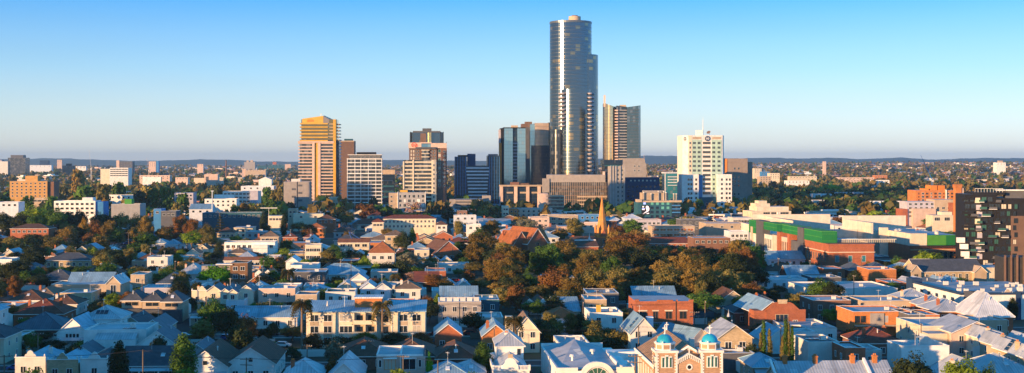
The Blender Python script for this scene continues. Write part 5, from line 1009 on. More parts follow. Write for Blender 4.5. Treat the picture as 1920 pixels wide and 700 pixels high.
for sx, px in ((-1, 1250), (1, 1336)):
    cx = t.x(px); a = 2.0; nm = 'bell_tower'
    m = MB(); m.box(cx-a, cx+a, .2, 4.2, -1, zt-.3, 'church_brick'); b = put(m, nm, t.T)
    q = MB(); q.box(cx-a-.22, cx+a+.22, -.02, 4.42, zt-.3, zt+.12, 'trim')
    zq = 1.0
    i = 0
    while zq < zt-.5:
        w = .5 if i % 2 else .28
        for e in (-1, 1): q.box(*(sorted((cx+e*(a+.05), cx+e*(a-w)))), .12, .5, zq, zq+.26, 'trim'); q.box(*(sorted((cx+e*(a+.05), cx+e*(a-.3)))), 4.0, 4.28, zq, zq+.26, 'trim') if i % 2 else 0
        q.box(cx-a-.05, cx-a+.2, .5, .5+w, zq, zq+.26, 'trim'); zq += .27; i += 1
    put(q, 'quoins', b)
    q = MB(); q.box(cx-1.05, cx+1.05, .02, .22, zt-3.1, zt-1.45, 'trim')
    for dx, hh in ((-.7, .25), (0, .5), (.7, .25)): q.cyl(0, 0, .01, 0, .01, 'trim', 3) if 0 else q.box(cx+dx-.32, cx+dx+.32, .04, .2, zt-1.5, zt-1.2+hh, 'trim'); q.box(cx+dx-.17, cx+dx+.17, -.03, .03, zt-2.95, zt-1.35+hh*.8, 'glass_green')
    put(q, 'arched_window', b)
    q = MB(); q.box(cx-a-.06, cx-a+.15, 1.3, 3.1, zt-3.1, zt-1.1, 'trim'); 
    for dy in (1.75, 2.65): q.box(cx-a-.1, cx-a-.055, dy-.2, dy+.2, zt-2.95, zt-1.4, 'glass_green')
    put(q, 'arched_window', b)
    # octagonal drum, cornice, dome
    q = MB(); n = 8; rr = 2.0; ang = [R(22.5+45*i) for i in range(8)]; oc = lambda r: [(cx+r*math.cos(g), 2.2+r*math.sin(g)) for g in ang]
    q.prism(oc(1.95), zt+.12, zt+1.35, 'trim'); q.prism(oc(2.1), zt+1.3, zt+1.5, 'trim', bottom=True); put(q, 'drum', b)
    for i in range(8):
        g = R(45*i); q = MB(); q.box(-.55, .55, -.05, .02, .0, .8, 'church_brick'); o = put(q, 'drum_panel', b); rr = 1.95*math.cos(R(22.5))+.0; o.location = (cx+rr*math.cos(g), 2.2+rr*math.sin(g), zt+.32); o.rotation_euler = (0, 0, g+math.pi/2)
    q = MB(); rings = [(1.55*math.cos(R(e)), zt+1.5+1.5*math.sin(R(e))) for e in range(0, 91, 9)]
    for (r0, z0), (r1, z1) in zip(rings, rings[1:]):
        for i in range(24):
            a0, a1 = 2*math.pi*i/24, 2*math.pi*(i+1)/24; P_ = lambda r, z, g: (cx+r*math.cos(g), 2.2+r*math.sin(g), z)
            pts = [P_(r0, z0, a0), P_(r0, z0, a1), P_(r1, z1, a1), P_(r1, z1, a0)]; q.poly(pts if r1 > .01 else pts[:3], 'domeblue', smooth=True)
    put(q, 'dome', b); c = cross(t.T, cx, 2.2, zt+3.2, .95); c.parent = b
    for i in (5, 6): g = R(45*i); q = MB(); q.cyl(cx+2*math.cos(g-.39), 2.2+2*math.sin(g-.39), .16, zt+1.5, zt+1.85, 'trim', 8, r2=.05); put(q, 'finial', b)
# central gable front
x0, x1 = t.x(1274+12), t.x(1327); zg0, zg1 = ZZ(676, 240), ZZ(664.5, 240); xm = (x0+x1)/2
x0, x1 = t.x(1250)+2.0, t.x(1336)-2.0; xm = (x0+x1)/2
m = MB(); m.poly([(x0, .3, -1), (x1, .3, -1), (x1, .3, zg0), (xm, .3, zg1), (x0, .3, zg0)], 'church_brick'); m.poly([(x0, .3, zg0), (xm, .3, zg1), (xm, 2.2, zg1), (x0, 2.2, zg0)], 'trim'); m.poly([(xm, .3, zg1), (x1, .3, zg0), (x1, 2.2, zg0), (xm, 2.2, zg1)], 'trim'); put(m, 'front_gable', t.T)
m = MB(); m.tube((x0, .2, zg0), (xm, .2, zg1+.05), .16, 'trim', 4); m.tube((xm, .2, zg1+.05), (x1, .2, zg0), .16, 'trim', 4)
for i in range(13):
    f = (i+.5)/13; x = x0+(x1-x0)*f; z = zg0+(zg1-zg0)*(1-abs(2*f-1)); m.box(x-.09, x+.09, .12, .3, z-.75, z-.1, 'trim')
m.box(x1-.12, x1+.12, .1, .3, -1, zg0, 'trim'); put(m, 'corbel_trim', t.T); cross(t.T, xm, .4, zg1+.25, .75)
m = MB(); n = 20
for i in range(n):
    a0, a1 = 2*math.pi*i/n, 2*math.pi*(i+1)/n; pc = lambda g, r: (xm+r*math.cos(g), .2, ZZ(689, 240)+r*math.sin(g)); m.poly([pc(a0, .62), pc(a0, .38), pc(a1, .38), pc(a1, .62)][::-1], 'trim'); m.poly([pc(a1, .38), pc(a0, .38), (xm, .2, ZZ(689, 240))][::-1], 'glass')
put(m, 'round_window', t.T)
# ---------------------------------------------------------------- white hall with the big arch
t = BP('white_hall', 'white hall with a grey low-pitched roof and a big semicircular arched front', 'hall', 1118, 262, rz=R(4.5)).claim(1040, 1196, 30)
w0, w1, zt = t.x(1044), t.x(1192), ZZ(690, 262)
m = MB(); m.box(w0, w1, 0, 32, -1, zt-.6, 'white'); put(m, 'wall', t.T); xm = (w0+w1)/2-.4
m = MB(); m.poly([(w0+.3, .3, zt-.55), (xm, .3, zt-.1), (xm, 31.7, zt+1.5), (w0+.3, 31.7, zt-.2)], 'membrane'); m.poly([(xm, .3, zt-.1), (w1-2.6, .3, zt-.55), (w1-2.6, 31.7, zt-.2), (xm, 31.7, zt+1.5)], 'membrane'); m.box(xm-.12, xm+.12, .3, .35, zt-.1, zt, 'trim'); put(m, 'roof', t.T)
m = MB(); m.box(w0-.1, w0+.3, 0, 32.1, zt-.6, zt+.1, 'white'); m.box(w1-3., w1-2.6, .4, 20, zt-.6, zt+.3, 'white'); m.box(w1-.3, w1, 0, 8, zt-.6, zt+.2, 'white'); m.box(w0+.3, xm-3.4, -.1, .3, zt-.6, zt+.1, 'white'); m.box(xm+4.6, w1-.3, -.1, .3, zt-.6, zt+.1, 'white'); m.box(w0-.1, w1-2, 31.7, 32.1, zt-.6, zt+.6, 'white'); put(m, 'parapet', t.T)
m = MB(); cx = t.x(1120); zc = zt-2.4
for i in range(16):
    a0, a1 = math.pi*i/16, math.pi*(i+1)/16; pc = lambda g, r, y: (cx+r*math.cos(g), y, zc+r*math.sin(g))
    m.poly([pc(a0, 3.7, -.5), pc(a0, 2.7, -.5), pc(a1, 2.7, -.5), pc(a1, 3.7, -.5)][::-1], 'white'); m.poly([pc(a0, 3.7, .7), pc(a0, 2.7, .7), pc(a1, 2.7, .7), pc(a1, 3.7, .7)], 'white'); m.poly([pc(a0, 3.7, -.5), pc(a1, 3.7, -.5), pc(a1, 3.7, .7), pc(a0, 3.7, .7)], 'white'); m.poly([pc(a0, 2.7, -.5), pc(a0, 2.7, .7), pc(a1, 2.7, .7), pc(a1, 2.7, -.5)], 'white')
put(m, 'arch', t.T); m = MB()
for i in range(16): a0, a1 = math.pi*i/16, math.pi*(i+1)/16; m.poly([pc(a1, 2.5, -.2), pc(a0, 2.5, -.2), (cx, -.2, zc)][::-1], 'glass_green')
for i in range(7): g = math.pi*(i+.5)/7; m.tube((cx, -.22, zc), pc(g, 2.6, -.22), .05, 'trim', 4)
for i in range(16): a0, a1 = math.pi*i/16, math.pi*(i+1)/16; m.tube(pc(a0, 2.5, -.22), pc(a1, 2.5, -.22), .1, 'trim', 4)
m.box(cx-2.3, cx+2.3, -.4, -.1, zc-.4, zc+.1, 'trim'); put(m, 'fanlight', t.T); m = MB(); m.box(cx-1.7, cx+1.7, -.3, 0, 0, zc-.4, 'brownwall'); put(m, 'doorway', t.T)
for x, y in ((cx-4, 9), (cx+1.3, 16)): m = MB(); m.cyl(x, y, .25, zt-.3, zt+1, 'trim', 10); m.cyl(x, y, .7, zt+1, zt+1.5, 'tinwhite', 12, r2=.5); put(m, 'roof_vent', t.T)
m = MB(); m.poly([(cx-2.6, 14, zt+.43), (cx-.8, 14.2, zt+.66), (cx-.9, 17, zt+.82), (cx-2.7, 16.8, zt+.58)], 'offwhite'); m.poly([(cx-2.7, 17.4, zt+.61), (cx-.9, 17.6, zt+.85), (cx-1, 20.4, zt+1.01), (cx-2.8, 20.2, zt+.76)], 'offwhite'); put(m, 'skylight', t.T)
for q in (5, 11, 17): window(t.T, w0, q, 1.5, 1., 1.8, rot=-math.pi/2)
m = MB(); m.box(w1-2.5, w1+2, 12, 20, 0, zt-1.5, 'white'); m.box(w1-2.6, w1+4, 20.2, 24, 0, zt+.2, 'white'); put(m, 'side_wing', t.T)
# ---------------------------------------------------------------- cream three-storey flats with the metal roof
t = BP('apartment_block', 'cream three-storey flats with blue-grey metal roof edge and two palms in front', 'apartment block', 686, 329, rz=R(2.5)).claim(572, 800, 14)
k = t.k; xa, xb = t.x(575), t.x(797); h = t.z(584)
m = MB(); m.box(xa, xb, 0, 12, -1, h, 'cream'); put(m, 'wall', t.T)
m = MB(); m.poly([(xa-.3, -.5, h), (xb+.3, -.5, h), (xb+.3, 12.5, h+1.6), (xa-.3, 12.5, h+1.6)], 'tinblue'); m.poly([(xa-.3, 12.5, h+1.4), (xb+.3, 12.5, h+1.4), (xb+.3, -.5, h-.2), (xa-.3, -.5, h-.2)], 'trim'); m.box(xa-.35, xb+.35, -.62, -.5, h-.2, h+.06, 'tinblue'); m.poly([(xa-.3, -.5, h-.2), (xa-.3, -.5, h), (xa-.3, 12.5, h+1.6), (xa-.3, 12.5, h+1.4)], 'trim'); put(m, 'roof', t.T)
m = MB(); m.box(t.x(663), t.x(714), 4, 10, h, h+2.9, 'orangebrick'); m.box(t.x(663)-.3, t.x(714)+.3, 3.6, 10.4, h+2.9, h+3.25, 'tinwhite'); put(m, 'roof_room', t.T)
for r_ in range(3):
    z = h-2.5-r_*2.9
    for px, w, mu in ((590, 2.0, 1), (615, 2.0, 1), (649, 3.2, 2), (756, 2.0, 1), (781, 2.0, 1)):
        window(t.T, t.x(px), 0, z, w, 1.6, mull=mu, pane='curtain' if (px, r_) in ((781, 1), (649, 0)) else 'glass')
    for px in (590, 615, 756, 781):
        if r_ < 2: m = MB(); m.box(t.x(px)-1.1, t.x(px)+1.1, -.05, .02, z-1.2, z-.12, 'tan'); put(m, 'spandrel_panel', t.T)
    if r_ < 2:
        for px in (674.5, 696, 722):
            b = MB(); b.box(t.x(px)-1.35, t.x(px)+1.35, -.03, .02, z-.3, z+1.9, 'tan'); b.box(t.x(px)-.8, t.x(px)+.8, -.06, -.031, z-.3, z+1.5, 'glass'); o = put(b, 'loggia', t.T)
        b = MB(); b.box(t.x(664), t.x(706), -1.2, 0, z-.75, z-.55, 'cream'); b.box(t.x(664), t.x(706), -1.25, -1.1, z-.55, z+.3, 'cream'); put(b, 'balcony', t.T)
        for px in (664, 685, 706): b = MB(); b.box(t.x(px)-.12, t.x(px)+.12, -1.2, 0, z-.55, z+2.2, 'cream'); put(b, 'balcony_wall', t.T)
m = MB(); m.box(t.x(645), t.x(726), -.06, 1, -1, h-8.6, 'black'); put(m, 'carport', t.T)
for px in (634, 664, 707, 735): m = MB(); m.box(t.x(px)-.06, t.x(px)+.06, -.12, 0, 1, h, 'trim'); put(m, 'downpipe', t.T)
m = MB(); m.cyl(t.x(610), 6, .3, h+.7, h+2, 'offwhite', 8, r2=.1); put(m, 'roof_vent', t.T); m = MB(); m.tube((t.x(643), 5, h), (t.x(643), 5, h+3.5), .05, 'trim'); m.tube((t.x(643)-.8, 5, h+3.2), (t.x(643)+.8, 5, h+3.2), .04, 'trim'); put(m, 'aerial', t.T)
# ---------------------------------------------------------------- brick pub with the painted sign
t = BP('brick_pub', 'red brick two-storey corner pub with stepped parapet and faded painted sign lettering', 'pub', 1245, 357, rz=R(2)).claim(1188, 1303, 16)
xa, xb = t.x(1191), t.x(1300); h = t.z(565); m = MB(); m.box(xa, xb, 0, 15, -1, h, 'brick', top='membrane'); m.box(xa-.15, xa+1, -.15, .5, h, h+.5, 'brick'); m.box(t.x(1268), t.x(1271), -.15, .3, h-.01, h+.4, 'brick'); m.box(xb-1.2, xb+.1, -.15, .5, h, h+.4, 'brick'); m.box(t.x(1232), t.x(1262), -.1, .4, h+.002, h+.35, 'brick'); put(m, 'wall', t.T)
for px, w in ((1205, 2), (1229, 1.3), (1254, 1.7), (1281, 1.9)):
    window(t.T, t.x(px), 0, h-4.9, w, 2, frame='brownbrick', mull=1); m = MB(); m.box(t.x(px)-w/2-.3, t.x(px)+w/2+.3, -.12, .02, h-2.8, h-2.45, 'lintel'); put(m, 'lintel', t.T)
m = MB(); m.box(t.x(1206), t.x(1262), -.06, .02, h-7.3, h-5.9, 'darkgrey'); m.box(t.x(1206), t.x(1262), -.1, .02, h-5.95, h-5.85, 'lilac'); m.box(t.x(1206), t.x(1262), -.1, .02, h-7.4, h-7.3, 'lilac'); o = put(m, 'sign_board', t.T)
cu = bpy.data.curves.new('sign_lettering', 'FONT'); cu.body = 'VIKING RECORDS'; cu.size = 1.15; cu.extrude = .02; cu.align_x = 'CENTER'; cu.space_character = .98
tmp = bpy.data.objects.new('tmp', cu); tmd = bpy.data.meshes.new_from_object(tmp); bpy.data.objects.remove(tmp); tmd.name = 'sign_lettering'; tx = link('sign_lettering', tmd, t.T); tmd.materials.clear(); tmd.materials.append(MATS['lilac']); tx.location = (t.x(1234), -.09, h-7.05); tx.rotation_euler = (math.pi/2, 0, 0); tx.scale = (.78, 1, 1)
m = MB(); m.box(t.x(1267)-.1, t.x(1267)+.1, -.2, 0, 0, h, 'brownwall'); put(m, 'downpipe', t.T)
# brick hall with stepped gable
t = BP('brick_hall', 'red brick hall with stepped pediment, cream crest and grey roof stripes', 'hall', 1462, 356, rz=R(6)).claim(1418, 1514, 24)
xa, xb, xm = t.x(1436), t.x(1512), t.x(1467); h = t.z(585); m = MB(); m.box(xa, xb, 0, 22, -1, h, 'brick'); put(m, 'wall', t.T)
m = MB(); pr = [(xa, h), (xa+.1, h+.6), (t.x(1449), h+2.4), (t.x(1455), t.z(567)), (t.x(1482), t.z(567)), (t.x(1488), h+2.2), (t.x(1500), h+.6), (xb, h+.6), (xb, h)]
m.poly([(x, -.1, z) for x, z in pr][::-1], 'brick'); m.poly([(x, .5, z) for x, z in pr], 'brick'); 
for (x, z), (x2, z2) in zip(pr[1:-1], pr[2:]): m.poly([(x, -.1, z), (x, .5, z), (x2, .5, z2), (x2, -.1, z2)][::-1], 'orangebrick')
put(m, 'pediment', t.T); m = MB(); m.poly([(t.x(1460), -.14, t.z(567)-.4), (t.x(1475), -.14, t.z(567)-.4), (t.x(1477), -.14, t.z(562)), (t.x(1458), -.14, t.z(562))], 'creambrick'); m.box(t.x(1459), t.x(1476), -.13, .4, t.z(567)-.4, t.z(562), 'creambrick'); put(m, 'crest', t.T)
m = MB(); m.gable(t.x(1421), t.x(1478), .6, 24, h-.3, 3.2, 'tinblue', 'brick'); put(m, 'roof', t.T); m = MB(); m.box(t.x(1413), t.x(1436), .2, 5, -1, h+.4, 'brick'); put(m, 'side_pier', t.T); window(t.T, t.x(1466), 0, h-2.8, 3.4, 2, frame='creambrick', mull=2); window(t.T, t.x(1492), 0, h-4, 1.2, 1.6)
# white balustraded villa
t = BP('villa', 'tall white villa with balustraded parapet, round pediment and hipped rear block', 'house', 958, 268, rz=R(4)).claim(920, 1000, 26)
k = t.k; xa, xb = t.x(925), t.x(993); h = t.z(690); m = MB(); m.box(xa, xb, 0, 26, -1, h-.6, 'white'); put(m, 'wall', t.T)
m = MB(); m.box(xa-.1, xb+.1, -.25, .25, h-.6, h-.35, 'trim'); m.box(xa-.1, xb+.1, -.15, .2, h+.35, h+.5, 'trim')
for i in range(26): x = xa+.2+i*(xb-xa-.4)/25; m.box(x-.07, x+.07, -.05, .1, h-.35, h+.35, 'trim')
for x in (xa, t.x(942), t.x(971), xb): m.box(x-.2, x+.2, -.2, .25, h-.6, h+.6, 'trim')
put(m, 'balustrade', t.T); m = MB(); cx = t.x(957); pr = [(-1.7, -.4), (-1.6, .6), (-1.2, 1.), (-1, 1.6), (-.5, 2.), (0, 2.1), (.5, 2.), (1, 1.6), (1.2, 1.), (1.6, .6), (1.7, -.4)]
m.poly([(cx+a, -.3, h+b_) for a, b_ in pr][::-1], 'white'); m.poly([(cx+a, .2, h+b_) for a, b_ in pr], 'white'); 
for (a, b_), (c, d) in zip(pr, pr[1:]): m.poly([(cx+a, -.3, h+b_), (cx+a, .2, h+b_), (cx+c, .2, h+d), (cx+c, -.3, h+d)][::-1], 'trim')
m.box(cx-.5, cx+.5, -.2, .1, h+2.05, h+2.9, 'tan'); put(m, 'pediment', t.T)
m = MB(); m.hip(xa+1, xb-.6, 1, 13, h-.5, 2.4, 'tin'); put(m, 'roof', t.T); hb = h+2.6; m = MB(); m.box(xa+1.6, xb-.2, 13.5, 25, -1, hb, 'white'); put(m, 'rear_wall', t.T); m = MB(); m.hip(xa+1.6, xb-.2, 13.5, 25, hb+.004, 2.6, 'tin'); put(m, 'rear_roof', t.T); window(t.T, xb-1.2, 13.5, hb-1.9, .8, 1.3, mull=0); m = MB(); m.box(xa-.2, xa+.1, .3, 22, h-.6, h+.3, 'white'); put(m, 'side_parapet', t.T); chimney(t.T, t.x(960), 18, hb+2, 1.2, 'white')
# modern duplex
t = BP('duplex', 'pale pink modern duplex with two flat grey roofs and wide glass doors', 'house', 751, 276, rz=R(3.2)).claim(700, 800, 14)
xa, xb = t.x(706), t.x(796); h = t.z(664); k = t.k; m = MB(); m.box(xa, xb, 0, 13, -1, h-.5, 'pink', top='membrane'); put(m, 'wall', t.T)
m = MB(); m.box(xa, xa+.25, -.1, 13, h-.5, h, 'trim'); m.box(xb-.25, xb, -.1, 13, h-.5, h, 'darkgrey'); m.box(-.15, .15, -.1, 13, h-.5, h+.1, 'trim'); m.box(xa+.25, xb-.25, 12.7, 13, h-.5, h, 'trim'); m.box(xa+.25, -.15, -.1, .2, h-.5, h-.05, 'trim'); m.box(.15, xb-.25, -.1, .2, h-.5, h-.05, 'trim'); put(m, 'parapet', t.T)
window(t.T, xa+2.9, 0, h-3.3, 2.3, 2.2, mull=2, pane='curtain', frame='orange_paint'); window(t.T, 1.9, 0, h-3.3, 2.6, 2.2, mull=1); window(t.T, xa+.8, 0, h-2.8, .5, 1.5, mull=0); window(t.T, xb-1, 0, h-2.8, .5, 1.5, mull=0)
for a, b_ in ((xa+1.5, xa+4.4), (.3, 3.5)): m = MB(); m.box(a, b_, -1, 0, h-.95, h-.8, 'trim'); put(m, 'hood', t.T)
m = MB(); m.box(-.1, .1, -.8, 0, -1, h-.5, 'offwhite'); put(m, 'party_wall', t.T)
# cars, poles
def car(x, y, rz, m_, label, group='parked cars'):
    T = thing('parked_car', label, 'car', x, y, rz=rz, group=group); b = MB(); prof = [(-2.1, .35), (2.1, .35), (2.15, .75), (1.3, .95), (.75, 1.42), (-1.2, 1.45), (-1.95, 1.0), (-2.15, .8)]
    b.poly([(a, -.85, z) for a, z in prof], m_); b.poly([(a, .85, z) for a, z in prof][::-1], m_)
    for (a, z), (c, d) in zip(prof, prof[1:]+prof[:1]): b.poly([(a, -.85, z), (a, .85, z), (c, .85, d), (c, -.85, d)], m_)
    put(b, 'body', T); g = MB()
    for s in (-.86, .86): g.poly([(-1.6, s, .98), (1.05, s, .98), (.65, s, 1.36), (-1.15, s, 1.38)][::(1 if s < 0 else -1)], 'glass')
    g.poly([(1.26, -.7, .99), (1.26, .7, .99), (.8, .7, 1.4), (.8, -.7, 1.4)], 'glass'); g.poly([(-1.9, .7, 1.06), (-1.9, -.7, 1.06), (-1.28, -.7, 1.43), (-1.28, .7, 1.43)], 'glass'); put(g, 'glazing', T)
    for a in (-1.3, 1.35):
        for s in (-.8, .8): w = MB(); w.tube((a, s-.1, .33), (a, s+.1, .33), .33, 'rubber', 12); o = put(w, 'wheel', T)
    return T
car(X(529, 330), 331, R(-4), 'car_white', 'small white car parked beside the verandah of the long blue-roofed house')
car(X(424, 345), 345, R(80), 'car_blue', 'blue-grey car half hidden among dark trees by the long blue roof')
for i, (px, py) in enumerate(((212, 464), (219, 462), (226, 461), (234, 459), (241, 457), (221, 468), (230, 466))):
    Y = YG(py); car(X(px, Y), Y, R(70), ('car_white', 'car_silver', 'car_dark', 'car_blue', 'car_red', 'car_silver', 'car_dark')[i], '%s car, number %s from the left in the line parked up the street above the ochre mansion' % (('white', 'silver', 'black', 'blue', 'red', 'grey', 'charcoal')[i], ('one', 'two', 'three', 'four', 'five', 'six', 'seven')[i]) if 0 else '%s car in the short line parked up the street above the ochre mansion' % ('white', 'silver', 'black', 'blue', 'red', 'grey', 'charcoal')[i])
def pole(px, ytop, Y, label, arms=2, h=None):
    t = BP('power_pole', label, 'power pole', px, Y, rz=random.uniform(-.4, .4)); t.T['group'] = 'timber power poles'; h = t.z(ytop); m = MB(); m.cyl(0, 0, .17, -1, h, 'timber_pole', 8, r2=.12); put(m, 'shaft', t.T)
    for i in range(arms):
        a = MB(); zz = h-.4-i*1.1; a.box(-1.3, 1.3, -.16, -.02, zz, zz+.14, 'timber_pole')
        for x in (-1.2, -.6, .6, 1.2): a.cyl(x, -.09, .05, zz+.14, zz+.32, 'offwhite', 6)
        put(a, 'crossarm', t.T)
    return t.T, h
PL = {}
for key, px, py, Y, ar, lb in (('a', 268, 656, 262, 0, 'sunlit timber pole beside the dark columnar tree at lower left'), ('b', 71, 624, 300, 1, 'timber pole left of the white gabled cottage'), ('c', 387, 556, 350, 0, 'pale pole in front of the green trees above the brown roofs'), ('d', 462, 671, 255, 2, 'power pole with crossarm between the two brown tiled roofs'),
    ('e', 8, 666, 255, 1, 'power pole at the lower left frame edge'), ('f', 692, 638, 300, 1, 'thin pole behind the pale pink duplex'), ('g', 576, 646, 285, 1, 'short lamp pole by the grey yard wall'), ('h', 976, 563, 420, 0, 'tall street lamp pole at the edge of the gum trees'), ('i', 1302, 584, 345, 2, 'pole with insulators at the right corner of the brick pub'),
    ('j', 1191, 665, 238, 2, 'bleached timber pole in front of the white hall and domed church'), ('k', 478, 500, 520, 1, 'pole right of the ivy-covered townhouse'), ('l', 129, 447, 640, 2, 'power pole with double crossarm above the ochre mansion'), ('m', 241, 436, 650, 1, 'street pole with crossarm near the brown gum trees'), ('n', 740, 461, 545, 1, 'white-topped pole beside the orange-roofed white villa'),
    ('o', 756, 666, 262, 1, 'slim aerial-like pole left of the charcoal fence'), ('p', 190, 528, 480, 1, 'pole before the long cream parapet wall'), ('q', 258, 500, 520, 1, 'pole beside the arched-window brick chapel'), ('r', 821, 676, 262, 0, 'bare pole left of the blue hip-roofed pair'), ('s', 1575, 585, 370, 1, 'leaning-wire pole right of the lime tree')):
    PL[key] = pole(px, py, Y, lb, ar)
def wires(a, b, label, n=2, dz=0):
    (A, ha), (B, hb) = PL[a] if isinstance(a, str) else a, PL[b] if isinstance(b, str) else b; m = MB()
    for q in range(n):
        off = Vector(((q-(n-1)/2)*1.1, 0, 0)); p0 = A.location+Vector((0, 0, ha-.1))+off; p1 = B.location+Vector((0, 0, hb-.1))+off; L = (p1-p0).length; prev = p0
        for i in range(1, 13): f = i/12; c = p0.lerp(p1, f)-Vector((0, 0, 4*f*(1-f)*L*.022)); m.tube(prev, c, .028, 'wire', 4); prev = c
    o = put(m, 'power_line', None); tag(o, label, 'power line', 'overhead wires'); return o
wires('e', 'a', 'overhead wires sagging between the frame-edge pole and the sunlit timber pole'); wires('a', 'd', 'overhead wires from the sunlit timber pole across the brown roofs', 3); wires('d', 'o', 'overhead wires running right from the brown roofs to the duplex'); wires('o', 'r', 'overhead wires in front of the pale pink duplex'); wires('b', 'c', 'wires from the cottage pole to the pale pole', 1); wires('c', 'k', 'single long wire climbing to the ivy-covered townhouse', 1); wires('i', 's', 'long wires from the pub corner past the brick hall', 1); wires('p', 'q', 'wires above the long cream parapet wall'); wires('l', 'm', 'wires between the two crossarm poles above the ochre mansion'); wires('j', 'i', 'wires from the bleached pole to the pub corner pole', 1)
templates()
# ---------------------------------------------------------------- foreground houses surveyed one by one
H = hpx
H('gf', 136, 597, 58, 15, 1, 'white', 'tinblue', 'white gabled cottage with a row of four narrow dark windows', windows=False, ridge=3.6, wh=4.2, back=False)
t = bpy.data.objects['house.%03d' % 0] if 0 else [o for o in COL.objects if o.get('label', '').startswith('white gabled cottage')][0]
rowwin(t, [-1.4, -.5, .4, 1.3], 0, 1.9, .55, 1.9, mull=0)
H('hip', 88, 585, 100, 15, 1, 'brownbrick', 'tindark', 'long dark slate-roofed house left of the white gabled cottage')
t = H('flat', 216, 618, 115, 14, 2, 'white', 'membrane', 'white rendered two-storey box with stepped parapet and a ribbed lower roof', windows=False)
m = MB(); w = 115*t.location.y/F; m.box(-w/2, -w/2+3.2, -.35, -.02, -1, 6.7, 'white'); m.box(-w/2+3.2, w/2-2, -3.2, -.02, -1, 4.6, 'white'); m.poly([(-w/2+3.2, -3.3, 4.62), (w/2-2, -3.3, 4.62), (w/2-2, -.05, 5.9), (-w/2+3.2, -.05, 5.9)], 'tin'); put(m, 'front_wing', t)
H('hip', 202, 573, 72, 13, 2, 'white', 'tin', 'pale hip-roofed house with one sunlit roof slope behind the white box'); H('hip', 192, 594, 52, 12, 1, 'darkgrey', 'slate', 'small dark slate hip roof just behind the white rendered box')
H('par', 57, 664, 56, 14, 1, 'offwhite', 'tinblue', 'terrace cottage with a pale curly pediment, leftmost of the three pedimented fronts', group='pedimented terrace cottages', chim=2); H('par', 117, 668, 58, 14, 1, 'creambrick', 'tinblue', 'terrace cottage with a tan curly pediment, middle of the three pedimented fronts', group='pedimented terrace cottages'); H('par', 177, 668, 52, 14, 1, 'white', 'slate', 'terrace cottage with a white shell pediment beside the dark columnar tree', group='pedimented terrace cottages')
H('gf', 152, 648, 44, 10, 1, 'creambrick', 'tindark', 'dark blue gabled roof with skylights behind the pedimented terraces', wh=3, ridge=1.9, back=False); H('hip', 100, 657, 62, 12, 1, 'offwhite', 'tinblue', 'bright blue-shaded hip roof behind the tan pediment', wh=2.6, ridge=1.5)
for i, px in enumerate((257, 295, 331)):
    t = H('pyr', px, 544+i*1, 37, 11, 2, 'tan', 'slate', ('left', 'middle', 'right')[i]+' of three dark pyramid roofs over a tan clerestory strip', windows=False, group='three dark pyramid roofs', ridge=2.6); window(t, 0, 0, 4.7, 3.8, 1.0, mull=1, frame='tan'); m = MB(); m.box(-3.2, 3.2, -2.6, -.02, -1, 3.9, 'slate'); put(m, 'lower_wall', t)
H('gf', 272, 583, 40, 16, 1, 'tan', 'slate', 'grey gabled roof with white valley trim, left of the matching pair', group='pair of grey gables'); H('gf', 312, 588, 44, 16, 1, 'tan', 'tindark', 'dark blue gabled roof, right of the matching grey pair', group='pair of grey gables')
H('gf', 318, 608, 70, 14, 1, 'white', 'tindark', 'white-walled house with a dark metal roof right of the big white box')
H('gf', 418, 637, 84, 20, 1, 'white', 'tile_brown', 'brown tiled roof with small skylights, left of the two with a wall between', ridge=3.4, wh=4, back=True); H('gf', 498, 632, 90, 20, 1, 'white', 'tile_brown', 'brown tiled roof with an orange ridge, right of the two with a wall between', ridge=3.4, wh=4, back=True)
H('gf', 392, 632, 50, 14, 1, 'grey', 'tindark', 'dark roof with blue skylight strips right of the bright tall green tree'); H('gs', 296, 648, 110, 12, 1, 'darkgrey', 'slate', 'wide charcoal roof behind the tall bright green tree')
H('gs', 505, 573, 118, 12, 1, 'offwhite', 'tinblue', 'long blue-roofed house with a white verandah and parked white car', ridge=2.6)
H('flat', 519, 541, 68, 12, 2, 'pink', 'membrane', 'sunlit pink-white box house with white window frames above the long blue roof'); H('flat', 441, 563, 34, 10, 1, 'awning', 'membrane', 'small blue-shaded garage block left of the long blue roof')
H('flat', 574, 552, 40, 10, 2, 'tan', 'tindark', 'dark verandahed house with a flat blue roof beside the box house'); H('flat', 638, 547, 56, 11, 2, 'offwhite', 'membrane_dark', 'blue-white house with a dark flat roof behind the cream flats')
H('hip', 688, 634, 92, 17, 1, 'brownbrick', 'tile_brown', 'dark brown tiled hip roof, left of three between the cream flats and the duplex', ridge=3, wh=3.2); H('hip', 778, 636, 84, 17, 1, 'brownbrick', 'tile_brown', 'dark brown tiled hip roof, middle of three between the cream flats and the duplex', ridge=2.8, wh=3.2); H('hip', 858, 641, 74, 16, 1, 'brownbrick', 'tile_brown', 'dark brown tiled hip roof, right of three, near the rounded green bush', ridge=2.7, wh=3.2)
H('pyr', 574, 673, 72, 12, 1, 'white', 'tin', 'grey pyramid-roofed cottage with one tall cream chimney at the bottom edge', chim=1); H('gf', 662, 660, 66, 18, 1, 'white', 'tin', 'pale steep-gabled cottage left of the modern duplex', ridge=3.2)
H('gf', 845, 596, 50, 15, 1, 'brick', 'tinblue', 'small blue-roofed brick cottage with a sunlit patch on its front slope', ridge=2.6, wh=4); H('hip', 842, 677, 76, 10, 1, 'offwhite', 'tinblue', 'twin-peaked blue hip roof left of the rounded bush at the bottom'); H('hip', 885, 677, 50, 10, 1, 'offwhite', 'tin', 'pale hip roof right beside the twin-peaked one at the bottom')
t = H('flat', 862, 566, 80, 13, 2, 'concrete', 'membrane', 'raw concrete two-storey house with white rooftop units'); [acunit(t, q*2-5, 4, 6.3, 1.3) for q in range(6)]
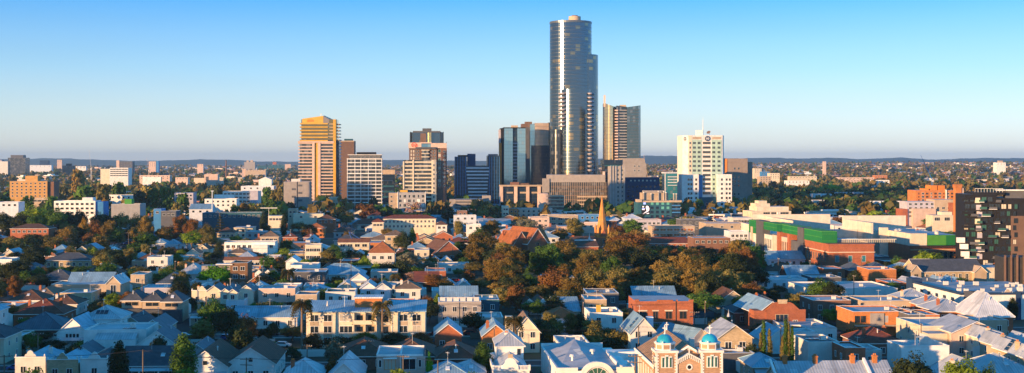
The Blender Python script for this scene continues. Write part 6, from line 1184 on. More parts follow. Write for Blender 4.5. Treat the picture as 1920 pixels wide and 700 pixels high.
H('flat', 913, 562, 46, 14, 2, 'teal', 'tinblue', 'blue-green box house joined to the concrete house')
t = H('gf', 931, 597, 50, 15, 1, 'orangebrick', 'tinblue', 'orange-gabled cottage with light blue roof and a brick chimney', ridge=2.7, wh=4.4, chim=1)
t = H('gf', 987, 584, 48, 14, 2, 'cream', 'tile_tan', 'cream attic-gabled house half covered by a palm', ridge=3.6, wh=5.4); m = MB(); m.box(-5.4, -3.6, -1, 1.4, -1, 9.2, 'cream'); put(m, 'stair_turret', t)
t = H('flat', 1137, 586, 62, 13, 2, 'white', 'membrane', 'white terraced box house with roof railings behind the olive bush'); m = MB(); m.box(-2.3, -1.1, 3, 4.2, 6.2, 8.4, 'gold'); put(m, 'roof_box', t)
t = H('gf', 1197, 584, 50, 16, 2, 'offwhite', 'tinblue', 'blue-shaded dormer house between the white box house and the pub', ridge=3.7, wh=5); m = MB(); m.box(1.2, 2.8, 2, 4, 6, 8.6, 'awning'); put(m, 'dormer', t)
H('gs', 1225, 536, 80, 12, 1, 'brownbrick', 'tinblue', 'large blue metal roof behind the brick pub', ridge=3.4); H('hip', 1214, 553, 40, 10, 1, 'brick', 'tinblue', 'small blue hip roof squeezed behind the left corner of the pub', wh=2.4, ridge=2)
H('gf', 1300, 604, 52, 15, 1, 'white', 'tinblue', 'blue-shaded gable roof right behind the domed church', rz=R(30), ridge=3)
t = H('gf', 1362, 597, 64, 15, 2, 'creambrick', 'tin', 'tan gabled house with two tall sash windows and a roof finial', windows=False, ridge=2.9); [window(t, a, 0, 2.6, 1.5, 2.4, mull=1) for a in (-1.7, 1.7)]; m = MB(); m.cyl(0, 7, .45, 10.2, 11, 'tin', 8, r2=.2); m.cyl(0, 7, .12, 11, 12, 'tin', 6, r2=.02); put(m, 'finial', t)
H('gf', 1446, 605, 62, 14, 1, 'white', 'tinblue', 'white gabled shed between the two groups of pencil cypresses', ridge=2.9, windows=False); H('flat', 1505, 622, 50, 14, 1, 'white', 'tinblue', 'low pale shed with a sunlit patch right of the pencil cypresses'); H('flat', 1375, 655, 40, 10, 1, 'awning', 'tinblue', 'low blue-walled annex right of the domed church'); H('flat', 1385, 600+62, 60, 12, 1, 'darkgrey', 'tinblue', 'dark flat carport roof right of the domed church', windows=False)
H('hip', 1432, 664, 60, 12, 1, 'tan', 'tinblue', 'blue pyramid roof at the foot of the pencil cypresses')
# terrace row with orange chimneys at the bottom
t = H('gs', 1560, 676, 215, 12, 1, 'cream', 'tin', 'long grey terrace roof with a row of ornate orange chimneys', ridge=3.4, wh=4.2)
for x in (-9.5, -3.3, 4.4, 9): chimney(t, x, 5.5, 7.2, 2.3, 'orangebrick', .85)
for x in (-12.4, 6.9): m = MB(); m.box(x-.25, x+.25, -.4, 6, 3.6, 4.4, 'trim'); m.poly([(x-.25, -.5, 4.4), (x+.25, -.5, 4.4), (x+.25, 6, 8.1), (x-.25, 6, 8.1)], 'trim'); m.poly([(x-.25, -.5, 4), (x-.25, -.5, 4.4), (x-.25, 6, 8.1), (x-.25, 6, 7.4)], 'trim'); m.poly([(x+.25, -.5, 4.4), (x+.25, -.5, 4), (x+.25, 6, 7.4), (x+.25, 6, 8.1)], 'trim'); put(m, 'parapet', t)
H('flat', 1545, 641, 60, 13, 2, 'offwhite', 'tindark', 'pale box house with solar racks on its roof above the orange chimneys', windows=False); H('flat', 1575, 660, 44, 7, 1, 'pink', 'membrane', 'small pink rendered block just above the orange chimneys'); H('flat', 1604, 652, 38, 10, 2, 'brick', 'membrane', 'narrow brick block with a pergola roof by the orange chimneys'); H('flat', 1632, 656, 44, 10, 1, 'offwhite', 'membrane', 'off-white block right of the narrow brick one')
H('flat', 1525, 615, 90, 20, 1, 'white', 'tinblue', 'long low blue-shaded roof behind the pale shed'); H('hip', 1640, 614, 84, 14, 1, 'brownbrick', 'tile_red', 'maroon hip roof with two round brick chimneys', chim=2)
t = H('flat', 1560, 563, 72, 14, 2, 'brownbrick', 'membrane', 'dark brown brick box beside the lime tree'); H('flat', 1663, 564, 92, 15, 2, 'tan', 'membrane', 'tan rendered long box with rooftop unit')
t = H('flat', 1655, 584, 112, 15, 2, 'orangebrick', 'membrane', 'orange and grey townhouse row with wide black windows', windows=False); w = 112*t.location.y/F
for x in (-.38, 0, .35): window(t, x*w, 0, 3.6, 3.2, 1.9, mull=1, pane='glass' if x else 'grey', frame='orange_paint')
m = MB(); m.box(-.18*w-.6, .02*w, -.3, .02, -1, 6.2, 'concrete'); put(m, 'grey_panel', t); m = MB(); m.box(-w/2+.3, w/2-.3, -1.4, -.02, 2.7, 3, 'tan'); put(m, 'canopy', t)
H('flat', 1721, 590, 34, 14, 2, 'darkgrey', 'membrane', 'charcoal townhouse with pale curtains right of the orange row'); H('flat', 1749, 590, 26, 12, 2, 'orangebrick', 'membrane', 'slim orange brick end townhouse')
H('hip', 1845, 547, 70, 16, 2, 'brick', 'tinwhite', 'red brick house with a tall sunlit pale pyramid roof', ridge=6); H('hip', 1775, 560, 70, 14, 2, 'orangebrick', 'tin', 'grey hip roof over an ochre wall left of the tall pale pyramid roof', chim=1); H('hip', 1712, 541, 86, 16, 1, 'cream', 'tin', 'wide pale hip roof with an orange chimney and long roof shadow', chim=1); H('hip', 1750, 554, 60, 12, 2, 'brick', 'tin', 'red brick wall house with grey hip roof and square chimney', chim=1)
H('gf', 1795, 590, 92, 16, 2, 'pink', 'tin', 'pink-walled shop with a low pale roof and small white gable', ridge=2.6); H('flat', 1860, 600, 60, 12, 2, 'tan', 'tin', 'tan walled shop wing with roof flues behind the parapeted terraces')
t = H('flat', 1772, 611, 88, 18, 2, 'cream', 'membrane', 'cream two-level house with a sunken upper roof terrace'); m = MB(); m.box(-1.5, 8.6, -6, -.05, -1, 5.2, 'tan', top='membrane'); m.box(1.6, 8.7, -6.06, -5.9, 3, 5.5, 'slats_pink' if mat('slats_pink', (.52, .3, .24), 'slats') else ''); m.box(-6.6, -1.6, -5.5, -.05, -1, 5.5, 'cream', top='membrane'); put(m, 'front_wing', t)
t = H('flat', 1735, 648, 92, 9, 2, 'white', 'membrane', 'white house with open roof deck and curved screen wall', windows=False); m = MB(); pr = [(0, 2.9), (1.2, 2.5), (2.4, 1.6), (3.6, 1.0), (5, .7)]
for (a, z), (c, q) in zip(pr, pr[1:]): m.prism([(a, 3), (c, 3), (c, 3.4), (a, 3.4)], 6.2, [6.2+z, 6.2+q, 6.2+q, 6.2+z], 'offwhite')
m.box(-1.6, -1.35, 1, 1.3, 6.2, 8.6, 'trim'); m.box(-1.6, .1, 1, 1.3, 8.35, 8.6, 'trim'); put(m, 'curved_screen', t)
H('hip', 1800, 668, 70, 14, 1, 'cream', 'tin', 'grey pyramid roof with a leaning brick chimney beside the big dark tree', chim=1, ridge=4); H('hip', 1872, 664, 96, 14, 1, 'lilac', 'tin', 'shaded grey roof with cream gable trim at the lower right'); 
for i, (px, yr, c) in enumerate(((1840, 610, 'cream'), (1866, 622, 'tan'), (1892, 634, 'creambrick'), (1915, 622, 'tan'))): H('gf', px, yr, 30, 16, 2, c, 'tin', ('cream', 'tan', 'ochre', 'dun')[i]+' gabled terrace wing with tall chimney, %s of the row at the right edge' % ('first', 'second', 'third', 'last')[i], chim=1, group='gabled terrace wings', ridge=2)
t = H('par', 1889, 552, 22, 12, 2, 'tan', 'tin', 'curved brick parapet shopfront near the right edge', group='curved parapet shopfronts'); H('par', 1911, 556, 20, 12, 2, 'cream', 'tin', 'cream curved parapet shopfront beside the brick one', group='curved parapet shopfronts')
t = H('flat', 1655, 505, 52, 14, 2, 'orangebrick', 'membrane', 'bright orange brick block with stepped parapet ends', windows=False); H('flat', 1560, 483, 66, 16, 1, 'offwhite', 'membrane', 'low rooftop-plant building below the long brick building'); H('gs', 1500, 497, 60, 12, 1, 'brownbrick', 'tinblue', 'blue shed roof with curved brown front below the brick street building'); H('flat', 1640, 481, 56, 18, 1, 'darkgrey', 'tinblue', 'dark-walled shed right of the rooftop-plant building'); H('hip', 1466, 492, 64, 12, 1, 'offwhite', 'tile_brown', 'house with four little orange chimneys in a row', chim=2); H('flat', 1600, 541, 170, 26, 1, 'white', 'membrane', 'very long white wall building with blue door marks left of the pale hip roofs', windows=False)
H('gs', 1470, 470, 70, 12, 1, 'awning', 'tinblue', 'row of white-awninged shop roofs below the green billboards'); H('flat', 1470, 523, 90, 14, 1, 'awning', 'tinblue', 'wide blue metal roof with vents right of the gum trees'); H('flat', 1550, 520, 56, 14, 1, 'darkgrey', 'tinblue', 'blue metal roof with flues left of the orange brick block')
# left middle rows
H('flat', 165, 533, 136, 14, 1, 'tan', 'tinwhite', 'long cream parapet building with a deep white flat roof', windows=False); t = H('gf', 232, 512, 26, 14, 2, 'tan', 'tin', 'small brick chapel with one big arched window', windows=False, ridge=2.4); window(t, 0, 0, 2.2, 1.8, 3.2, mull=1); H('flat', 258, 515, 26, 13, 2, 'tan', 'tin', 'brick annex with one white window right of the arched chapel')
H('flat', 295, 482, 38, 12, 2, 'offwhite', 'membrane_dark', 'off-white two-storey house with dark roof box on the left'); H('hip', 285, 474, 52, 12, 1, 'tan', 'tile_brown', 'brown hip roof behind the off-white two-storey house'); H('flat', 262, 489, 30, 12, 1, 'tan', 'membrane', 'low sunlit tan wall house left of the off-white one')
H('gs', 178, 510, 80, 12, 1, 'navy', 'tinblue', 'long blue roofs directly below the ochre mansion'); H('hip', 115, 504, 70, 14, 1, 'black', 'slate', 'black-roofed house in front of the ochre mansion'); H('flat', 293, 540, 60, 14, 1, 'lilac', 'tinwhite', 'pale lilac roof with skylight panels right of the arched chapel')
H('hip', 62, 543, 62, 12, 1, 'offwhite', 'tile_brown', 'pale bungalow with brown roof at the left below dark trees'); H('hip', 88, 560, 90, 14, 1, 'brick', 'tile_red', 'rust-brown tiled roof with one orange chimney at the left', chim=2); H('hip', 128, 552, 56, 12, 1, 'offwhite', 'tile_brown', 'dark brown hip roof with white chimney below the long cream wall', chim=1)
H('gf', 370, 464, 24, 10, 1, 'cream', 'tile_tan', 'small cream gabled house with a round attic vent'); H('gf', 388, 456, 26, 12, 1, 'cream', 'tile_brown', 'cream gabled house stepping up behind the round-vented one')
H('pyr', 466, 471, 26, 12, 1, 'offwhite', 'tin', 'little pale pyramid roof above the terracotta strip roof'); H('hip', 450, 464, 36, 12, 1, 'tan', 'tile_tan', 'tan hip roof with orange chimney above the terracotta strip roof', chim=1); H('pyr', 326, 449, 24, 10, 1, 'awning', 'tinblue', 'bright blue pyramid roof in the left middle', group='blue pyramid roofs'); H('pyr', 347, 452, 14, 10, 1, 'awning', 'tinblue', 'smaller blue pyramid roof just right of the bright one', group='blue pyramid roofs'); H('hip', 304, 448, 26, 12, 1, 'awning', 'tinblue', 'blue hip roof left of the bright blue pyramid roof')
for i, (px, yr, w) in enumerate(((414, 530, 26), (435, 535, 18), (449, 536, 16), (473, 529, 28))): H('gf', px, yr, w, 12, 2, 'cream', 'tindark', ('large left', 'small second', 'small third', 'large right')[i]+' gable of the white sawtooth terrace with dark roofs', group='white sawtooth gables')
H('flat', 570, 497, 50, 14, 2, 'white', 'membrane', 'white terrace with long pale roof decks left of the blue hip roof'); H('flat', 580, 510, 60, 14, 2, 'darkgrey', 'tinwhite', 'dark glazed house with a thin white overhanging roof'); H('hip', 641, 494, 92, 14, 1, 'offwhite', 'tinblue', 'long blue-grey hip roof left of the orange-roofed white villa'); H('gf', 678, 508, 32, 12, 1, 'white', 'tinblue', 'small blue gable below the long blue-grey hip roof')
H('gf', 556, 478, 22, 14, 2, 'white', 'tinwhite', 'bright white curly-gabled house in the left middle'); H('gf', 655, 523, 32, 12, 1, 'cream', 'tin', 'little white gable with sunlit edge left of the bright hedge'); H('flat', 720, 509, 50, 12, 1, 'pink', 'membrane', 'pink-walled cottage with rooftop flues near the villa'); H('gf', 697, 524, 30, 12, 2, 'awning', 'tin', 'left of two steep blue gables below the pink cottage', group='two steep blue gables'); H('gf', 723, 525, 30, 12, 2, 'awning', 'tindark', 'right of two steep blue gables below the pink cottage', group='two steep blue gables')
H('hip', 768, 526, 46, 13, 2, 'offwhite', 'tile_tan', 'grey-tan hip roof with pale rafters lines and white chimney', chim=1); H('gf', 845, 522, 22, 12, 1, 'offwhite', 'tinblue', 'left of two blue gables behind the round gum trees', group='two blue gables'); H('gf', 872, 522, 24, 12, 1, 'offwhite', 'tinblue', 'right of two blue gables behind the round gum trees', group='two blue gables'); H('flat', 850, 496, 60, 14, 1, 'offwhite', 'tinblue', 'pale flat-roofed house with blue front right of the pale gum trees'); H('gs', 862, 536, 70, 12, 1, 'navy', 'tinblue', 'long low blue roof in front of the two blue gables')
H('gf', 590, 440, 24, 10, 1, 'awning', 'tin', 'blue-fronted shed end beside the cream flats with small windows'); H('hip', 547, 437, 26, 12, 1, 'brick', 'tile_red', 'left of two small red-brown hip roofs', group='two red-brown hip roofs'); H('hip', 585, 437, 26, 12, 1, 'brick', 'tile_red', 'right of two small red-brown hip roofs', group='two red-brown hip roofs')
H('gs', 1110, 520, 60, 12, 1, 'brick', 'tile_orange', 'orange roof glimpsed through the gum trees'); H('flat', 1048, 521, 60, 14, 1, 'awning', 'tinblue', 'blue car yard roof glimpsed between the gum trees'); H('gf', 1274, 496, 24, 12, 1, 'white', 'tin', 'pale house front glimpsed left of the rust gum trees'); H('hip', 1395, 568, 50, 14, 1, 'brownbrick', 'slate', 'dark roof below the gum trees left of the brick hall')
# ---------------------------------------------------------------- trees surveyed one by one
T_ = treepx
for i, q in enumerate(((905, 432, 95, 620), (948, 478, 90, 560), (990, 518, 95, 470), (1030, 540, 80, 455), (880, 470, 60, 600), (925, 520, 60, 500), (968, 500, 60, 530), (1065, 470, 80, 545), (1095, 485, 80, 500), (1140, 470, 90, 530), (1180, 440, 110, 600), (1215, 470, 90, 560), (1160, 505, 100, 470), (1120, 520, 80, 450), (1240, 495, 90, 480), (1210, 520, 90, 460), (1270, 510, 70, 470), (1305, 470, 90, 560), (1345, 480, 110, 500), (1380, 478, 80, 530), (1325, 500, 90, 460), (1300, 530, 70, 430), (1390, 510, 70, 460), (1360, 530, 80, 430), (1155, 420, 60, 720), (1185, 418, 60, 740), (1078, 412, 55, 760), (1050, 425, 50, 720))):
    T_('gum' if i % 3 else 'round', ('gum', 'olive', 'gum', 'rust', 'green', 'olive', 'gum')[i % 7], q[0], q[1]-(i*5) % 9, q[2]*(.66, .8, .72)[i % 3], q[3], group='gum trees of the church grove')
for i, q in enumerate(((900, 520, 70, 470), (935, 535, 70, 440), (965, 520, 80, 455), (1000, 545, 80, 425), (1040, 505, 90, 440), (1075, 520, 85, 425), (1110, 505, 90, 445), (1145, 525, 80, 420), (1175, 535, 60, 425), (1060, 550, 70, 405), (1120, 548, 70, 405), (1200, 500, 80, 460), (1250, 500, 80, 440), (1290, 505, 80, 440), (1330, 515, 80, 425), (1370, 510, 80, 430), (1410, 530, 60, 425), (1280, 480, 80, 500), (890, 495, 60, 540), (1060, 495, 60, 520))): T_('gum' if i % 2 else 'round', ('olive', 'gum', 'dark', 'olive', 'rust', 'gum')[i % 6], q[0], q[1]-(i*7) % 11, q[2]*.72, q[3], group='gum trees of the church grove')
T_('gum', 'grey', 990, 408, 62, 720, 'pale silvery grey-green tree left of the red brick church'); T_('round', 'green', 1320, 545, 80, 400, 'solid green round tree right of the brick pub'); T_('round', 'dark', 1420, 500, 50, 480, 'very dark tree at the right end of the gum grove'); T_('poplar', 'green', 905, 638, 44, 280, 'clipped round bright green tree beside the white villa')
T_('poplar', 'green', 344, 620, 56, 268, 'tall dense bright green tree rising at the bottom left'); T_('poplar', 'dark', 223, 634, 44, 268, 'dark columnar tree with the sunlit timber pole in front'); T_('shrub', 'dark', 140, 634, 38, 295, 'low dark rounded bush under the white gabled cottage'); T_('round', 'rust', 461, 588, 50, 325, 'brown-crowned round tree left of the white verandah')
T_('round', 'green', 400, 556, 60, 345, 'bright green tree behind the pale pole'); T_('round', 'dark', 425, 575, 60, 335, 'dark tree merging with the bright green one'); T_('shrub', 'dark', 295, 622, 50, 300, 'dark bush right of the white box'); T_('round', 'grey', 627, 632, 40, 292, 'grey-green tree before the cream flats'); T_('shrub', 'rust', 620, 660, 34, 275, 'small orange-brown bush right of the grey-green tree')
T_('shrub', 'lime', 340, 688, 70, 250, 'lime green treetop cut by the bottom edge, left one'); T_('shrub', 'lime', 458, 692, 50, 250, 'lime green treetop cut by the bottom edge, middle one'); T_('shrub', 'lime', 735, 688, 70, 250, 'yellow-green bush in front of the modern duplex'); T_('shrub', 'green', 885, 690, 50, 250, 'green bush at the bottom edge under the hip roofs'); T_('shrub', 'green', 60, 684, 60, 250, 'green bush in front of the pedimented terraces'); T_('shrub', 'ivy', 805, 652, 14, 270, 'tiny bright green bush right of the duplex')
T_('round', 'dark', 1712, 662, 90, 246, 'large dark tree at the bottom right'); T_('round', 'lime', 1808, 668, 80, 244, 'large lime-green tree at the bottom right'); T_('round', 'green', 1855, 680, 40, 244, 'smaller green tree at the bottom right edge')
for i, (px, yt, w) in enumerate(((1426, 622, 9), (1432, 600, 13), (1443, 615, 11), (1473, 597, 12), (1479, 603, 11), (1485, 610, 10), (1467, 628, 10))): T_('cypress', 'green' if i % 2 else 'olive', px, yt, w, 300, 'pencil cypress, %s from the left in the two groups' % ('first', 'second', 'third', 'fifth', 'sixth', 'seventh', 'fourth')[i], group='pencil cypresses')
T_('round', 'lime', 1570, 576, 62, 372, 'bright lime tree left of the orange townhouse row'); T_('round', 'green', 1540, 520, 60, 430, 'green tree clump above the brick hall'); T_('gum', 'olive', 1500, 548, 50, 410, 'pale feathery tree above the brick hall'); T_('round', 'dark', 1560, 525, 50, 425, 'dark tree left of the long white wall'); T_('round', 'lime', 1735, 470, 52, 560, 'bright lime tree in front of the green-panelled box'); T_('shrub', 'dark', 1697, 488, 40, 540, 'dark bush left of the bright lime tree')
T_('poplar', 'dark', 1899, 556, 24, 385, 'dark tree before the curved parapet shopfronts'); T_('round', 'dark', 756, 432, 40, 640, 'left one of the dark twin trees beside the villa'); T_('poplar', 'green', 773, 424, 18, 650, 'slim green treetop between the dark twin trees'); T_('round', 'dark', 790, 450, 32, 630, 'right one of the dark twin trees beside the villa'); T_('gum', 'grey', 768, 472, 56, 540, 'large pale grey-tan gum right of the villa'); T_('gum', 'pink', 778, 508, 36, 500, 'pinkish blossom tree under the grey-tan gum'); T_('gum', 'grey', 804, 488, 30, 545, 'grey tree right of the large pale gum')
T_('round', 'rust', 648, 472, 26, 620, 'round brown tree before the cream three-storey flats, left'); T_('round', 'rust', 667, 472, 18, 615, 'round brown tree before the cream three-storey flats, right'); T_('round', 'olive', 617, 465, 36, 600, 'olive tree left of the brown round trees'); T_('gum', 'rust', 812, 513, 46, 470, 'rust-orange gum above the blue gables'); T_('round', 'gum', 835, 520, 34, 455, 'olive-brown tree joined to the rust-orange gum')
T_('conifer', 'dark', 870, 432, 36, 620, 'layered dark cedar in front of the gum grove'); T_('round', 'green', 900, 424, 44, 660, 'bright green crown peeking above the gum grove'); T_('gum', 'olive', 860, 412, 24, 760, 'olive tree below the dark blue towers')
T_('conifer', 'dark', 413, 397, 28, 790, 'dark conical conifer at the left of the teal shed'); T_('poplar', 'dark', 494, 394, 16, 800, 'narrow dark conifer in front of the teal shed'); T_('poplar', 'dark', 532, 398, 15, 780, 'narrow dark conifer right of the station pavilion'); T_('bare', 'pink', 773, 374, 40, 1050, 'bare pinkish tree in front of the panelled block'); T_('gum', 'rust', 692, 382, 44, 1000, 'big brown bare-looking tree left of the panelled block'); T_('round', 'olive', 650, 394, 32, 900, 'olive tree beside the salmon brick house')
for i, px in enumerate((804, 810, 816, 824, 830, 836)): T_('poplar', 'dark', px, 382+(i % 3), 8, 1000, 'dark clipped tree, %s in the dense row below the logo tower' % ('first', 'second', 'third', 'fourth', 'fifth', 'sixth')[i], group='row of dark clipped trees')
T_('shrub', 'lime', 798, 396, 34, 950, 'bright green hedge left of the row of clipped trees')
T_('round', 'green', 502, 478, 34, 545, 'bright green tree right of the ivy-covered townhouse'); T_('conifer', 'green', 512, 482, 22, 555, 'dark green pointed tree behind the bright green one'); T_('round', 'lime', 360, 432, 46, 690, 'lime tree in the left middle'); T_('round', 'olive', 388, 418, 34, 730, 'yellow-green willow-like tree left of the conical conifer'); T_('round', 'olive', 390, 436, 34, 690, 'olive tree right of the lime tree')
T_('round', 'green', 104, 388, 50, 830, 'big bright green tree left of the brown roofs'); T_('round', 'lime', 65, 384, 66, 860, 'pale green tree below the white balconied flats'); T_('round', 'gold', 157, 408, 20, 760, 'golden-yellow tree among brown gums'); T_('gum', 'rust', 182, 412, 36, 750, 'brown gum right of the golden tree'); T_('gum', 'gum', 205, 411, 30, 740, 'second brown gum right of the golden tree'); T_('gum', 'gum', 128, 424, 40, 720, 'brown gum left of the golden tree'); T_('gum', 'gum', 275, 402, 32, 740, 'tall brown gum left of the blue shed end'); T_('gum', 'rust', 340, 402, 40, 760, 'rusty tree left of the tall thin pole'); T_('gum', 'rust', 360, 408, 34, 740, 'second rusty tree by the tall thin pole')
T_('gum', 'gum', 146, 315, 30, 1500, 'dark brown tree on the left skyline'); T_('round', 'green', 160, 340, 40, 1150, 'green tree above the white flats'); T_('round', 'olive', 192, 338, 32, 1150, 'olive tree above the white flats'); T_('round', 'green', 222, 334, 28, 1250, 'bright tree below the yellow-ended office'); T_('round', 'olive', 285, 340, 40, 1150, 'olive tree under the pink terraced flats')
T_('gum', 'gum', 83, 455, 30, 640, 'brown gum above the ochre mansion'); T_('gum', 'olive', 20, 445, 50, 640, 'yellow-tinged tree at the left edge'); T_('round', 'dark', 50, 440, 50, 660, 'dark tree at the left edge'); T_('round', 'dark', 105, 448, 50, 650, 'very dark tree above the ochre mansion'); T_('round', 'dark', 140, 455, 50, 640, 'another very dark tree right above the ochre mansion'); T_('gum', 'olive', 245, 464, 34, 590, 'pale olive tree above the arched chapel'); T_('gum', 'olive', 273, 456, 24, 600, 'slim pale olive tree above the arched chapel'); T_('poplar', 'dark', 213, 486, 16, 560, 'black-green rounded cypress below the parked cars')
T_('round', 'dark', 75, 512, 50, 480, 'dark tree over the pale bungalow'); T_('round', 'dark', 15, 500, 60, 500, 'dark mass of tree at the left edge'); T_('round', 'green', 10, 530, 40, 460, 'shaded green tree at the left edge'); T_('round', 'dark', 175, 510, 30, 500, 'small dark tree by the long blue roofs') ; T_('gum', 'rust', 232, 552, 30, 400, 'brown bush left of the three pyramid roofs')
T_('gum', 'olive', 1030, 585, 44, 345, 'feathery olive tree left of the white hall'); T_('gum', 'olive', 1072, 585, 30, 345, 'second feathery olive tree behind the white hall'); T_('gum', 'olive', 1112, 598, 50, 335, 'pale twiggy bush in front of the white terraced box'); T_('shrub', 'dark', 1140, 625, 60, 315, 'dark hedge behind the white hall'); T_('shrub', 'dark', 890, 582, 50, 360, 'dark shrub behind the orange-gabled cottage'); T_('shrub', 'lime', 822, 545, 20, 410, 'light green bamboo by the concrete house'); T_('shrub', 'ivy', 690, 548, 60, 420, 'vivid green clipped hedge above the cream flats'); T_('round', 'green', 1355, 592, 40, 340, 'green crown behind the tan gabled house'); T_('shrub', 'dark', 1412, 640, 30, 300, 'dark bush left of the pencil cypresses')
T_('shrub', 'dark', 1850, 618, 22, 330, 'small dark bush between the right-hand terraces'); T_('round', 'lime', 1722, 617, 14, 335, 'little green bush at the orange townhouse row')
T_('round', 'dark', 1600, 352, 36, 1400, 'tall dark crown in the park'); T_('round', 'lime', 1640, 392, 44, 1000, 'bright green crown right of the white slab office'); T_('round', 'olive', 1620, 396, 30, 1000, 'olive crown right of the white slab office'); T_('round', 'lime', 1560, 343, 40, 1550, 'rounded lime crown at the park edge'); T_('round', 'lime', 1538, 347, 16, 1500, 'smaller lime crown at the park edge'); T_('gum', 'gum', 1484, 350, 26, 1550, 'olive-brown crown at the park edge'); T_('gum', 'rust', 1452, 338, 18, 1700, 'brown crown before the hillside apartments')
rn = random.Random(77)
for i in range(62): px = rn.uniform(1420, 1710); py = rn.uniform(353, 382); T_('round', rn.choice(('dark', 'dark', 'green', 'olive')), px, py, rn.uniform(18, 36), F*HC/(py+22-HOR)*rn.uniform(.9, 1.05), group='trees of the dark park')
def palm(px, ytop, wpx, Y, label, lean=0):
    t = BP('palm_tree', label, 'palm tree', px, Y); t.T['group'] = 'feather palms'; h = t.z(ytop)-1.2; r = wpx*t.k/2; m = MB(); p0 = Vector((0, 0, -.5))
    for i in range(6): p1 = Vector((lean*(i+1)/6, 0, h*(i+1)/6)); m.tube(p0, p1, .34-.02*i, 'bark', 8, .34-.02*(i+1)); p0 = p1
    put(m, 'trunk', t.T); rn = random.Random(int(px)); V, FF = [], []
    for f in range(60):
        a = rn.uniform(0, 6.28); up = rn.uniform(-.45, 1.1); L = r*rn.uniform(1, 1.25); n = 9; prev = None; d = Vector((math.cos(a), math.sin(a), 0)); sd_ = Vector((-math.sin(a), math.cos(a), 0))
        for i in range(n+1):
            s = i/n; c = p0+d*L*(s*math.cos(up*.6)*(1-.28*s))+Vector((0, 0, L*(math.sin(up)*s-(.75+.3*(1-up))*s*s)))
            if i > 1:
                for sg in (-1, 1):
                    w = .75*(1-s)**.5*r*.3+.12; k = len(V); e = c+sd_*sg*w+Vector((0, 0, -w*.75)); V += [c, c+d*.2, e+d*.28, e]; FF.append((k, k+1, k+2, k+3))
    me = bpy.data.meshes.new('fronds'); me.from_pydata([tuple(v) for v in V], [], FF); me.materials.append(MATS['leaf_palm']); link('fronds', me, t.T)
palm(566, 560, 50, 322, 'tall feather palm at the left end of the cream flats'); palm(717, 562, 52, 326, 'feather palm standing in front of the middle of the cream flats'); palm(975, 590, 44, 310, 'leaning palm in front of the cream attic-gabled house', -1.5); palm(540, 502, 34, 470, 'small palm right of the bright green tree in the left middle'); palm(742, 510, 30, 480, 'small palm beside the pink-walled cottage'); palm(190, 562, 18, 380, 'stubby yellowish palm behind the pale hip roof')
palm(585, 560, 22, 400, 'low palm tuft behind the left palm'); palm(782, 560, 24, 400, 'low palm tuft behind the right end of the cream flats')
# ---------------------------------------------------------------- the land, roads and footpaths
def sheet(name, nx, ny, x0, x1, y0, y1, m_, dz=0., kind='structure', pw=1.):
    me = bpy.data.meshes.new(name); V = []; FF = []
    for j in range(ny+1):
        y = y0+(y1-y0)*(j/ny)**pw; 
        for i in range(nx+1): x = x0+(x1-x0)*i/nx; V.append((x, y, terr(x, y)+dz))
    for j in range(ny):
        for i in range(nx): a = j*(nx+1)+i; FF.append((a, a+1, a+nx+2, a+nx+1))
    me.from_pydata(V, [], FF); me.materials.append(MATS[m_]); o = link(name, me); o['kind'] = kind; return o
m_, n, l, b = newmat('ground_mix'); MATS['ground_mix'] = m_; b.inputs['Roughness'].default_value = .95
tc = n.new('ShaderNodeTexCoord'); v1 = n.new('ShaderNodeTexVoronoi'); v1.inputs['Scale'].default_value = .045; n1 = n.new('ShaderNodeTexNoise'); n1.inputs['Scale'].default_value = .02; n1.inputs['Detail'].default_value = 8
l.new(tc.outputs['Object'], v1.inputs['Vector']); l.new(tc.outputs['Object'], n1.inputs['Vector'])
cr = n.new('ShaderNodeValToRGB'); e = cr.color_ramp.elements; e[0].color = (.03, .035, .015, 1); e[1].color = (.11, .095, .075, 1); e[0].position = .35; e[1].position = .7; x = cr.color_ramp.elements.new(.5); x.color = (.05, .055, .025, 1)
l.new(n1.outputs['Fac'], cr.inputs[0]); hm = n.new('ShaderNodeMix'); hm.data_type = 'RGBA'; hm.blend_type = 'MULTIPLY'; hm.inputs[0].default_value = .5; l.new(cr.outputs[0], hm.inputs[6]); l.new(v1.outputs['Color'], hm.inputs[7]); l.new(hm.outputs[2], b.inputs['Base Color'])
sheet('ground', 120, 120, -14000, 14000, -400, 24000, 'ground_mix', pw=2.)
def gridpt(u, v): return (u*math.cos(GR)-v*math.sin(GR), u*math.sin(GR)+v*math.cos(GR))
def strip(name, u0, u1, v0, v1, m_, dz, h=0.):
    pts = [gridpt(u0, v0), gridpt(u1, v0), gridpt(u1, v1), gridpt(u0, v1)]; b = MB()
    if h: b.prism(pts, 0, h, m_)
    else: b.poly([(x, y, dz) for x, y in pts], m_)
    return put(b, name)
STREETS = [300, 352, 428, 506, 590, 690, 800]
for v in STREETS:
    strip('road', -420, 420, v, v+6.5, 'asphalt', .03)['kind'] = 'structure'
    for a in (v-1.8, v+6.5): strip('pavement', -420, 420, a, a+1.8, 'footpath', 0, .13)['kind'] = 'structure'
    b = MB()
    for i in range(-60, 60): p = [gridpt(i*7, v+3.2), gridpt(i*7+2.5, v+3.2), gridpt(i*7+2.5, v+3.35), gridpt(i*7, v+3.35)]; b.poly([(x, y, .034) for x, y in p], 'paint_line')
    put(b, 'road_marking')['kind'] = 'structure'
strip('road', -150, -143, 300, 900, 'asphalt', .026)['kind'] = 'structure'; strip('road', 118, 126, 300, 900, 'asphalt', .026)['kind'] = 'structure'
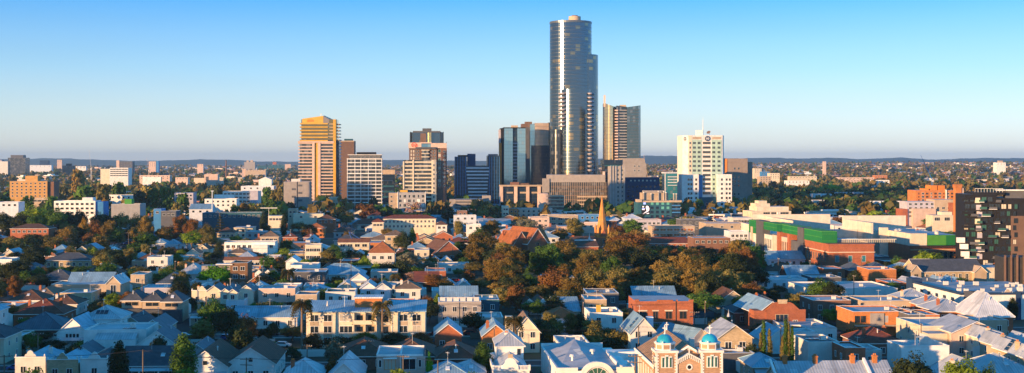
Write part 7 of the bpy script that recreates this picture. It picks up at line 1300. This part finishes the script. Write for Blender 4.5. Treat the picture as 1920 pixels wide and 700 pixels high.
# ---------------------------------------------------------------- fill the street blocks between the surveyed buildings
rn = random.Random(2024); random.seed(5)
def px_of(x, y): return 960+x/y*F
bpy.context.view_layer.update()
PROT = []                                    # what the picture shows of the surveyed buildings: (px0, px1, bottom row seen, distance)
for T in [o for o in COL.objects if o.parent is None and o.get('category') and o.get('category') not in ('tree', 'shrub', 'power line', 'power pole', 'pole')]:
    P_ = [c.matrix_world @ Vector(q) for c in T.children if c.type == 'MESH' for q in c.bound_box]
    if not P_: continue
    y0 = min(p.y for p in P_); h = max(p.z for p in P_); zb = (min(.35*h, 6) if y0 < 700 else .55*min(h, 16)) if T.get('category') != 'church' else .3*h
    PROT.append((min(960+p.x/p.y*F for p in P_ if p.y < y0+5), max(960+p.x/p.y*F for p in P_ if p.y < y0+5), HOR+(HC-zb)/y0*F, y0))
def hallow(x, y, w):
    """how tall a thing at x, y may be before it hides a surveyed building behind it"""
    a, b_ = px_of(x-w/2, y), px_of(x+w/2, y); hm = 99.
    for p0, p1, row, Y in PROT:
        if Y > y+1 and min(b_, p1)-max(a, p0) > min(6, .3*(b_-a)): hm = min(hm, HC-(row-HOR)*y/F)
    return hm
HT = {('gf', 1): 7, ('hip', 1): 6.4, ('gs', 1): 7.2, ('pyr', 1): 6.6, ('flat', 1): 4, ('flat', 2): 6.8, ('hip', 2): 9.2, ('saw', 1): 5.6, ('par', 1): 6}
def grove(x, y): p = px_of(x, y); return (885 < p < 1425 and 425 < y < 640) or (p < 330 and 600 < y < 800 and rn.random() < .6)
SHP = []
for key in (('gf', 1), ('hip', 1), ('gs', 1), ('pyr', 1), ('flat', 1), ('gf', 2), ('flat', 2), ('hip', 2), ('saw', 1), ('par', 1)): pass
WCOL = ['white']*3+['offwhite']*3+['cream']*3+['tan', 'tan', 'grey', 'lilac', 'brick', 'brick', 'brick', 'brownbrick', 'brownbrick', 'creambrick', 'creambrick', 'darkgrey', 'pink', 'orangebrick', 'awning2']
HW['awning2'] = 'pale blue-walled'; mat('awning2', (.5, .56, .62))
RCOL = ['tin']*4+['tinblue']*5+['tinwhite']+['tindark']*3+['tile_brown']*4+['tile_red']*2+['tile_orange']*2+['slate']*3+['tile_tan']*2
MB_CACHE = {}
def fillhouse(x, y, w, d, hm):
    kind, st = rn.choice([q for q in (('gf', 1), ('gf', 1), ('hip', 1), ('hip', 1), ('hip', 1), ('gs', 1), ('pyr', 1), ('pyr', 1), ('flat', 1), ('flat', 1), ('flat', 2), ('hip', 2), ('saw', 1), ('par', 1)) if HT[q] <= hm])
    wall, roof = rn.choice(WCOL), rn.choice(RCOL)
    if y > 640: return farhouse(kind, st, x, y, w, d, wall, roof)
    T = house(kind, x, y, w, d, st, wall, roof, detail=1 if y > 480 else 2, chim=rn.choice((0, 0, 1, 1, 2)) if kind != 'flat' else 0, rz=GR+rn.choice((0, 0, 0, R(2), R(-2))))
    return T
def farhouse(kind, st, x, y, w, d, wall, roof, mb=None, z0=0, rot=0):
    """one mesh: walls, roof, window strips; copies too small in the picture to show more"""
    key = (kind, st, wall, roof, rn.randrange(2)); eh = 3.3+2.9*(st-1)
    if key not in MB_CACHE:
        b = MB(); W_, D_ = 10, 13
        b.box(-5, 5, 0, 13, -1.5, eh, wall, bottom=False, top='membrane')
        if kind in ('gf', 'saw', 'par'): b.gable(-5, 5, 0, 13, eh, 3.2, roof, wall)
        elif kind == 'gs': b.gable(-5, 5, 0, 13, eh, 3.2, roof, wall, axis='x')
        elif kind in ('hip', 'pyr'): b.hip(-5, 5, 0, 13, eh+.004, 2.9, roof)
        else: b.box(-5.1, 5.1, -.1, 13.1, eh, eh+.5, wall, top='membrane'); b.box(1, 3, 5, 7, eh+.5, eh+1.6, 'offwhite')
        for s in range(st):
            for xx in (-3, 0, 3): b.box(xx-.6, xx+.6, -.05, .04, 1+s*2.9, 2.4+s*2.9, 'glass')
        if key[4] and kind != 'flat': b.box(-3.3, -2.5, 6, 6.8, eh, eh+3.6, 'brick')
        MB_CACHE[key] = b.mesh('house')
    o = link(NAMEK[kind], MB_CACHE[key]); o.location = (x, y, terr(x, y)); o.rotation_euler = (0, 0, GR+rot); o.scale = (w/10, d/13, 1)
    tag(o, None, NAMEK[kind].replace('_', ' '), 'houses of the suburb'); FOOT.append((x-w/2, x+w/2, y, y+d))
    AUTO.append((o, '%s %s with %s' % (HW[wall], HK[kind], HR[roof] if kind != 'flat' else 'grey flat roof'), eh)); return o
nh = nt = 0; v = 292
NHMAX = 450
for si in range(60):
    if nh >= NHMAX or v > 1150: break
    st_hit = [s for s in STREETS if s-3 < v+15 and v < s+9]
    if st_hit: v = st_hit[0]+9.5
    u = -v*.46
    while u < v*.46:
        w = rn.uniform(6.3, 10.5) if v < 640 else rn.uniform(10, 17); d = rn.uniform(12, 16); x, y = gridpt(u+w/2, v+rn.uniform(0, 1.5))
        p = px_of(x, y)
        if -80 < p < 2000 and not grove(x, y) and free(x-w/2-.3, x+w/2+.3, y-.5, y+d+.5) and not (abs(u+w/2+146) < 10 or abs(u+w/2-122) < 10):
            hm = hallow(x, y, w)
            if hm > 4.1 and rn.random() < .84 and nh < NHMAX: fillhouse(x, y, w, d, hm); nh += 1
            elif hm < 5:
                for q in range(2):
                    xx = x+rn.uniform(-.35, .35)*w; yy = y+rn.uniform(1, d-2); h = min(hallow(xx, yy, 4), rn.uniform(2, 4.5))
                    if h > 1.2: tree('shrub', rn.choice(('green', 'dark', 'dark', 'olive')), xx, yy, h, rn.uniform(3, 6)); nt += 1
            elif rn.random() < .75:
                tree(rn.choice(('round', 'round', 'gum', 'shrub')), rn.choice(('green', 'dark', 'dark', 'olive', 'gum')), x, y+4, min(hm, rn.uniform(4.5, 8)), rn.uniform(5, 9)); nt += 1
        u += w+rn.uniform(.6, 2.2) if v < 640 else w+rn.uniform(3, 12)
    if v < 640:                              # back-garden trees
        u = -v*.45
        while u < v*.45:
            x, y = gridpt(u, v+16.5)
            if rn.random() < .75 and -60 < px_of(x, y) < 1990 and free(x-1, x+1, y-1, y+1) and not grove(x, y) and nt < 380 and hallow(x, y, 5) > 2: tree(rn.choice(('round', 'shrub', 'shrub', 'gum', 'poplar')), rn.choice(('green', 'dark', 'dark', 'olive', 'rust', 'green', 'lime')), x, y, min(hallow(x, y, 5), rn.uniform(4, 9)), rn.uniform(5, 9)); nt += 1
            u += rn.uniform(4, 9)
    v += 18.5 if v < 640 else 30
print('fill houses', nh, 'trees', nt)
# the grove round the churches, thickened
for i in range(120):
    y = 405+235*rn.random()**.8; p = rn.uniform(885, 1430); x = X(p, y)
    if p > 1180 and p < 1310 and y < 440: continue
    if p < 1080 and 590 < y: continue
    if free(x-1, x+1, y-1, y+1): h = min(hallow(x, y, 8), rn.uniform(10, 15.5) if y > 470 else rn.uniform(7, 11)); h < 3 or tree('gum' if rn.random() < .75 else 'round', rn.choice(('gum', 'gum', 'olive', 'green', 'rust', 'dark')), x, y, h, h*rn.uniform(.7, 1.05), group='gum trees of the church grove')
for i in range(120):
    y = rn.uniform(800, 1250); p = rn.uniform(-20, 560) if i % 4 else rn.uniform(560, 1400); x = X(p, y)
    if free(x-1, x+1, y-1, y+1) and hallow(x, y, 8) > 4: h = min(hallow(x, y, 8), rn.uniform(7, 12)); tree(rn.choice(('gum', 'round', 'round')), rn.choice(('gum', 'dark', 'dark', 'olive', 'green')), x, y, h, h*rn.uniform(.9, 1.4))
for i in range(95):
    y = rn.uniform(480, 800); p = rn.uniform(-20, 330); x = X(p, y)
    if free(x-1, x+1, y-1, y+1): h = min(hallow(x, y, 8), rn.uniform(6, 11)); h < 3 or tree(rn.choice(('gum', 'round', 'round')), rn.choice(('gum', 'dark', 'dark', 'olive', 'green')), x, y, h, h*rn.uniform(.8, 1.3))
for q in ((8, 396, 44, 830), (40, 398, 40, 820), (70, 402, 40, 810), (128, 396, 40, 840), (150, 392, 34, 850), (185, 396, 36, 830), (205, 402, 34, 800), (228, 398, 36, 830), (255, 400, 36, 820), (285, 352, 30, 1100), (315, 350, 34, 1100), (262, 352, 30, 1090), (345, 356, 26, 1080), (20, 372, 40, 980), (48, 366, 30, 1010), (4, 366, 30, 1010), (100, 362, 30, 1060), (330, 378, 26, 930), (372, 378, 24, 940), (455, 378, 30, 950), (480, 376, 34, 950), (505, 372, 36, 980), (522, 380, 32, 930), (440, 382, 24, 930), (520, 352, 26, 1150), (500, 345, 24, 1200), (410, 340, 20, 1300), (435, 342, 22, 1280), (455, 340, 20, 1300), (640, 386, 24, 990), (612, 392, 22, 930), (725, 392, 26, 970), (745, 390, 22, 980), (845, 388, 22, 1000), (862, 392, 22, 980), (905, 390, 22, 1000), (925, 386, 24, 1020), (1060, 398, 24, 960), (1420, 372, 30, 1120), (1500, 385, 26, 1060), (1655, 400, 40, 960), (1680, 392, 36, 990)):
    treepx(rn.choice(('round', 'round', 'gum')), rn.choice(('dark', 'dark', 'green', 'olive', 'gum')), q[0]+rn.uniform(-3, 3), q[1], q[2], q[3])
# mid-distance street trees
for i in range(150):
    y = rn.uniform(640, 1250); p = rn.uniform(0, 1920) if i % 2 else rn.uniform(0, 560); x = X(p, y)
    if free(x-2, x+2, y-2, y+2) and hallow(x, y, 8) > 3: tree(rn.choice(('round', 'gum', 'round')), rn.choice(('green', 'dark', 'olive', 'gum', 'rust', 'dark')), x, y, min(hallow(x, y, 8), rn.uniform(6, 11)), rn.uniform(7, 13))
# cars along the streets and paling fences between the yards
protoc = {}
CW = dict(car_white='white', car_silver='silver grey', car_dark='black', car_blue='dark blue', car_red='red')
for v in STREETS[:5]:
    u = -v*.42
    while u < v*.42:
        u += rn.uniform(6, 26); x, y = gridpt(u, v+rn.choice((1.1, 5.4))); p = px_of(x, y)
        if not 0 < p < 1920 or grove(x, y) or not free(x-2, x+2, y-.5, y+.5): continue
        c = rn.choice(list(CW)); rz = GR+rn.choice((0, math.pi))
        if c not in protoc: T = protoc[c] = car(x, y, rz, c, None, 'cars along the kerb')
        else: T = ctree(protoc[c]); T.location = (x, y, 0); T.rotation_euler = (0, 0, rz)
        AUTO.append((T, CW[c]+' car parked at the kerb', 1))
fmesh = {}; pm = MB(); pm.cyl(0, 0, .16, -.5, 9.4, 'timber_pole', 8, r2=.11); pmesh = pm.mesh('shaft'); pm = MB(); pm.box(-1.2, 1.2, -.15, -.03, 8.9, 9.03, 'timber_pole'); [pm.cyl(x, -.09, .05, 9.03, 9.25, 'offwhite', 6) for x in (-1.1, -.5, .5, 1.1)]; cmesh = pm.mesh('crossarm')
for si, v in enumerate(STREETS[:5]):
    w = MB(); prev = None; u = -v*.42+rn.uniform(0, 20)
    while u < v*.42:
        x, y = gridpt(u, v-1.2)
        if 0 < px_of(x, y) < 1920 and not grove(x, y) and free(x-.5, x+.5, y-.3, y+.3):
            o = link('power_pole', None); link('shaft', pmesh, o); link('crossarm', cmesh, o); o.location = (x, y, 0); o.rotation_euler = (0, 0, GR+math.pi/2+rn.uniform(-.1, .1)); tag(o, None, 'power pole', 'timber power poles'); AUTO.append((o, 'timber power pole', 8))
            p = Vector((x, y, 9.15))
            if prev and (p-prev).length < 90:
                for dy in (-.9, .9):
                    q0 = prev+Vector((0, dy, 0))
                    for i in range(1, 9): f = i/8; q1 = prev.lerp(p, f)+Vector((0, dy, -3.2*f*(1-f))); w.tube(q0, q1, .022, 'wire', 3); q0 = q1
            prev = p
        u += 34
    if w.v: o = put(w, 'power_line'); tag(o, 'overhead street wires strung along the %s cross street from the picture bottom' % ('first', 'second', 'third', 'fourth', 'fifth')[si], 'power line', 'overhead wires')
for v in (318.5, 337, 345, 372, 391, 409, 446, 470, 488):
    u = -v*.42
    while u < v*.42:
        L = rn.uniform(7, 14); x, y = gridpt(u+L/2, v+rn.uniform(-1.5, 1.5)); k = rn.choice(('fence_wood', 'offwhite', 'darkgrey'))
        if 0 < px_of(x, y) < 1920 and not grove(x, y) and free(x-L/2, x+L/2, y-.2, y+.2) and rn.random() < .6 and hallow(x, y, L) > 2:
            if k not in fmesh: b = MB(); b.box(-.5, .5, -.03, .03, 0, 1.8, k); [b.box(q-.008, q+.008, -.08, .08, 0, 1.95, k) for q in (-.49, -.25, 0, .25, .49)]; fmesh[k] = b.mesh('yard_fence')
            o = link('yard_fence', fmesh[k]); o.scale = (L, 1, 1); o.location = (x, y, 0); o.rotation_euler = (0, 0, GR+(math.pi/2 if rn.random() < .3 else 0)); tag(o, None, 'fence', 'yard fences'); AUTO.append((o, dict(fence_wood='brown paling', offwhite='pale rendered', darkgrey='charcoal')[k]+' yard fence', 1.8))
        u += L+rn.uniform(0, 8)
# ---------------------------------------------------------------- farther suburbs: nobody could count these
def massmesh(items, name):
    import numpy as np
    vs_, fs, mi, mats = [], [], [], []
    for (b, x, y, z, sx, sy, sz, r) in items:
        k = len(vs_); c, s = math.cos(r), math.sin(r)
        for p in b.v: vs_.append((x+c*p.x*sx-s*p.y*sy, y+s*p.x*sx+c*p.y*sy, z+p.z*sz))
        for f, m in zip(b.f, b.m):
            fs.append([q+k for q in f]); nm = b.mats[m]
            if nm not in mats: mats.append(nm)
            mi.append(mats.index(nm))
    me = bpy.data.meshes.new(name); me.from_pydata(vs_, [], fs)
    for q in mats: me.materials.append(MATS[q])
    me.polygons.foreach_set('material_index', mi); me.update(); return link(name, me)
protos = []
for wall in ('white', 'cream', 'offwhite', 'pink', 'brick', 'tan', 'lilac'):
    for roof, k in (('tile_red', 'hip'), ('tile_orange', 'hip'), ('tin', 'gable'), ('tile_brown', 'hip'), ('tinblue', 'gable'), ('membrane', 'flat'), ('tinwhite', 'flat')):
        b = MB(); b.box(-5, 5, 0, 12, -3, 3.4 if k != 'flat' else 6, wall, bottom=False, top='membrane')
        if k == 'hip': b.hip(-5, 5, 0, 12, 3.4, 3, roof)
        elif k == 'gable': b.gable(-5, 5, 0, 12, 3.4, 2.6, roof, wall, axis='x')
        for xx in (-2.6, 2.2): b.box(xx-.9, xx+.9, -.06, .02, 1, 2.6, 'glass')
        if k == 'flat': b.box(-4, 4, -.06, .02, 4, 5.2, 'glass')
        protos.append(b)
items = []
for i in range(6500):
    y = 900+6000*rn.random()**1.15; x = X(rn.uniform(-40, 1960), y)
    if not free(x-5, x+5, y-2, y+14) : continue
    if 1405 < px_of(x, y) < 1720 and 1050 < y < 1550: continue
    s = rn.uniform(.9, 1.7)*(1+y/9000); items.append((rn.choice(protos), x, y, terr(x, y), s, s, rn.uniform(.85, 1.25), rn.uniform(-.5, .5)))
o = massmesh(items, 'distant_houses'); tag(o, 'mass of far low houses and sheds spreading to the horizon', 'houses', None, 'stuff')
big = []
for i in range(60):
    y = rn.uniform(2200, 6500); p = rn.uniform(0, 1920) if i % 2 else rn.uniform(0, 600); x = X(p, y)
    if not free(x-15, x+15, y-4, y+20): continue
    w, d, h = rn.uniform(15, 50), rn.uniform(15, 25), rn.uniform(7, 15); c = rn.choice(('white', 'cream', 'pink', 'awning', 'offwhite', 'teal', 'grey', 'tan', 'brownwall')); b = MB(); b.box(-w/2, w/2, 0, d, -3, h, c, top='membrane')
    for z in range(2, int(h)-1, 4): b.box(-w/2+1, w/2-1, -.1, .02, z, z+1.6, 'glass')
    if rn.random() < .5: b.box(-w/6, w/6, 4, d-4, h, h+3, c)
    big.append((b, x, y, terr(x, y), 1, 1, 1, rn.uniform(-.3, .3)))
o = massmesh(big, 'distant_blocks'); tag(o, 'scattered far mid-rise blocks and factories towards the horizon', 'buildings', None, 'stuff')
# tree masses: real little crowns, many
def blobtree(seed, n=26):
    r_ = random.Random(seed); b = MB()
    for i in range(n):
        a = r_.uniform(0, 6.28); q = r_.random()**.5; z = r_.uniform(.25, 1); q *= math.sqrt(max(.05, 1-(z-.45)**2*2.6)); c = Vector((q*math.cos(a)*.62, q*math.sin(a)*.62, z)); s = r_.uniform(.16, .32)
        nr = (c-Vector((0, 0, .5))+Vector((r_.gauss(0, .3), r_.gauss(0, .3), r_.gauss(.2, .3)))).normalized(); u = nr.orthogonal().normalized(); w = nr.cross(u)
        b.poly([c-u*s-w*s*.6, c+u*s*.5-w*s, c+u*s+w*s*.5, c-u*s*.4+w*s], 'x')
    return b
bt = [blobtree(i) for i in range(10)]
def woods(name, label, n, f, cols):
    V, FF, MI = [], [], []
    for i in range(n):
        g = f()
        if g is None: continue
        x, y, h, w = g; z = terr(x, y)-.5; b = rn.choice(bt); k = len(V); r = rn.uniform(0, 6.28); c, s = math.cos(r)*w, math.sin(r)*w; cm = rn.randrange(len(cols))
        V += [(x+c*p.x-s*p.y, y+s*p.x+c*p.y, z+p.z*h) for p in b.v]; FF += [[q+k for q in ff] for ff in b.f]; MI += [cm]*len(b.f)
    me = bpy.data.meshes.new(name); me.from_pydata(V, [], FF)
    for c in cols: me.materials.append(MATS[c])
    me.polygons.foreach_set('material_index', MI); o = link(name, me); tag(o, label, 'woodland', None, 'stuff'); return o
cl = [(rn.uniform(0, 1920), 1100+4500*rn.random()**1.2, rn.uniform(30, 120)) for _ in range(120)]
def f1():
    if rn.random() < .45: p, y0, s = rn.choice(cl); x = X(p, y0)+rn.gauss(0, s); y = y0+rn.gauss(0, s)
    else: y = 1000+6200*rn.random()**1.25; x = X(rn.uniform(-40, 1960), y)
    if y < 950 or not free(x-3, x+3, y-2, y+2): return None
    h = rn.uniform(8, 15); return x, y, h, rn.uniform(7, 14)
woods('distant_trees', 'mass of far tree crowns between the houses up to the horizon', 7500, f1, ['leaf_gum', 'leaf_olive', 'leaf_olive', 'leaf_dark', 'leaf_gum', 'leaf_green'])
def f2():
    p = rn.uniform(1412, 1715); y = rn.uniform(1080, 1700); x = X(p, y)
    if not free(x-3, x+3, y-2, y+2): return None
    return x, y, rn.uniform(9, 15), rn.uniform(9, 15)
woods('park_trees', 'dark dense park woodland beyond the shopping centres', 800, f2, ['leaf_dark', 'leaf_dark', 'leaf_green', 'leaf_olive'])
# ---------------------------------------------------------------- hills on the horizon, with real depth
def hills(name, Y, prof, depth, m_):
    V, FF = [], []; n = len(prof); rows = 10
    for j in range(rows+1):
        f = j/rows; s = math.sin(f*math.pi)**.8
        for i, (p, py) in enumerate(prof):
            y = Y+depth*f; V.append((X(p, Y+depth*.5), y, max(-5, ZZ(py, Y+depth*.5))*s*(1+.06*math.sin(i*1.7+j*2.1))-(8 if j in (0, rows) else 0)))
    for j in range(rows):
        for i in range(n-1): a = j*n+i; FF.append((a, a+1, a+n+1, a+n))
    me = bpy.data.meshes.new(name); me.from_pydata(V, [], FF); me.materials.append(MATS[m_]); me.polygons.foreach_set('use_smooth', [True]*len(FF)); o = link(name, me); o['kind'] = 'structure'; return o
leafmat('hill_wood', (.05, .07, .03), (.08, .09, .045))
def prof(pts, step=12):
    out = []; r_ = random.Random(3)
    for (a, za), (b, zb) in zip(pts, pts[1:]):
        n = max(1, int((b-a)/step))
        for i in range(n): f = i/n; g = f*f*(3-2*f); out.append((a+(b-a)*f, za+(zb-za)*g+r_.uniform(-.25, .25)))
    return out+[pts[-1]]
hills('hills', 13000, prof([(-300, 300), (-60, 299), (60, 299), (100, 297), (160, 299.5), (250, 302), (330, 301), (375, 299.3), (440, 300), (470, 303), (560, 303.5), (700, 300), (880, 302), (1100, 299), (1180, 294), (1210, 292.5), (1270, 293), (1330, 297), (1400, 297.5), (1435, 296), (1500, 298), (1550, 296.5), (1610, 299), (1660, 297.5), (1690, 296), (1703, 299), (1760, 300), (1830, 297), (1900, 297), (2100, 296), (2300, 299)]), 3500, 'hill_wood')
# ---------------------------------------------------------------- off the left of the frame: unseen flats added to put the lower left in shade
for i, (x, y, w, h, c) in enumerate(((-114, 200, 34, 17, 'brick'), (-128, 236, 34, 16, 'creambrick'), (-142, 272, 34, 16, 'offwhite'), (-156, 308, 32, 15, 'tan'), (-100, 164, 30, 16, 'cream'))):
    T = thing('apartment_block', '%s block of flats added unseen left of the picture to shade the houses' % ('red brick', 'cream brick', 'off-white', 'tan', 'pale cream', 'orange', 'grey', 'pink')[i], 'apartment block', x, y); flatroof(T, w, 14, h, c, 'membrane')
    for s in range(int(h/3)-1): rowwin(T, spread(-w/2, w/2, 6), 0, 1.2+s*3, 1.6, 1.5)
for i, (x, y, w, h, c) in enumerate(((-415, 924, 16, 103, 'cream'), (-438, 982, 18, 63, 'tan'), (-339, 734, 58, 82, 'brownbrick'))):  # unseen towers added and sized to shade the high-rise bases
    T = thing('apartment_tower', '%s tower added unseen left of the picture to shade the high-rises' % ('tall slim cream', 'mid-height tan', 'broad brown brick')[i], 'tower', x, y, group='shading towers added left of the picture'); flatroof(T, w, 13, h, c, 'membrane')
    b = MB(); b.box(-w/2-.2, w/2+.2, -.9, 13.2, 0, 1.1, 'offwhite'); me = b.mesh('balcony_band')
    for s in range(int(h/3.2)-1): o = link('balcony_band', me, T); o.location = (0, 0, 3+3.2*s)
for i in range(26):  # unseen trees added below the frame to cast dappled shade
    x = -58+i*6+rn.uniform(-2, 2); y = rn.uniform(165, 200); h = rn.uniform(8, 11.5)
    if i % 5 != 3: tree(rn.choice(('round', 'gum')), rn.choice(('green', 'dark', 'olive')), x, y, h, h*.8, 'unseen tree added below the picture to cast shade, standing %s in the row' % ('first', 'second', 'third', 'fourth', 'fifth', 'sixth', 'seventh', 'eighth', 'ninth', 'tenth', 'eleventh', 'twelfth', 'thirteenth', 'fourteenth', 'fifteenth', 'sixteenth', 'seventeenth', 'eighteenth', 'nineteenth', 'twentieth', 'twenty-first', 'twenty-second', 'twenty-third', 'twenty-fourth', 'twenty-fifth', 'twenty-sixth')[i], group='shade-casting trees added below the picture')
# ---------------------------------------------------------------- haze
hz, n, l, b = newmat('haze'); n.remove(b); pv = n.new('ShaderNodeVolumePrincipled'); pv.inputs['Color'].default_value = (.44, .70, 1, 1); pv.inputs['Density'].default_value = 5e-5; pv.inputs['Anisotropy'].default_value = .2
l.new(pv.outputs[0], n['Material Output'].inputs['Volume']); MATS['haze'] = hz
b = MB(); b.box(-15000, 15000, -600, 24500, -30, 200, 'haze'); o = put(b, 'haze'); o['kind'] = 'stuff'; o['label'] = 'thin blue evening haze over the whole suburb'
# ---------------------------------------------------------------- labels written from the neighbourhood, each one different
LM = [(1297, 640, 'the blue-domed church'), (1118, 650, 'the white arched hall'), (686, 610, 'the cream flats with palms'), (1245, 590, 'the brick pub'), (1462, 590, 'the brick hall'), (958, 650, 'the white balustraded villa'), (751, 670, 'the modern duplex'), (216, 635, 'the big white box'), (136, 610, 'the white gabled cottage'), (127, 480, 'the ochre mansion'), (434, 510, 'the ivy-covered townhouse'), (716, 470, 'the orange-roofed villa'), (768, 412, 'the red-roofed cream flats'), (663, 460, 'the cream three-storey flats'), (1008, 455, 'the red brick church'), (1132, 430, 'the church spire'), (1520, 460, 'the green billboards'), (1755, 460, 'the green-panelled box'), (1850, 430, 'the black apartments'), (1870, 540, 'the navy-framed white building'), (1655, 520, 'the orange brick block'), (1560, 680, 'the orange chimneys'), (1655, 600, 'the orange townhouse row'), (1840, 570, 'the tall pale pyramid roof'), (53, 360, 'the ochre apartment block'), (140, 390, 'the white balconied flats'), (556, 370, 'the grey slotted block'), (597, 310, 'the gold-crowned tower'), (683, 340, 'the white apartment block'), (797, 330, 'the red-logo tower'), (895, 340, 'the dark blue towers'), (1078, 360, 'the wide brown block'), (1168, 280, 'the curved tower'), (1327, 330, 'the emblem tower'), (1237, 390, 'the screen billboard'), (1448, 395, 'the cream tiered office'), (1565, 405, 'the white slab office'), (1757, 360, 'the orange apartments'), (434, 402, 'the long teal shed'), (468, 455, 'the white modernist house'), (505, 590, 'the long blue roof'), (458, 650, 'the twin brown tiled roofs'), (1160, 500, 'the gum grove middle'), (1340, 500, 'the gum grove right end'), (930, 480, 'the gum grove left end'), (223, 320, 'the yellow-ended office'), (396, 335, 'the cream stepped warehouse'), (1446, 630, 'the pencil cypresses'), (1778, 500, 'the slate-roofed hall'), (295, 555, 'the three pyramid roofs'), (232, 520, 'the arched chapel'), (117, 680, 'the curly pediments'), (1748, 310, 'the blue crane'), (1600, 370, 'the dark park')]
bykey = {}
for o, words, hh in AUTO:
    x, y, z = o.location; px = 960+x/y*F; py = HOR+(HC-z-hh)/y*F
    best = min(LM, key=lambda q: (q[0]-px)**2+((q[1]-py)*1.6)**2); dx, dy = px-best[0], (py-best[1])*1.6
    rel = ('right of' if dx > 0 else 'left of') if abs(dx) > abs(dy) else ('in front of' if dy > 0 else 'beyond')
    bykey.setdefault((words, rel, best[2]), []).append((math.hypot(dx, dy), o))
ORD = ['', 'second', 'third', 'fourth', 'fifth', 'sixth', 'seventh', 'eighth', 'ninth', 'tenth', 'eleventh', 'twelfth', 'thirteenth', 'fourteenth', 'fifteenth']
for (words, rel, lm), L in bykey.items():
    L.sort(key=lambda q: q[0])
    for i, (d_, o) in enumerate(L):
        wd = words if i == 0 else '%s nearest %s' % (ORD[min(i, 14)], words)
        if len(L) > 1 and i == 0: wd = 'nearest '+words
        s = '%s %s %s' % (wd, rel, lm); 
        if len(s.split()) > 16: s = s.replace(' with an open clumpy crown', '').replace(' the ', ' ', 1)
        o['label'] = s
